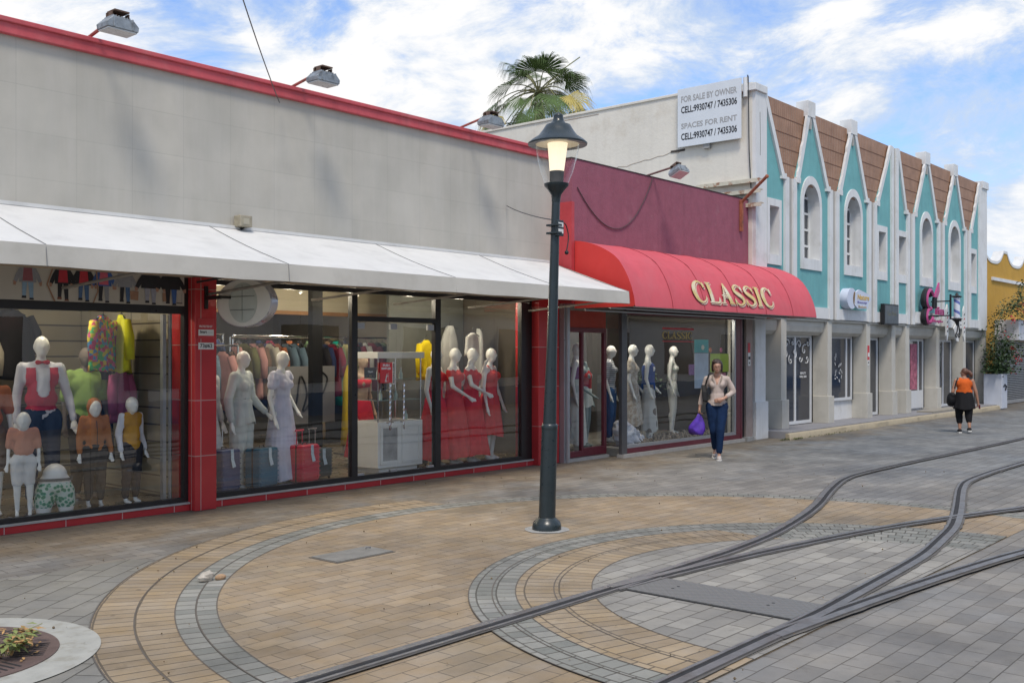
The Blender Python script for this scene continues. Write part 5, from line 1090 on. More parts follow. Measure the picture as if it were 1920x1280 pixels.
b = MB(); b.tube([(L3[0]+(11.87-L3[0])*k/16, L3[1]+(10.34-L3[1])*k/16, 3.145+.93*k/16-.03*4*(k/16)*(1-k/16)) for k in range(17)], .006, 5); tag(obj('feed_cable', b, m_ink), 'thin dark cable from the street lamp to the beige shop wall', 'cable')
# ---------------------------------------------------------------- palm
t = thing('palm_tree', 'tall fan palm with ragged green and brown fronds behind the white wall', 'palm tree', (26.9, 22, 0))
PCn = Vector((26.9, 22.0, 10.65)); random.seed(77)
b = MB(); b.tube([(26.9, 22, 0), (26.95, 22, 5), (26.9, 22, 10.3)], [.22, .17, .16], 12); obj('trunk', b, mat('palm_trunk', (.16, .12, .085), .95, .25, 7, bump=.8, bscale=9), t, smooth=True)
m_fg = mat('palm_green', (.06, .105, .025), .75, .3, 3); m_fy = mat('palm_yellow', (.33, .27, .07), .6, .3, 3); m_fb = mat('palm_dry', (.17, .10, .045), .8, .3, 4); m_pt = mat('palm_petiole', (.20, .20, .09), .6, .2, 5)
B = {'g': MB(), 'y': MB(), 'b': MB(), 'p': MB()}
def fan(a, el, lp, lf, kind, droop=.5, spread=1.75):
    d = Vector((math.cos(a)*math.cos(el), math.sin(a)*math.cos(el), math.sin(el))); p0 = PCn+Vector((0, 0, .05)); P_ = []
    for k in range(7): s_ = k/6; P_.append(p0+d*lp*1.12*s_+Vector((0, 0, -droop*lp*s_*s_*.7)))
    B['p'].tube(P_, [.028-.016*k/6 for k in range(7)], 5)
    lf *= 1.22
    tip = P_[-1]; dr = (P_[-1]-P_[-2]).normalized(); side = dr.cross(Vector((0, 0, 1))); side = side.normalized() if side.length > .01 else Vector((1, 0, 0)); side = (side+Vector((0, 0, random.uniform(-.5, .5)))).normalized(); nrm_ = side.cross(dr).normalized()
    n = 34; mb = B[kind]; prev = None
    for i in range(n):
        th = (i/(n-1)-.5)*2*spread; dd = (dr*math.cos(th)+side*math.sin(th)).normalized(); ln = lf*(.78+.22*math.cos(th))*random.uniform(.82, 1.1)
        m1 = tip+dd*ln*.58+nrm_*.02*(i % 2)-Vector((0, 0, .05*ln)); e1 = tip+dd*ln*.82+Vector((0, 0, -ln*.22*droop)); e2 = tip+dd*ln*.98+Vector((0, 0, -ln*random.uniform(.35, .75)*(droop+.25)))
        w = Vector((dd.cross(nrm_))).normalized()*ln*.58*spread*2/(n-1)*.52
        v0 = mb.bm.verts.new(tip); v1 = mb.bm.verts.new(m1-w); v2 = mb.bm.verts.new(m1+w); mb._f([v0, v1, v2])
        for s_ in (-1, 1):
            c_ = m1+w*s_*.5; g1 = e1+w*s_*.7; v3 = mb.bm.verts.new(g1-w*.22); v4 = mb.bm.verts.new(g1+w*.22)
            q1 = mb.bm.verts.new(c_-w*.48); q2 = mb.bm.verts.new(c_+w*.48); mb._f([q1, q2, v4, v3]); mb._f([v3, v4, mb.bm.verts.new(e2+w*s_*1.1)])
for k in range(13): fan(k*2.4+random.uniform(-.2, .2), R(random.uniform(25, 75)), random.uniform(.8, 1.25), random.uniform(.7, .95), 'g', .6)
for k in range(13): fan(k*2.4+.9, R(random.uniform(-5, 30)), random.uniform(1.05, 1.5), random.uniform(.65, .95), 'g' if k % 6 else 'y', .95)
for k in range(16): fan(k*2.4+.4, R(random.uniform(-40, 5)), random.uniform(1.2, 1.75), random.uniform(.6, .9), 'b' if k % 2 == 0 else 'g', 1.1, 1.3)
for k in range(14): fan(k*2.4, R(random.uniform(-80, -50)), random.uniform(.6, 1.2), random.uniform(.5, .8), 'b' if k % 4 else 'g', .5, .9)
B['p'].tube([PCn, PCn+Vector((.5, -.6, .8)), PCn+Vector((.9, -1.1, 1.25))], .02, 5)
obj('green_fronds', B['g'], m_fg, t); obj('yellowing_fronds', B['y'], m_fy, t); obj('dead_fronds', B['b'], m_fb, t); obj('petioles', B['p'], m_pt, t)
# ---------------------------------------------------------------- buildings across the street (seen in the shop glass)
t = thing('opposite_building', 'cream and white building with a blue base across the street, seen in the glass', 'building', (26, -4, 0))
YO = -2.6
b = MB(); b.box(6.5, 60, YO-.3, YO, .6, 3.1); obj('wall', b, mat('opposite_white', (.75, .75, .72), .8, .06, 1), t)
b = MB(); b.box(6.5, 60, YO-.3, YO+.02, 0, .6); obj('blue_base', b, mat('opposite_blue', (.06, .16, .30), .7, .1, 2), t)
b = MB(); b.box(6.5, 60, YO-.3, YO+.25, 3.1, 4.1); obj('cream_parapet', b, mat('opposite_cream', (.50, .42, .27), .8, .06, 2), t)
b = MB(); b.box(6.5, 60, YO-9, YO-.3, 3.0, 3.1); b.box(6.5, 6.6, YO-9, YO-.31, 0, 3.0); obj('roof', b, m_conc, t)
for k in range(11):
    x = 8+k*4.6; wn = obj('window', (lambda b: b.box(x, x+2.2, YO, YO+.03, .9, 2.6))(MB()), m_dglass, t)
    b = MB(); b.box(x-.08, x, YO, YO+.05, .82, 2.68); b.box(x+2.2, x+2.28, YO, YO+.05, .82, 2.68); b.box(x, x+2.2, YO, YO+.05, 2.6, 2.68); obj('frame', b, m_white, wn)
t = thing('opposite_shop', 'low beige shop across the street at the left, seen in the shop glass', 'building', (-6, -6, 0))
b = MB(); b.box(-22, 1.5, -9.3, -9.0, 0, 3.9); obj('wall', b, tile_mat('opposite_siding', (.42, .36, .24), (.10, .08, .05), 8, .22, ms=.012, rough=.8), t)
b = MB(); b.box(-22, 1.5, -9.0, -8.6, 2.9, 3.5); obj('fascia', b, mat('opposite_cream', (.50, .42, .27)), t)
def tree(x, y, h, r, label, seed):
    t = thing('street_tree', label, 'tree', (x, y, 0)); random.seed(seed)
    b = MB(); b.tube([(x, y, 0), (x+.1, y, h*.35), (x, y+.1, h*.6)], [.14, .11, .07], 8)
    for k in range(7): a = k*.9; b.tube([(x, y, h*.5), (x+r*.5*math.cos(a), y+r*.5*math.sin(a), h*.8)], [.06, .02], 6)
    obj('trunk', b, mat('tree_bark', (.12, .09, .065), .9, .2, 8), t)
    b = MB()
    for k in range(2600):
        c_ = Vector((random.gauss(0, 1), random.gauss(0, 1), random.gauss(0, 1))).normalized()*r*random.uniform(.35, 1)
        if noise.noise(c_*1.2) < -.12: continue
        leaf(b, Vector((x, y, h*.85))+Vector((c_.x, c_.y, c_.z*.7)), (random.uniform(-1, 1), random.uniform(-1, 1), random.uniform(-1, .5)), Vector((random.uniform(-.5, .5), random.uniform(-.5, .5), 1)).normalized(), .16, .05)
    obj('crown', b, mat('street_tree_leaf', (.05, .085, .025), .6, .35, 3), t)
tree(1.0, -5.2, 4.4, 1.7, 'leafy street tree behind the photographer, seen in the shop glass', 3)
tree(-5.5, -4.5, 4.8, 1.9, 'wider leafy street tree farther left, seen in the shop glass', 4)
# ---------------------------------------------------------------- figures
def J(h, **kw):
    """standing joints for height h, facing -y, +x is the figure's left"""
    j = dict(head=(0, -.012, .935), neck=(0, .005, .86), chest=(0, 0, .745), waist=(0, 0, .63), pelvis=(0, .005, .545),
             shL=(.100, .005, .812), elL=(.128, .02, .64), wrL=(.138, -.03, .49), shR=(-.100, .005, .812), elR=(-.128, .02, .64), wrR=(-.138, -.03, .49),
             hiL=(.052, 0, .52), knL=(.055, -.01, .285), anL=(.055, .01, .05), hiR=(-.052, 0, .52), knR=(-.055, -.01, .285), anR=(-.055, .01, .05))
    j.update(kw); return {k: Vector(v)*h for k, v in j.items()}
def torso(b, j, h, g=0, fem=True, k=1.0):
    c, w, p = j['chest'], j['waist'], j['pelvis']; g2 = g*.7
    b.sph(c+Vector((0, .004*h, .012*h)), ((.086 if fem else .102)*h*k+g, .056*h*k+g, .070*h+g2), 14)
    for s_ in ('L', 'R'):
        sg = 1 if s_ == 'L' else -1
        b.cap(j['sh'+s_]-Vector((sg*.012*h, 0, .006*h)), .028*h+g2, c+Vector((sg*.03*h, 0, .04*h)), .040*h+g2, 10)
        b.cap(j['sh'+s_]-Vector((sg*.022*h, 0, .0)), .020*h+g2, j['neck']-Vector((0, -.004*h, .022*h)), .024*h+g2, 8)
        if fem: b.sph(c+Vector((.040*h*sg, -.042*h, -.004*h)), .034*h+g*.6, 8)
    b.cap(c, .062*h*k+g*.6, w, (.054 if fem else .070)*h*k+g*.8, 12)
    b.sph(w, ((.064 if fem else .080)*h*k+g, .047*h*k+g, .07*h), 14)
    b.cap(w, .046*h*k+g*.8, p, .060*h*k+g*.7, 12)
    b.sph(p, ((.092 if fem else .086)*h*k+g, .064*h*k+g, .062*h+g*.5), 14)
def arms(b, j, h, g=0, to=1.0, hand=True, k=1.0, sides='LR'):
    for s_ in sides:
        a, e, w = j['sh'+s_], j['el'+s_], j['wr'+s_]
        if to <= .5: b.cap(a, .027*h*k+g*.7, a.lerp(e, to*2), .026*h*k+g, 8); continue
        b.cap(a, .027*h*k+g*.7, e, .021*h*k+g*.9, 8)
        t_ = (to-.5)*2; b.cap(e, .021*h*k+g*.9, e.lerp(w, t_), (.021-.007*t_)*h*k+g*.8, 8)
        if hand and to >= 1:
            d = (w-e).normalized(); m = w+d*.045*h
            b.cap(w, .014*h, m, .019*h, 8)
            sd = d.cross(Vector((0, 1, 0))); sd = sd.normalized() if sd.length > .1 else Vector((1, 0, 0))
            for q in range(4): off_ = sd*(q-1.5)*.0105*h; b.cap(m+off_, .0065*h, m+off_*1.15+d*(.040 if q in (1, 2) else .033)*h+Vector((0, -.012*h, 0)), .005*h, 6)
            b.cap(w+d*.012*h-sd*.012*h, .008*h, m-sd*.032*h+d*.005*h+Vector((0, -.008*h, 0)), .006*h, 6)
def legs(b, j, h, g=0, to=1.0, foot=True, k=1.0):
    for s_ in 'LR':
        a, e, w = j['hi'+s_], j['kn'+s_], j['an'+s_]
        if to <= .5: b.cap(a, .058*h*k+g, a.lerp(e, to*2), (.058-.02*to*2)*h*k+g, 10); continue
        b.cap(a, .056*h*k+g, e, .036*h*k+g, 10); t_ = (to-.5)*2
        b.cap(e, .036*h*k+g, e.lerp(w, t_), (.036-.016*t_)*h*k+g, 10)
        b.sph(e.lerp(w, .35)+Vector((0, .01*h, 0)), (.032*h*k+g, .034*h*k+g, .06*h), 8) if to > .8 else None
        if foot and to >= 1:
            b.cap(w+Vector((0, 0, -.02*h)), .02*h, w+Vector((0, -.06*h, -.035*h)), .014*h, 8); b.sph(w+Vector((0, -.035*h, -.033*h)), (.022*h, .055*h, .014*h), 8)
def head(b, j, h, face=True, k=1.0):
    c = j['head']; r = h*k
    b.sph(c, (.044*r, .052*r, .060*r), 14); b.sph(c+Vector((0, -.014*r, -.030*r)), (.032*r, .036*r, .036*r), 10)
    if face: b.sph(c+Vector((0, -.055*r, -.006*r)), (.006*r, .009*r, .012*r), 6)
    for s_ in (-1, 1): b.sph(c+Vector((.044*r*s_, .004*r, -.004*r)), (.005*r, .010*r, .013*r), 6)
    b.cap(j['neck'], .028*h, c+Vector((0, .008*h, -.035*h)), .024*h, 10); b.cap(j['neck']-Vector((0, 0, .03*h)), .036*h, j['neck'], .028*h, 10)
def skirt(b, j, h, z0, z1, r0, r1, folds=14, amp=.10, k=.68, cx=0, seed=0, slit=None):
    p = j['waist']; rings = []; N_ = 64
    for i in range(13):
        t_ = i/12; z = (z0+(z1-z0)*t_)*h; r = (r0+(r1-r0)*(t_**.8))*h
        if .1 < t_ < .5: r = max(r, .1*h)
        rg = []
        for q in range(N_):
            a = q*2*math.pi/N_; w = 1+amp*t_*(math.sin(a*folds+seed)+.5*math.sin(a*(folds*.5+1)+seed*2+t_*1.5))
            zz = z+(.012*h*math.sin(a*3+seed) if i == 12 else 0)
            if slit and i > 8: zz += slit*h*(i-8)/4*max(0, math.sin(a+slit*9))
            rg.append((p.x*(1-t_)+cx*t_*h+r*w*math.cos(a), p.y*(1-t_)+r*w*k*math.sin(a), zz))
        rings.append(rg)
    b.loft(rings); return b
m_mq = mat('mannequin_white', (.74, .74, .72), .35, .03, 5); m_mqg = mat('mannequin_grey', (.20, .27, .28), .5, .05, 5); m_mqd = mat('mannequin_taupe', (.17, .14, .12), .6, .05, 5)
def cloth(name, c, var=.12, **kw): return mat(name, c, kw.pop('rough', .9), var, kw.pop('scale', 6), spec=kw.pop('spec', .2), bump=.25, bscale=kw.pop('bscale', 30), **kw)
GRP = 'mannequins in the shop windows'
def mannequin(x, y, z, h, face, label, pose=None, fem=True, body=m_mq, headless=False, legs_on=True, vox=.016, k=1.0, hk=1.0, grp=GRP):
    t = thing('mannequin', label, 'mannequin', (x, y, z), R(face), grp); j = J(h, **(pose or {}))
    b = MB(); torso(b, j, h, 0, fem, k); arms(b, j, h, k=k)
    if legs_on: legs(b, j, h, k=k)
    if not headless: head(b, j, h, k=hk)
    else: b.cap(j['neck']-Vector((0, 0, .03*h)), .036*h, j['neck']+Vector((0, 0, .015*h)), .028*h, 10)
    obj('body', fuse(b, vox), body, t, smooth=180, local=True)
    b = MB(); b.lathe([(0, .0), (.16, .0), (.16, .008), (.0, .010)], (0, .02, 0), 24); obj('base_plate', b, m_chrome, t, local=True)
    return t, j
def wear(t, name, m, fn, vox=.014):
    b = MB(); fn(b); f_ = fuse(b, vox); f_.bm.normal_update(); s_ = len(WM)*.37
    for v_ in f_.bm.verts:
        p = v_.co; v_.co = p+v_.normal*(.007*noise.noise((p.x*11+s_, p.y*11, p.z*6))+.004*noise.noise((p.x*26, p.y*26+s_, p.z*15)))
    return obj(name, f_, m, t, smooth=180, local=True)
def drape(t, name, m, fn): b = MB(); fn(b); return obj(name, b, m, t, smooth=180, local=True)
arm_hip = dict(elR=(-.17, .03, .66), wrR=(-.09, -.07, .56)); arm_fwd = dict(elL=(.15, -.02, .65), wrL=(.12, -.13, .58))
# left bay ------------------------------------------------------------
FZ = .095
t, j = mannequin(4.45, 11.05, FZ, 1.62, -10, 'mannequin in an orange T-shirt cut off by the left edge of the window', fem=False)
wear(t, 't_shirt', cloth('terracotta_jersey', (.42, .14, .07)), lambda b: (torso(b, j, 1.62, .014, False), arms(b, j, 1.62, .016, .38)))
wear(t, 'shorts', cloth('brown_shorts', (.15, .10, .07)), lambda b: (b.sph(j['pelvis'], (0.150, 0.117, 0.114), 12), legs(b, j, 1.62, .018, .42)))
t, j = mannequin(4.70, 10.80, FZ, 1.10, -25, 'small child mannequin in a peach T-shirt and white shorts', fem=False, hk=1.45, k=1.05, pose=dict(head=(0, -.012, .905), neck=(0, .005, .82)), vox=.013)
wear(t, 't_shirt', cloth('peach_jersey', (.50, .24, .17)), lambda b: (torso(b, j, 1.1, .014, False), arms(b, j, 1.1, .016, .42)), .012)
wear(t, 'shorts', cloth('white_cotton', (.62, .62, .62)), lambda b: (b.sph(j['pelvis'], (0.114, 0.090, 0.085), 12), legs(b, j, 1.1, .012, .42)), .012)
t, j = mannequin(5.12, 11.32, FZ, 1.90, -14, 'tall mannequin in a white shirt, red waistcoat and bow tie', fem=False, pose=dict(elL=(.15, .02, .64), wrL=(.17, -.04, .50)))
wear(t, 'shirt', cloth('white_shirt', (.66, .67, .74)), lambda b: (torso(b, j, 1.9, .010, False), arms(b, j, 1.9, .014, .96, False)))
b = MB(); torso(b, j, 1.9, .024, False); vb = fuse(b, .013)
for v_ in list(vb.bm.verts):
    p_ = v_.co; zc = j['waist'].z+.02
    u = abs(p_.x)/.062
    if p_.z < j['pelvis'].z+.03+.10*abs(abs(p_.x)-.06)*(p_.y < 0) or p_.z > 1.545 or (p_.y < -.01 and p_.z > zc and u < 1 and p_.z > zc+.10*(1-math.sqrt(max(0, 1-u*u)))) or (abs(p_.x) > .172 and p_.z > 1.33): vb.bm.verts.remove(v_)
obj('waistcoat', vb, cloth('crimson_satin', (.45, .025, .06), rough=.5), t, smooth=180, local=True)
b = MB(); tp = j['neck']+Vector((0, -.085, -.035))
for s_ in (-1, 1): b.cap(tp, .012, tp+Vector((s_*.05, 0, 0)), .026, 8)
obj('bow_tie', b, cloth('bow_red', (.5, .02, .04)), t, smooth=180, local=True)
wear(t, 'jeans', cloth('dark_denim', (.03, .045, .085)), lambda b: (b.sph(j['pelvis'], (0.158, 0.131, 0.114), 12), legs(b, j, 1.9, .016, .98, False)))
t = thing('torso_form', 'white half torso display in green and white patterned trunks', 'display form', (5.02, 10.78, FZ), R(-20), None)
m_pat = bpy.data.materials.new('green_leaf_print')
def _pat():
    m_pat.use_nodes = True; nt = m_pat.node_tree; N = nt.nodes; L = nt.links; b = N['Principled BSDF']; tc = N.new('ShaderNodeTexCoord')
    v_ = N.new('ShaderNodeTexVoronoi'); v_.inputs['Scale'].default_value = 26; L.new(tc.outputs['Object'], v_.inputs['Vector'])
    r = N.new('ShaderNodeValToRGB'); r.color_ramp.interpolation = 'CONSTANT'; e = r.color_ramp.elements; e[0].color = (.03, .20, .12, 1); e[1].color = (.5, .58, .52, 1); e[1].position = .52
    e2 = r.color_ramp.elements.new(.38); e2.color = (.12, .35, .24, 1); L.new(v_.outputs['Distance'], r.inputs[0]); r.inputs[0].default_value = 0
    m2 = N.new('ShaderNodeMath'); m2.operation = 'MULTIPLY'; m2.inputs[1].default_value = 1.0; L.new(v_.outputs['Distance'], m2.inputs[0]); L.new(m2.outputs[0], r.inputs[0]); L.new(r.outputs[0], b.inputs['Base Color']); b.inputs['Roughness'].default_value = .85
_pat()
b = MB(); b.sph((0, 0, .33), (.165, .12, .10), 14); b.cap((0, 0, .33), .11, (0, 0, .40), .125, 14)
for s_ in (-1, 1): b.cap((s_*.085, 0, .24), .10, (s_*.11, 0, .06), .085, 12)
b.box(-.2, .2, -.2, .2, -.1, .0)
bb = fuse(b, .014); bmesh.ops.bisect_plane(bb.bm, geom=bb.bm.verts[:]+bb.bm.edges[:]+bb.bm.faces[:], plane_co=(0, 0, .012), plane_no=(0, 0, 1), clear_inner=True); obj('form', bb, m_mq, t, smooth=180, local=True)
b = MB(); b.sph((0, 0, .28), (.178, .135, .10), 14)
for s_ in (-1, 1): b.cap((s_*.085, 0, .23), .112, (s_*.108, 0, .11), .10, 12)
obj('trunks', fuse(b, .014), m_pat, t, smooth=180, local=True)
b = MB(); b.lathe([(.176, .345), (.18, .375)], (0, 0, 0), 30); 
for v_ in b.bm.verts: v_.co.y *= .76
obj('waistband', b, cloth('grey_band', (.12, .13, .13)), t, local=True)
t, j = mannequin(5.50, 10.86, FZ, 1.20, -12, 'child mannequin in an orange hooded jacket and dark trousers', fem=False, hk=1.3, pose=dict(head=(0, -.012, .91), neck=(0, .005, .83)), vox=.013)
def hoodie(b):
    torso(b, j, 1.2, .014, False); arms(b, j, 1.2, .016, .93, False); b.sph(j['head']+Vector((0, .028, .012)), (.085, .085, .105), 12); b.cap(j['neck'], .06, j['head']+Vector((0, .03, -.03)), .07, 10)
wear(t, 'hooded_jacket', cloth('orange_fleece', (.42, .16, .055)), hoodie, .012)
b = MB(); b.tube([j['neck']+Vector((0, -.09, -.04)), j['chest']+Vector((0, -.115, -.05)), j['waist']+Vector((0, -.105, -.06))], .004, 5); obj('zip', b, m_black, t, local=True)
wear(t, 'trousers', cloth('charcoal_cotton', (.045, .04, .038)), lambda b: (b.sph(j['pelvis'], (0.110, 0.090, 0.085), 12), legs(b, j, 1.2, .015, .93, False)), .012)
t, j = mannequin(5.74, 11.55, FZ, 1.78, -8, 'grey mannequin in a lime green T-shirt at the back of the left window', fem=False, body=m_mqd)
wear(t, 't_shirt', cloth('lime_jersey', (.30, .46, .13)), lambda b: (torso(b, j, 1.78, .018, False, 1.05), arms(b, j, 1.78, .028, .40)))
wear(t, 'jeans', cloth('brown_denim', (.08, .065, .05)), lambda b: (b.sph(j['pelvis'], (0.150, 0.126, 0.114), 12), legs(b, j, 1.78, .02, .98, False)))
t, j = mannequin(5.90, 10.80, FZ, 1.22, 12, 'boy mannequin with moulded hair in a mustard waistcoat', fem=False, hk=1.25, pose=dict(head=(0, -.012, .915), neck=(0, .005, .84)), vox=.012)
wear(t, 'shirt', cloth('white_shirt', (.66, .67, .74)), lambda b: (torso(b, j, 1.22, .008, False), arms(b, j, 1.22, .014, .95, False)), .012)
wear(t, 'waistcoat', cloth('mustard_cloth', (.50, .25, .02)), lambda b: torso(b, j, 1.22, .020, False, 1.0), .012)
wear(t, 'trousers', cloth('navy_cotton', (.02, .02, .03)), lambda b: (b.sph(j['pelvis'], (0.106, 0.090, 0.085), 12), legs(b, j, 1.22, .014, .95, False)), .012)
b = MB(); b.sph(j['head']+Vector((0, .006, .018)), (.058, .062, .062), 12); obj('moulded_hair', b, m_mqd, t, smooth=180, local=True)
b = MB()
for s_ in (-1, 1): b.sph(j['head']+Vector((s_*.022, -.066, .0)), (.009, .004, .005), 6)
b.sph(j['head']+Vector((0, -.062, -.042)), (.014, .004, .003), 6); obj('painted_eyes_and_mouth', b, m_ink, t, local=True)
# garments hung in the left bay
m_multi = bpy.data.materials.new('multicolour_print')
def _mc():
    m_multi.use_nodes = True; nt = m_multi.node_tree; N = nt.nodes; L = nt.links; b = N['Principled BSDF']; tc = N.new('ShaderNodeTexCoord')
    v_ = N.new('ShaderNodeTexVoronoi'); v_.inputs['Scale'].default_value = 24; L.new(tc.outputs['Object'], v_.inputs['Vector']); sp = N.new('ShaderNodeSeparateColor'); L.new(v_.outputs['Color'], sp.inputs[0])
    r = N.new('ShaderNodeValToRGB'); r.color_ramp.interpolation = 'CONSTANT'; e = r.color_ramp.elements; e[0].color = (.45, .03, .12, 1); e[1].color = (.6, .5, .03, 1); e[1].position = .22
    for p_, c_ in ((.45, (.05, .4, .12, 1)), (.62, (.05, .25, .5, 1)), (.78, (.6, .1, .3, 1)), (.9, (.6, .25, .03, 1))): q = r.color_ramp.elements.new(p_); q.color = c_
    L.new(sp.outputs[0], r.inputs[0]); L.new(r.outputs[0], b.inputs['Base Color']); b.inputs['Roughness'].default_value = .8
_mc()
def garment_bm(w=.46, hgt=.70, d=.10, sleeve=True, seed=1):
    b = MB(); rings = []; N_ = 28
    for i in range(11):
        t_ = i/10; z = -t_*hgt; hw = w/2*(.30+.70*min(1, t_*5.5)) if t_ < .18 else w/2*(.92+.12*t_)
        rg = []
        for q in range(N_):
            a = q*2*math.pi/N_; f = 1+.30*t_*math.sin(a*7+seed+t_*2)+.12*t_*math.sin(a*13+seed); rg.append((hw*math.cos(a)*(1+.03*math.sin(a*5+seed)), d*(.45+.55*t_)*f*math.sin(a), z-.02*math.sin(a*3+seed)*t_))
        rings.append(rg)
    b.loft(rings, caps=True)
    if sleeve:
        for s_ in (-1, 1): b.tube([(s_*w*.40, 0, -.07), (s_*w*.54, -.02, -.26), (s_*w*.56, -.03, -.52)], [.055, .06, .05], 10)
    return b
GM = {}
def garment(x, y, z, rz, m, label, w=.46, hgt=.7, d=.10, sleeve=True, grp=None, cat='garment', seed=1):
    key = (w, hgt, d, sleeve, seed)
    t = thing('hanging_garment', label, cat, (x, y, z), R(rz), grp)
    if key not in GM: o = obj('cloth', garment_bm(*key), m, t, smooth=180, local=True); GM[key] = o.data
    else:
        o = bpy.data.objects.new('cloth', GM[key].copy()); COL.objects.link(o); o.data.materials[0] = m; place(o, (0, 0, 0), 0, t)
    if 'hook' not in GM:
        b = MB(); b.tube([(-w*.38, 0, -.055), (0, 0, .02), (w*.38, 0, -.055)], .008, 5); b.tube([(0, 0, .0), (0, 0, .06), (.02, 0, .085), (.03, 0, .07)], .004, 5); o2 = obj('hanger', b, m_ink, t, local=True); GM['hook'] = o2.data
    else: o2 = bpy.data.objects.new('hanger', GM['hook']); COL.objects.link(o2); place(o2, (0, 0, 0), 0, t)
    return t
garment(5.75, 11.15, 2.22, 35, m_multi, 'multicoloured tie-dye jacket hanging above the mannequins in the left window', .5, .62, .09)
garment(6.0, 11.2, 2.24, 75, cloth('acid_yellow', (.55, .55, .02)), 'acid yellow jacket hanging beside the multicoloured jacket', .5, .66, .08)
garment(6.05, 11.75, 2.0, 60, cloth('black_parka', (.015, .015, .018)), 'long black coat hanging near the slatwall panel', .5, 1.5, .13, True, None, 'coat')
garment(6.1, 11.4, 1.60, 20, cloth('candy_pink', (.42, .10, .22)), 'candy pink child jacket hanging below the acid yellow jacket', .30, .62, .08)
garment(5.2, 12.3, 2.3, 10, cloth('black_parka', (.015, .015, .018)), 'black coat hanging behind the tall mannequin with the bow tie', .6, .8, .2, True, None, 'coat')
garment(4.75, 12.2, 2.05, 0, cloth('cream_knit', (.34, .31, .25)), 'cream knitted top hanging at the left of the left window', .5, .8, .1)
# racks at the back of the shop
def rack(x0, x1, y, z, label, yoff=0):
    t = thing('clothes_rack', label, 'clothes rack', ((x0+x1)/2, y, .09))
    b = MB(); b.tube([(x0, y, z), (x1, y, z)], .016, 8); obj('rail', b, m_chrome, t)
    for x in (x0, x1): b = MB(); b.tube([(x, y, .09), (x, y, z+.01)], .018, 8); obj('post', b, m_chrome, t); b = MB(); b.tube([(x, y-.25, .105), (x, y+.25, .105)], .016, 6); obj('foot', b, m_chrome, t)
cl = [('burgundy', (.16, .02, .04)), ('black', (.015, .015, .018)), ('sage green', (.16, .24, .14)), ('pale yellow', (.42, .38, .18)), ('slate blue', (.10, .15, .20)), ('navy', (.02, .03, .08)), ('dusty pink', (.42, .22, .21)), ('charcoal', (.05, .05, .055)), ('cream', (.42, .39, .32)), ('teal', (.01, .22, .17)), ('rust', (.28, .10, .05)), ('olive', (.12, .12, .05)), ('white', (.5, .5, .5)), ('brown print', (.14, .09, .06))]
ordw = ['first', 'second', 'third', 'fourth', 'fifth', 'sixth', 'seventh', 'eighth', 'ninth', 'tenth', 'eleventh', 'twelfth', 'thirteenth', 'fourteenth', 'fifteenth', 'sixteenth', 'seventeenth', 'eighteenth']
def fill_rack(x0, x1, y, z, n, seq, where, hgt, seed):
    random.seed(seed)
    for i in range(n):
        nm, c_ = cl[seq[i % len(seq)]]
        garment(x0+.1+(x1-x0-.2)*i/(n-1), y, z-.085, random.uniform(62, 100), cloth(nm.replace(' ', '_')+'_cloth', c_), f'{nm} garment, {ordw[i]} from left on the {where}', .46, hgt, .075, True, 'garments on the shop racks', 'garment', 1+i % 2)
rack(8.6, 10.9, 12.9, 2.02, 'chrome clothes rack behind the white and lavender dressed mannequins'); fill_rack(8.6, 10.9, 12.9, 2.02, 15, [6, 11, 6, 13, 8, 10, 4, 4, 1, 7, 1, 5, 0, 2, 3], 'rack behind the white mannequins', .82, 1)
rack(11.0, 13.0-.1, 13.2, 2.05, 'chrome clothes rack seen through the glass door'); fill_rack(11.0, 12.85, 13.2, 2.05, 14, [1, 0, 5, 12, 0, 1, 2, 3, 4, 4, 13, 10, 9, 9], 'rack behind the glass door', .80, 2)
rack(7.0, 8.4, 12.4, 1.9, 'chrome clothes rack with printed tops at the left of the middle window'); fill_rack(7.0, 8.4, 12.4, 1.9, 9, [13, 1, 13, 11, 3, 13, 4, 6, 13], 'left rack of the middle window', .8, 3)
rack(7.2, 9.6, 14.6, 2.1, 'far chrome clothes rack in the dark depth of the shop'); fill_rack(7.2, 9.6, 14.6, 2.1, 12, [1, 7, 5, 1, 0, 10, 7, 1, 4, 13, 1, 5], 'far rack in the dark depth', 1.2, 4)
rack(10.2, 12.8, 15.2, 2.1, 'far right chrome clothes rack in the dark depth of the shop'); fill_rack(10.2, 12.8, 15.2, 2.1, 12, [7, 1, 5, 0, 1, 10, 7, 2, 1, 13, 9, 5], 'far right rack in the dark depth', 1.2, 5)
t = garment(10.42, 12.35, 1.62, 8, cloth('sun_yellow', (.55, .42, .01)), 'long sun-yellow dress hanging left of the door frame', .30, 1.25, .10, False, None, 'dress')
garment(10.1, 13.0-.25, 1.65, 0, cloth('beige_dress', (.36, .30, .20)), 'long beige dress hanging left of the sun-yellow dress', .26, 1.2, .10, False, None, 'dress')
garment(11.35, 11.6, 2.0, 12, cloth('sun_yellow', (.55, .42, .01)), 'bright yellow jacket hanging between the door and the red dresses', .42, .62, .09)
garment(11.95, 11.15, 2.12, 6, cloth('white_lace', (.5, .5, .49)), 'white buttoned bodice on a black hanger above the red dresses', .34, .36, .07, False)
garment(12.2, 11.9, 2.25, 0, cloth('grey_gown', (.33, .34, .34)), 'tall grey-white gown hanging at the right end of the window', .42, 1.5, .14, False, None, 'gown')
garment(12.5, 11.5, 2.2, 60, cloth('grey_gown', (.33, .34, .34)), 'pale gown hanging against the inner side wall', .36, 1.3, .10, False, None, 'gown')
b = MB(); b.box(8.75, 9.95, 12.15, 12.18, .75, 1.60); sgn = tag(obj('display_board', b, mat('grey_board', (.13, .13, .135), .7, .05, 2)), 'low grey display board with a black looping script behind the lavender dress', 'board')
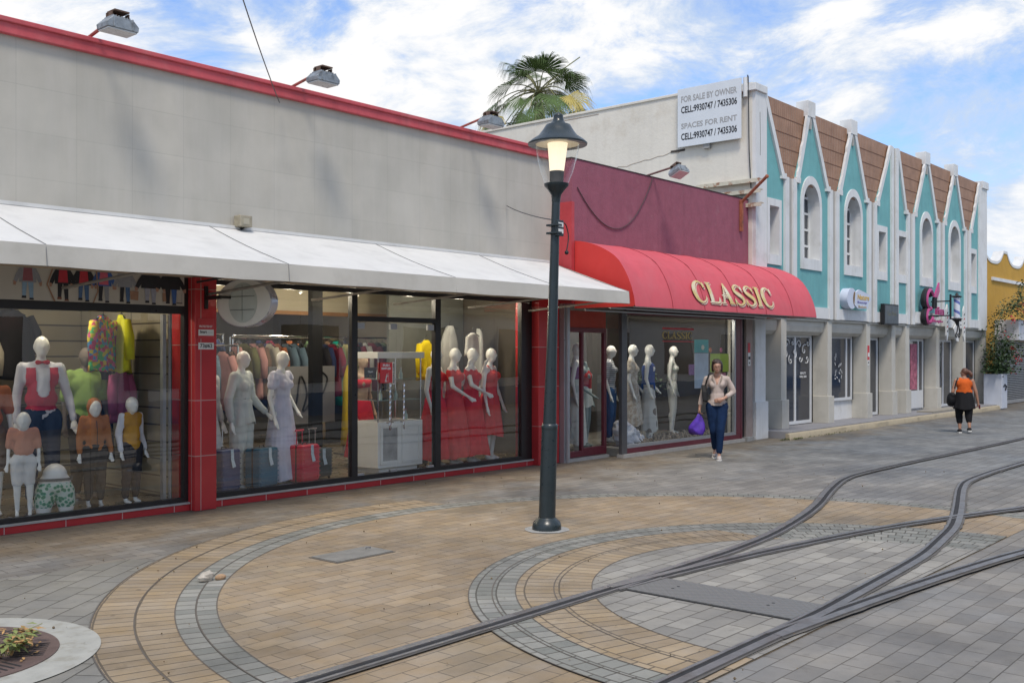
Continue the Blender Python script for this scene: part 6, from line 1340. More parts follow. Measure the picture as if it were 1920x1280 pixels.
def pboard():
    b = MB(); b.tube(spline([(8.85, 12.14, .95), (9.0, 12.14, 1.3), (8.92, 12.14, 1.5), (8.83, 12.14, 1.3), (8.98, 12.14, 1.05), (9.2, 12.14, 1.0), (9.3, 12.14, 1.45), (9.42, 12.14, 1.2), (9.35, 12.14, .95), (9.5, 12.14, 1.1), (9.62, 12.14, 1.5), (9.8, 12.14, 1.42), (9.72, 12.14, 1.2), (9.6, 12.14, 1.15)], 8), .014, 6); obj('script', b, m_ink, sgn)
pboard()
# middle bay -----------------------------------------------------------
t, j = mannequin(6.98, 11.0, FZ, 1.70, 10, 'mannequin in a white dress half hidden behind the red pillar')
wear(t, 'top', cloth('white_cotton', (.62, .62, .62)), lambda b: (torso(b, j, 1.7, .012), arms(b, j, 1.7, .016, .9, False)))
drape(t, 'skirt', cloth('white_cotton', (.62, .62, .62)), lambda b: skirt(b, j, 1.7, .63, .12, .075, .17))
t, j = mannequin(7.46, 10.93, FZ, 1.74, 28, 'mannequin in a flowing cream-white blouse and wide trousers', pose=dict(elL=(.15, .0, .65), wrL=(.20, -.10, .53), elR=(-.15, .03, .64), wrR=(-.15, .0, .48)))
wear(t, 'blouse', cloth('ivory_crepe', (.55, .58, .56)), lambda b: (torso(b, j, 1.74, .016), arms(b, j, 1.74, .026, .92, False)))
wear(t, 'wide_trousers', cloth('ivory_crepe', (.55, .58, .56)), lambda b: (b.sph(j['pelvis'], (0.163, 0.126, 0.114), 12), [b.cap(j['hi'+s_], .115, j['an'+s_]+Vector((0, 0, .02)), .10, 12) for s_ in 'LR']))
drape(t, 'overskirt', cloth('ivory_crepe', (.55, .58, .56)), lambda b: skirt(b, j, 1.74, .66, .47, .075, .13, 9, .06))
b = MB(); b.lathe([(.128, 1.12), (.13, 1.13)], (0, 0, 0), 30)
for v_ in b.bm.verts: v_.co.y *= .78
obj('cord_belt', b, cloth('brown_cord', (.16, .12, .09)), t, local=True)
t, j = mannequin(8.08, 10.95, FZ, 1.74, 22, 'mannequin in a long lavender-white pleated dress with ruffled sleeves', pose=dict(elL=(.16, .04, .66), wrL=(.13, -.05, .55)))
m_lav = cloth('lavender_white', (.56, .56, .68))
wear(t, 'bodice', m_lav, lambda b: (torso(b, j, 1.74, .012), arms(b, j, 1.74, .022, .22, False)))
drape(t, 'pleated_skirt', m_lav, lambda b: skirt(b, j, 1.74, .64, .03, .075, .175, 22, .05, .8, seed=1))
def ruffle(b):
    for s_ in (-1, 1):
        c_ = j['shL' if s_ > 0 else 'shR']; b.loft([[(c_.x+r*math.cos(a)*(1+.12*math.sin(a*7)), c_.y+r*math.sin(a)*(1+.12*math.sin(a*7)), c_.z+dz) for a in [k*2*math.pi/36 for k in range(36)]] for r, dz in ((.030, .035), (.062, .0), (.072, -.055))])
drape(t, 'ruffled_sleeves', m_lav, ruffle)
t, j = mannequin(10.15, 11.75, FZ, 1.68, 10, 'mannequin in a red bikini top and long red skirt behind the glass door', body=mat('mannequin_skin', (.36, .26, .18), .5, .04, 5))
m_redc = cloth('red_chiffon', (.50, .02, .035), .12)
wear(t, 'bikini_top', m_redc, lambda b: b.sph(j['chest']+Vector((0, -.015, .0)), (.172, .12, .10), 12))
drape(t, 'skirt', m_redc, lambda b: skirt(b, j, 1.68, .60, .08, .085, .19, 10, .08))
RD = [cloth('red_jersey', (.60, .03, .04)), cloth('reflection_coral_jersey', (.60, .06, .06))]  # the coral red puts the window's reflection into the dress colour
for i, (x, y, f, lab, ps) in enumerate([
    (10.80, 10.84, 20, 'mannequin in a red square-necked tank dress nearest the door', dict(elL=(.15, .0, .64), wrL=(.19, -.08, .50))),
    (11.14, 10.78, 28, 'mannequin in a red off-shoulder dress with one arm raised, second from the door', dict(elR=(-.145, -.03, .67), wrR=(-.01, -.13, .58), elL=(.15, -.03, .68), wrL=(.13, -.09, .83))),
    (11.55, 10.80, 28, 'mannequin in a red off-shoulder dress with a bent forearm, third from the door', dict(elR=(-.14, -.04, .68), wrR=(.03, -.13, .60), elL=(.15, -.03, .68), wrL=(.12, -.09, .83))),
    (12.03, 10.84, 18, 'mannequin in a red V-neck dress with a short ragged hem at the window end', dict(elL=(.15, .0, .64), wrL=(.17, -.05, .49), elR=(-.14, .0, .64), wrR=(-.15, -.04, .48)))]):
    t, j = mannequin(x, y, FZ, 1.79, f, lab, pose=ps)
    c_, w_, p_ = j['chest'], j['waist'], j['pelvis']
    def bod(b, i=i, j=j):
        c_, w_, p_ = j['chest'], j['waist'], j['pelvis']; h = 1.79
        b.sph(c_+Vector((0, -.008, -.01)), (.178, .122, .125), 14)
        for s_ in (-1, 1): b.sph(c_+Vector((s_*.08, -.08, 0)), .075, 8)
        b.cap(c_, .13, w_, .118, 12); b.cap(w_, .118, p_, .14, 12); b.sph(p_, (.185, .14, .12), 12)
        if i in (1, 2):
            for s_ in 'LR': b.cap(j['sh'+s_]+Vector((0, 0, -.045)), .062, j['sh'+s_].lerp(j['el'+s_], .35), .055, 10)
            b.cap(j['shL']+Vector((0, -.02, -.05)), .055, j['shR']+Vector((0, -.02, -.05)), .055, 10)
        else:
            for s_ in (-1, 1): b.cap(c_+Vector((s_*.085, -.06, .05)), .03, Vector((s_*.10, .0, 1.49)), .025, 8); b.cap(c_+Vector((s_*.085, .05, .05)), .03, Vector((s_*.10, .0, 1.49)), .025, 8)
    wear(t, 'dress_bodice', RD[i % 2], bod)
    drape(t, 'dress_skirt', RD[i % 2], lambda b, j=j, i=i: skirt(b, j, 1.79, .57, (.07 if i < 3 else .22), .10, (.195 if i < 3 else .15), 9, .12, .75, seed=i, slit=(None if i < 3 else .06)))
# suitcases
def suitcase(x, y, rz, w, h, d, m, label, handle=0, tagc=None):
    t = thing('suitcase', label, 'suitcase', (x, y, FZ), R(rz), 'suitcases in the shop window')
    b = MB(); b.box(-w/2, w/2, -d/2, d/2, .035, h); o = obj('shell', b, m, t, local=True, bev=.03)
    b = MB()
    for k in range(7): zz = .09+k*(h-.15)/6; b.box(-w/2-.004, w/2+.004, -d/2-.004, d/2+.004, zz, zz+.012)
    obj('ribs', b, m, t, local=True, bev=.004)
    b = MB(); b.box(-w/2-.006, w/2+.006, -.008, .008, .03, h+.004); obj('zip_seam', b, m_ink, t, local=True)
    for sx_ in (-1, 1):
        for sy_ in (-1, 1): b = MB(); b.sph((sx_*(w/2-.04), sy_*(d/2-.035), .022), (.012, .022, .022), 10); obj('wheel', b, m_ink, t, local=True)
    if handle:
        b = MB()
        for sx_ in (-1, 1): b.tube([(sx_*.06, d/2-.04, h), (sx_*.06, d/2-.04, h+handle)], .007, 6)
        b.tube([(-.085, d/2-.04, h+handle), (.085, d/2-.04, h+handle)], .014, 8); obj('pull_handle', b, m_chrome if tagc is None else m, t, local=True)
    b = MB(); b.tube([(-.05, 0, h), (-.04, 0, h+.025), (.04, 0, h+.025), (.05, 0, h)], .008, 6); obj('grip', b, m_ink, t, local=True)
    b = MB(); b.strip([(-.035, -d/2-.008, h+.0), (-.035, -d/2-.012, h-.12), (-.025, -d/2-.03, h-.22)], [(.025, -d/2-.008, h+.0), (.025, -d/2-.012, h-.12), (.04, -d/2-.03, h-.21)]); obj('paper_tag', b, mat('paper_label', (.45, .55, .62), .6, .2, 30), t, local=True)
suitcase(7.02, 10.66, 20, .36, .54, .24, mat('navy_shell', (.025, .045, .14), .4), 'navy suitcase half hidden behind the red pillar')
suitcase(7.58, 10.68, 18, .37, .52, .25, mat('petrol_shell', (.015, .12, .20), .35), 'petrol blue suitcase with a paper tag in front of the white mannequins')
suitcase(8.26, 10.70, 16, .36, .51, .24, mat('red_shell', (.55, .015, .05), .35), 'red suitcase with its handle pulled up', .18, 1)
suitcase(8.66, 10.95, 10, .36, .42, .25, mat('black_teal_shell', (.015, .03, .035), .4), 'small dark suitcase next to the window post', .26)
suitcase(10.55, 10.98, 20, .34, .50, .24, mat('slate_shell', (.04, .06, .085), .4), 'slate blue suitcase standing behind the door frame')
# display case behind the door
t = thing('display_case', 'white display cabinet with a glass top section behind the glass door', 'display cabinet', (9.95, 11.05, .09))
x0, x1, y0, y1 = 9.55, 10.42, 10.72, 11.3
b = MB(); b.box(x0+.06, x1-.06, y0+.05, y1-.04, .09, .17); b.box(x0, x1, y0, y1, .17, .82); obj('cabinet', b, m_white, t, bev=.005)
b = MB()
for a0, a1 in ((x0+.04, (x0+x1)/2-.02), ((x0+x1)/2+.02, x1-.04)): b.box(a0, a1, y0-.012, y0, .22, .26); b.box(a0, a1, y0-.012, y0, .74, .78); b.box(a0, a0+.05, y0-.012, y0, .261, .739); b.box(a1-.05, a1, y0-.012, y0, .261, .739)
obj('door_frames', b, m_white, t, bev=.002)
b = MB(); b.box(x0+.10, (x0+x1)/2-.07, y0-.004, y0-.001, .27, .73); obj('door_picture', b, mat('grey_photo', (.30, .30, .30), .5, .3, 6), t)
b = MB(); b.box(x0-.02, x1+.02, y0-.02, y1, 1.72, 1.81); obj('top_slab', b, m_white, t, bev=.004)
b = MB()
for xx in (x0+.02, x1-.02):
    for yy in (y0+.02, y1-.02): b.tube([(xx, yy, .82), (xx, yy, 1.72)], .010, 6)
obj('corner_posts', b, m_chrome, t)
b = MB()
for zz in (1.12, 1.42): b.box(x0+.02, x1-.02, y0+.03, y1-.03, zz, zz+.008)
obj('glass_shelves', b, mat('shelf_glass', (.25, .34, .33), .1), t)
for (xx, zz, m_) in ((9.75, 1.428, 'jar'), (9.95, 1.428, 'bottle'), (10.2, 1.428, 'jar'), (9.8, 1.128, 'bottle'), (10.1, 1.128, 'jar'), (10.3, .82, 'bottle')):
    q = thing('bottle', {(9.75, 1.428): 'small pale jar, left on the top glass shelf', (9.95, 1.428): 'small bottle, middle of the top glass shelf', (10.2, 1.428): 'small pale jar, right on the top glass shelf', (9.8, 1.128): 'small bottle, left on the lower glass shelf', (10.1, 1.128): 'small pale jar, middle of the lower glass shelf', (10.3, .82): 'small bottle standing on the white cabinet'}[(xx, zz)], 'bottle', (xx, 10.95, zz), group='bottles in the display cabinet')
    b = MB(); b.lathe([(0, 0), (.03, 0), (.032, .07), (.012, .10), (.012, .13), (0, .13)], (xx, 10.95, zz), 12); obj('bottle_body', b, mat('frosted_jar', (.4, .5, .45), .3), q, smooth=True)
    b = MB(); b.lathe([(0, .131), (.015, .131), (.015, .155), (0, .156)], (xx, 10.95, zz), 12); obj('bottle_cap', b, m_chrome, q, smooth=True)
# Classic shop window ---------------------------------------------------
CZ2 = .145
t, j = mannequin(14.15, 10.72, .10, 1.88, 35, 'mannequin in a purple top and long white skirt behind the maroon door', pose=dict(elR=(-.14, .03, .64), wrR=(-.13, 0, .49)))
wear(t, 'top', cloth('purple_top', (.20, .02, .20)), lambda b: (b.sph(j['chest']+Vector((0, -.005, -.01)), (.19, .13, .12), 12), b.cap(j['chest'], .13, j['waist'], .125, 12)))
drape(t, 'long_skirt', cloth('white_linen', (.56, .60, .58)), lambda b: skirt(b, j, 1.88, .66, .06, .075, .15, 8, .05))
t, j = mannequin(14.72, 10.95, .10, 1.72, 20, 'headless grey mannequin in a red top and white shorts', body=m_mqg, headless=True, pose=dict(wrR=(-.12, -.10, .56)))
wear(t, 'top', cloth('brick_red_top', (.42, .04, .05)), lambda b: (b.sph(j['chest']+Vector((0, -.005, -.01)), (.17, .125, .11), 12), b.cap(j['chest'], .12, j['waist'], .12, 12)))
drape(t, 'flared_shorts', cloth('white_linen', (.56, .60, .58)), lambda b: skirt(b, j, 1.72, .64, .43, .075, .13, 7, .06))
t, j = mannequin(15.35, 10.85, CZ2, 1.80, 25, 'mannequin in a striped top and blue jeans behind the corner post')
m_str = spiral_mat('striped_knit', ((.10, .12, .16), (.5, .52, .55)), 170, .5)
wear(t, 'striped_top', m_str, lambda b: (torso(b, j, 1.8, .012), arms(b, j, 1.8, .018, .4, False)))
wear(t, 'jeans', cloth('mid_denim', (.03, .09, .22)), lambda b: (b.sph(j['pelvis'], (0.167, 0.126, 0.123), 12), legs(b, j, 1.8, .012, .95, False)))
t, j = mannequin(15.72, 10.62, CZ2, 1.82, 30, 'mannequin in a sheer beige floral dress', pose=dict(elL=(.15, .02, .65), wrL=(.19, -.07, .54)))
m_bei = mat('beige_floral', (.40, .33, .26), .85, .15, 8, dirt=((.60, .56, .50), .45, .55, .8, 14))
wear(t, 'bodice', m_bei, lambda b: (torso(b, j, 1.82, .012), arms(b, j, 1.82, .02, .25, False)))
drape(t, 'skirt', m_bei, lambda b: skirt(b, j, 1.82, .64, .18, .075, .17, 12, .08))
t, j = mannequin(16.25, 10.60, CZ2, 1.82, 32, 'mannequin in a royal blue top and a white skirt with brown blotches', pose=dict(elL=(.15, .02, .65), wrL=(.18, -.07, .54)))
wear(t, 'top', cloth('royal_blue', (.02, .06, .26)), lambda b: (b.sph(j['chest']+Vector((0, -.005, .0)), (.18, .13, .13), 12), b.cap(j['chest'], .13, j['waist'], .12, 12), b.cap(j['waist'], .12, j['pelvis'], .15, 12), [b.cap(j['chest']+Vector((s_*.10, 0, .08)), .03, Vector((s_*.11, 0, 1.51)), .022, 8) for s_ in (-1, 1)]))
m_blot = bpy.data.materials.new('blotched_white')
def _bl():
    m_blot.use_nodes = True; nt = m_blot.node_tree; N = nt.nodes; L = nt.links; b = N['Principled BSDF']; tc = N.new('ShaderNodeTexCoord'); v_ = N.new('ShaderNodeTexVoronoi'); v_.inputs['Scale'].default_value = 5; L.new(tc.outputs['Object'], v_.inputs['Vector'])
    r = N.new('ShaderNodeValToRGB'); r.color_ramp.interpolation = 'CONSTANT'; e = r.color_ramp.elements; e[0].color = (.17, .14, .12, 1); e[1].color = (.55, .55, .53, 1); e[1].position = .42; L.new(v_.outputs['Distance'], r.inputs[0]); L.new(r.outputs[0], b.inputs['Base Color']); b.inputs['Roughness'].default_value = .85
_bl()
drape(t, 'long_skirt', m_blot, lambda b: skirt(b, j, 1.82, .58, .10, .09, .145, 8, .05))
t, j = mannequin(17.75, 11.0, CZ2, 1.80, 25, 'bare white mannequin standing alone behind the walking woman')
b = MB(); random.seed(12)
for cx, cy, cz, s_ in ((15.0, 10.35, .40, .20), (15.22, 10.32, .30, .20), (15.05, 10.32, .24, .22), (15.45, 10.35, .22, .16)): b.sph((cx, cy, cz), (s_, s_*.7, s_*.9), 14)
f_ = fuse(b, .02, 2)
f_.bm.normal_update()
for v_ in f_.bm.verts: v_.co += v_.normal*(.09*noise.noise(v_.co*8)+.035*noise.noise(v_.co*24))
tag(obj('tulle_bundle', f_, cloth('white_tulle', (.55, .56, .62)), smooth=180), 'bundle of white tulle heaped on the window floor', 'tulle')
b = MB(); random.seed(19)
for k in range(420):
    x = random.uniform(15.2, 18.2); y = random.uniform(10.05, 10.6); a = random.uniform(0, 3.14); l_ = random.uniform(.04, .16)
    b.tube([(x, y, .15+random.random()*.06), (x+l_*math.cos(a), y+l_*math.sin(a)*.5, .16+random.random()*.12)], random.uniform(.006, .02), 5)
tag(obj('driftwood_chips', b, mat('driftwood', (.22, .18, .14), .8, .5, 20)), 'driftwood chips and pebbles strewn over the window floor', 'driftwood', kind='stuff')
t = thing('indoor_plant', 'small bushy potted plant between the Classic shop mannequins', 'plant', (17.0, 11.1, CZ2)); b1, b2 = MB(), MB(); random.seed(33)
b1.lathe([(0, 0), (.12, 0), (.16, .8), (.0, .8)], (17.0, 11.1, CZ2), 16)
for k in range(220):
    c_ = Vector((17.0+random.gauss(0, .28), 11.1+random.gauss(0, .15), 1.2+random.gauss(0, .16))); leaf(b2, c_, (random.uniform(-1, 1), random.uniform(-1, 1), random.uniform(-.3, .8)), (0, 0, 1), .10, .03)
obj('pot', b1, m_whf, t, smooth=True); obj('leaves', b2, m_gr, t)
def window_poster(x0, x1, z0, z1, m, label, extra=None):
    t = thing('window_poster', label, 'poster', ((x0+x1)/2, FY+.035, z0)); b = MB(); b.box(x0, x1, FY+.03, FY+.034, z0, z1); obj('sheet', b, m, t)
    if extra: extra(t)
    return t
window_poster(16.90, 17.42, 1.80, 2.05, mat('teal_paper', (.03, .35, .34), .5), 'teal poster with a pale flower at the right part of the glass', lambda t: obj('flower_print', (lambda b: b.sph((17.2, FY+.028, 1.90), (.06, .002, .05), 12))(MB()), m_cream, t))
window_poster(16.90, 17.42, 1.12, 1.79, mat('pale_paper', (.45, .50, .58), .6, .15, 4), 'tall pale poster below the teal poster')
window_poster(17.50, 18.22, 1.42, 1.78, mat('lime_paper', (.42, .52, .03), .5), 'lime green poster behind the head of the walking woman')
window_poster(17.70, 18.1, 1.18, 1.40, mat('pink_paper', (.42, .07, .14), .5), 'pink poster below the lime green poster')
for x, m_, lab in ((17.50, mat('orange_dot', (.6, .15, .03), .5), 'orange round sticker above the lime green poster'), (17.92, mat('pink_dot', (.55, .12, .22), .5), 'pink round sticker above the lime green poster')):
    b = MB(); b.loft([[(x+r*math.cos(k*math.pi/10), y, 1.85+r*math.sin(k*math.pi/10)) for k in range(20)] for r, y in ((.0005, FY+.030), (.048, FY+.030), (.048, FY+.034), (.0005, FY+.034))]); tag(obj('round_sticker', b, m_), lab, 'sticker')
b = MB(); b.box(16.62, 16.82, FY-.012, FY-.008, 1.38, 1.58); o = tag(obj('glass_sticker', b, mat('violet_sticker', (.25, .14, .25), .6, .4, 60)), 'small violet and white sticker on the Classic shop glass', 'sticker')
# ---------------------------------------------------------------- people
m_skin = mat('skin', (.42, .235, .165), .55, .06, 12); m_skin2 = mat('tanned_skin', (.36, .19, .125), .55, .06, 12)
m_hair = mat('dark_brown_hair', (.035, .018, .014), .5, .25, 40); m_hair2 = mat('auburn_hair', (.10, .04, .022), .5, .3, 40)
m_lens = mat('spectacle_frame', (.06, .03, .03), .3)
def hand(b, w, d, up, curl, h, side, thumb=1):
    """palm and five fingers; d points along the hand, up is the back of the hand"""
    d = Vector(d).normalized(); up = Vector(up).normalized(); sd = d.cross(up).normalized()*side
    m = w+d*.075
    b.cap(w, .023, m, .026, 8); b.cap(w+sd*.018+d*.02, .016, m+sd*.026, .013, 8); b.cap(w-sd*.018+d*.02, .016, m-sd*.026, .013, 8)
    for q, L_ in enumerate((.062, .074, .078, .068)):
        o_ = sd*(q-1.5)*.019; p0 = m+o_; p1 = p0+(d*math.cos(curl)-up*math.sin(curl))*L_*.5; p2 = p1+(d*math.cos(curl*2)-up*math.sin(curl*2))*L_*.5
        b.cap(p0, .0095, p1, .009, 6); b.cap(p1, .009, p2, .0075, 6)
    tb = w+d*.025+sd*.026*thumb; b.cap(tb, .012, tb+d*.03+sd*.024*thumb-up*.008, .010, 6); b.cap(tb+d*.03+sd*.024*thumb-up*.008, .010, tb+d*.056+sd*.022*thumb-up*.022, .008, 6)
# woman walking towards the camera
H1 = 1.70
w1 = thing('person', 'woman in a beige blouse and dark blue jeans walking with a purple bag', 'person', (15.30, 8.60, 0), R(-60))
j = J(H1, head=(.0, -.035, .922), neck=(0, -.005, .86), shL=(.100, 0, .80), elL=(.160, .01, .665), wrL=(.055, -.095, .60), shR=(-.100, 0, .80), elR=(-.140, .015, .65), wrR=(-.170, -.01, .51),
      hiL=(.05, 0, .52), knL=(.030, -.075, .295), anL=(.018, -.085, .050), hiR=(-.05, 0, .52), knR=(-.030, -.015, .285), anR=(-.022, .115, .085))
b = MB(); torso(b, j, H1, -.004, True, 1.04); legs(b, j, H1, -.006, 1.0, True, 1.05); head(b, j, H1, True, 1.0)
arms(b, j, H1, 0, .999, False, 1.05)
hand(b, j['wrL'], (-1, -.10, -.22), (0, -1, .1), .25, H1, 1, -1); hand(b, j['wrR'], (-.08, -.08, -1), (-1, 0, 0), .75, H1, -1)
hc = j['head']
for s_ in (-1, 1): b.sph(hc+Vector((s_*.018, -.082, .022)), (.016, .008, .005), 6)
b.sph(hc+Vector((0, -.083, -.052)), (.022, .009, .008), 6); b.sph(hc+Vector((0, -.068, -.078)), (.022, .018, .016), 6)
obj('body', fuse(b, .0085, 3), m_skin, w1, smooth=180, local=True)
def blouse(b):
    torso(b, j, H1, .014, True, 1.05); 
    for s_, to in (('L', .62), ('R', .9)):
        a, e, w = j['sh'+s_], j['el'+s_], j['wr'+s_]; b.cap(a, .052, e, .050, 10); b.cap(e, .050, e.lerp(w, to*.9), .042, 10)
    b.cap(j['waist'], .118, j['pelvis']+Vector((0, 0, .02)), .135, 14); b.cap(j['pelvis']+Vector((0, 0, .02)), .142, j['pelvis']-Vector((0, 0, .02)), .145, 14)
bl = fuse(MBb := (lambda b: (blouse(b), b)[1])(MB()), .011, 3)
for v_ in bl.bm.verts: v_.co += v_.normal*.010*noise.noise(v_.co*Vector((14, 14, 7)) if False else Vector((v_.co.x*14, v_.co.y*14, v_.co.z*7)))
bmesh.ops.bisect_plane(bl.bm, geom=bl.bm.verts[:]+bl.bm.edges[:]+bl.bm.faces[:], plane_co=(0, 0, .925), plane_no=(0, -.12, 1), clear_inner=True)
# open collar
for v_ in list(bl.bm.verts):
    p = v_.co
    if p.y < -.02 and p.z > 1.27 and abs(p.x) < (p.z-1.25)*.30: bl.bm.verts.remove(v_)
obj('blouse', bl, cloth('beige_blouse', (.46, .385, .345), .16, bscale=50), w1, smooth=180, local=True)
b = MB()
for s_ in (-1, 1): b.poly([(s_*.03, -.125, 1.27), (s_*.075, -.085, 1.42), (s_*.055, -.06, 1.475), (s_*.095, -.08, 1.40), (s_*.07, -.125, 1.33)])
obj('collar', b, cloth('beige_blouse_dark', (.30, .25, .21)), w1, local=True)
wear(w1, 'jeans', cloth('blue_denim', (.007, .022, .065), .18, bscale=70), lambda b: (b.sph(j['pelvis'], (0.151, 0.113, 0.114), 14), b.cap(j['pelvis']+Vector((0, 0, .06)), .125, j['pelvis'], .13, 12), legs(b, j, H1, .012, .93, False, 1.05)), .011)
def shoe(b, a, yaw=0, h=H1, toe=0):
    m = Matrix.Translation(a+Vector((0, 0, -.055*h+.0))) @ Matrix.Rotation(toe, 4, 'X')
    b.sph(m @ Vector((0, .02, .045)), (.042, .06, .045), 10); b.sph(m @ Vector((0, -.09, .035)), (.044, .085, .035), 10); b.cap(m @ Vector((0, .02, .05)), .04, m @ Vector((0, -.07, .04)), .038, 10)
def sole(b, a, h=H1, toe=0):
    m = Matrix.Translation(a+Vector((0, 0, -.055*h))) @ Matrix.Rotation(toe, 4, 'X'); b.prism([(-.035, .08), (.035, .08), (.042, .0), (.046, -.12), (.028, -.175), (-.028, -.175), (-.046, -.12), (-.042, 0)], -.004, .022, lambda u, v_, a_: m @ Vector((u, v_, a_)))
for s_, toe in (('L', 0), ('R', .35)):
    o = wear(w1, 'shoe', cloth('pale_trainer', (.46, .42, .40)), lambda b: shoe(b, j['an'+s_], toe=toe), .008)
    b = MB(); sole(b, j['an'+s_], toe=toe); obj('shoe_sole', b, m_wp, o, local=True, bev=.004)
b = MB(); b.sph(hc+Vector((0, .014, .026)), (.094, .098, .104), 16); b.sph(hc+Vector((-.03, -.02, .075)), (.06, .06, .05), 12)
for s_ in (-1, 1): b.cap(hc+Vector((s_*.075, .01, .02)), .025, hc+Vector((s_*.072, .02, -.07)), .024, 8)
hb = fuse(b, .010, 2)
for v_ in list(hb.bm.verts):
    p = v_.co-hc
    if p.y < -.045 and p.z < .050 and abs(p.x) < .060: hb.bm.verts.remove(v_)
obj('hair', hb, m_hair, w1, smooth=180, local=True)
b = MB()
for s_ in (-1, 1):
    b.tube([hc+Vector((s_*.028+.021*math.cos(a), -.094, .004+.016*math.sin(a))) for a in [k*math.pi/8 for k in range(17)]], .0016, 5); b.tube([hc+Vector((s_*.049, -.092, .008)), hc+Vector((s_*.072, -.0, .008))], .0025, 5)
b.tube([hc+Vector((-.008, -.096, .008)), hc+Vector((.008, -.096, .008))], .003, 5); obj('glasses', b, m_lens, w1, local=True)
b = MB()
for s_ in (-1, 1): b.sph(hc+Vector((s_*.027, -.083, .003)), (.007, .004, .004), 6)
obj('eyes', b, m_ink, w1, local=True)
b = MB(); b.sph(hc+Vector((0, -.089, -.053)), (.020, .006, .005), 6); obj('lips', b, mat('lip_red', (.28, .07, .06), .5), w1, local=True)
M1 = WM[w1.name]
t = thing('shoulder_bag', 'black shoulder bag under the right arm of the woman in the beige blouse', 'bag', tuple(M1 @ Vector((-.20, .02, .98))))
b = MB(); c_ = Vector((-.185, -.03, 1.08)); b.prism([(-.17, -.10), (.15, -.13), (.16, .02), (.05, .16), (-.03, .18), (-.14, .06)], -.045, .045, lambda u, v_, a: M1 @ (c_+Vector((a-.02+v_*-.10, u, v_)))); obj('bag_body', b, cloth('black_leather', (.015, .015, .016), .1, rough=.5), t, bev=.02)
b = MB(); b.tube([M1 @ Vector(p) for p in ((-.20, -.05, 1.22), (-.175, -.08, 1.33), (-.13, -.06, 1.445), (-.12, .01, 1.465), (-.15, .07, 1.40), (-.19, .07, 1.2))], .014, 6); obj('strap', b, m_ink, t)
t = thing('carrier_bag', 'crumpled purple plastic carrier bag held low in the woman\'s right hand', 'bag', tuple(M1 @ Vector((-.36, -.02, .46))))
b = MB(); wr = j['wrR']+Vector((-.01, -.01, -.10)); rings = []
for i in range(9):
    t_ = i/8; r = .02+.115*min(1, t_*1.3); rings.append([M1 @ (wr+Vector(((-.03*t_)+r*math.cos(a)*(1+.16*math.sin(a*3+i*.7)), .35*r*math.sin(a)*(1+.2*math.sin(a*4+i)), -.32*t_+.045*math.sin(a*2+.5)*t_))) for a in [k*2*math.pi/28 for k in range(28)]])
b.loft(rings, caps=True); obj('bag_body', b, mat('purple_plastic', (.085, .03, .36), .35, .25, 12, bump=.4, bscale=18), t, smooth=180)
# woman walking away
H2 = 1.46
w2 = thing('person', 'woman seen from behind in an orange sleeveless top and black leggings', 'person', (23.93, 7.20, 0), R(115))
j = J(H2, head=(.0, -.01, .925), shL=(.115, 0, .80), elL=(.165, .02, .63), wrL=(.17, -.02, .48), shR=(-.115, 0, .80), elR=(-.165, .0, .63), wrR=(-.20, -.02, .47),
      hiL=(.06, 0, .50), knL=(.065, -.05, .28), anL=(.06, .0, .055), hiR=(-.06, 0, .50), knR=(-.06, .02, .28), anR=(-.062, .10, .085))
b = MB(); torso(b, j, H2, .005, True, 1.22); legs(b, j, H2, .0, 1, True, 1.1); arms(b, j, H2, .006, .999, False, 1.1)
hc = j['head']; HR = Matrix.Rotation(R(62), 4, 'Z')
b.sph(hc, (.070, .078, .092), 14); f_ = lambda x, y, z: hc+(HR @ Vector((x, y, z)))
b.sph(f_(0, -.085, -.008), .014, 6); b.sph(f_(0, -.03, -.05), (.045, .05, .045), 10); b.cap(j['neck']-Vector((0, 0, .04)), .055, hc-Vector((0, 0, .05)), .042, 10)
hand(b, j['wrL'], (.05, -.1, -1), (1, 0, 0), .3, H2, 1); hand(b, j['wrR'], (-.1, -.2, -1), (-1, 0, 0), .7, H2, -1)
obj('body', fuse(b, .009, 3), m_skin2, w2, smooth=180, local=True)
wear(w2, 'sleeveless_top', cloth('orange_knit', (.58, .11, .02), .08, bscale=60), lambda b: (b.sph(j['chest']+Vector((0, .0, .01)), (.185, .135, .135), 14), b.cap(j['chest'], .145, j['waist'], .15, 12), b.sph(j['waist'], (.18, .14, .10), 12), b.cap(j['chest']+Vector((.07, 0, .1)), .05, j['chest']+Vector((-.07, 0, .1)), .05, 8), [b.cap(j['chest']+Vector((s_*.10, 0, .05)), .05, j['chest']+Vector((s_*.085, 0, .125)), .035, 8) for s_ in (-1, 1)]), .012)
wear(w2, 'leggings', cloth('black_leggings', (.012, .012, .014)), lambda b: (b.sph(j['pelvis'], (0.176, 0.149, 0.114), 14), legs(b, j, H2, .014, .74, False, 1.28)), .012)
drape(w2, 'tied_jacket', cloth('black_jacket', (.016, .016, .018)), lambda b: skirt(b, j, H2, .63, .37, .115, .150, 7, .07, .85))
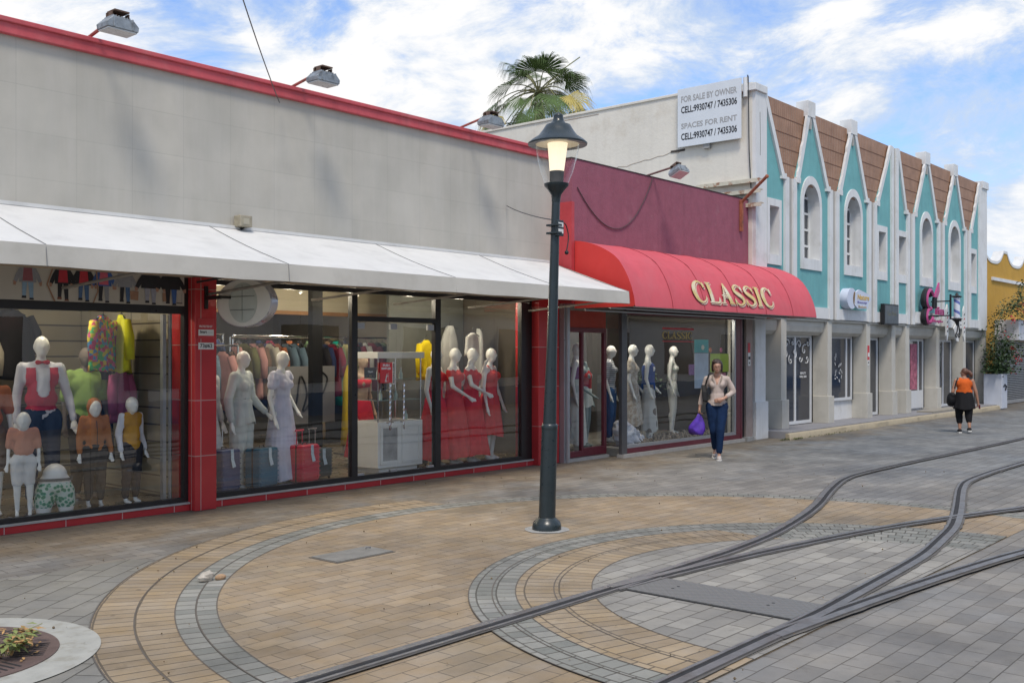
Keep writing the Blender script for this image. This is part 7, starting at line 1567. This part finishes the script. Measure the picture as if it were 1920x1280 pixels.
for s_, toe in (('L', 0), ('R', .0)):
    o = wear(w2, 'shoe', cloth('black_trainer', (.02, .02, .022)), lambda b: shoe(b, j['an'+s_], h=H2, toe=toe), .009)
    b = MB(); sole(b, j['an'+s_], H2, toe); obj('shoe_sole', b, m_wp, o, local=True, bev=.004)
b = MB(); b.sph(hc+(HR @ Vector((0, .018, .02))), (.080, .082, .090), 14); b.sph(f_(0, .10, .025), (.035, .04, .035), 10)
b.cap(f_(0, .11, .02), .042, f_(0, .16, -.07), .035, 10); b.sph(f_(.01, .16, -.04), (.04, .045, .06), 10)
hb = fuse(b, .011, 2)
for v_ in list(hb.bm.verts):
    p = HR.inverted() @ (v_.co-hc)
    if p.y < -.038 and p.z < .05: hb.bm.verts.remove(v_)
obj('hair', hb, m_hair2, w2, smooth=180, local=True)
M2 = WM[w2.name]
t = thing('backpack', 'black bag hanging from the left shoulder of the woman in orange', 'bag', tuple(M2 @ Vector((.24, .02, .62))))
b = MB(); b.sph((.27, .03, .76), (.10, .13, .15), 12); b.sph((.27, -.02, .70), (.10, .13, .12), 12); b.sph((.25, .10, .85), (.06, .07, .06), 8)
bb = fuse(b, .014, 3); bmesh.ops.transform(bb.bm, matrix=M2, verts=bb.bm.verts); obj('bag_body', bb, cloth('black_nylon', (.014, .014, .016), .2, rough=.6), t, smooth=180)
b = MB(); b.tube([M2 @ Vector(p) for p in ((.25, .0, .88), (.21, .05, 1.0), (.165, .06, 1.17), (.13, .0, 1.23), (.15, -.06, 1.15), (.24, -.05, .88))], .015, 6); obj('strap', b, m_ink, t)
t = thing('wallet', 'small dark red purse held in the right hand of the woman in orange', 'purse', tuple(M2 @ (j['wrR']+Vector((-.03, -.04, -.14)))))
b = MB(); b.box(-.012, .012, -.05, .05, -.045, .045, M2 @ Matrix.Translation(j['wrR']+Vector((-.035, -.035, -.10)))); obj('wallet_body', b, cloth('dark_red_leather', (.12, .02, .03)), t, bev=.004)
b = MB(); b.box(-.015, -.012, -.02, .02, -.01, .01, M2 @ Matrix.Translation(j['wrR']+Vector((-.035, -.035, -.10)))); obj('clasp', b, m_chrome, t)
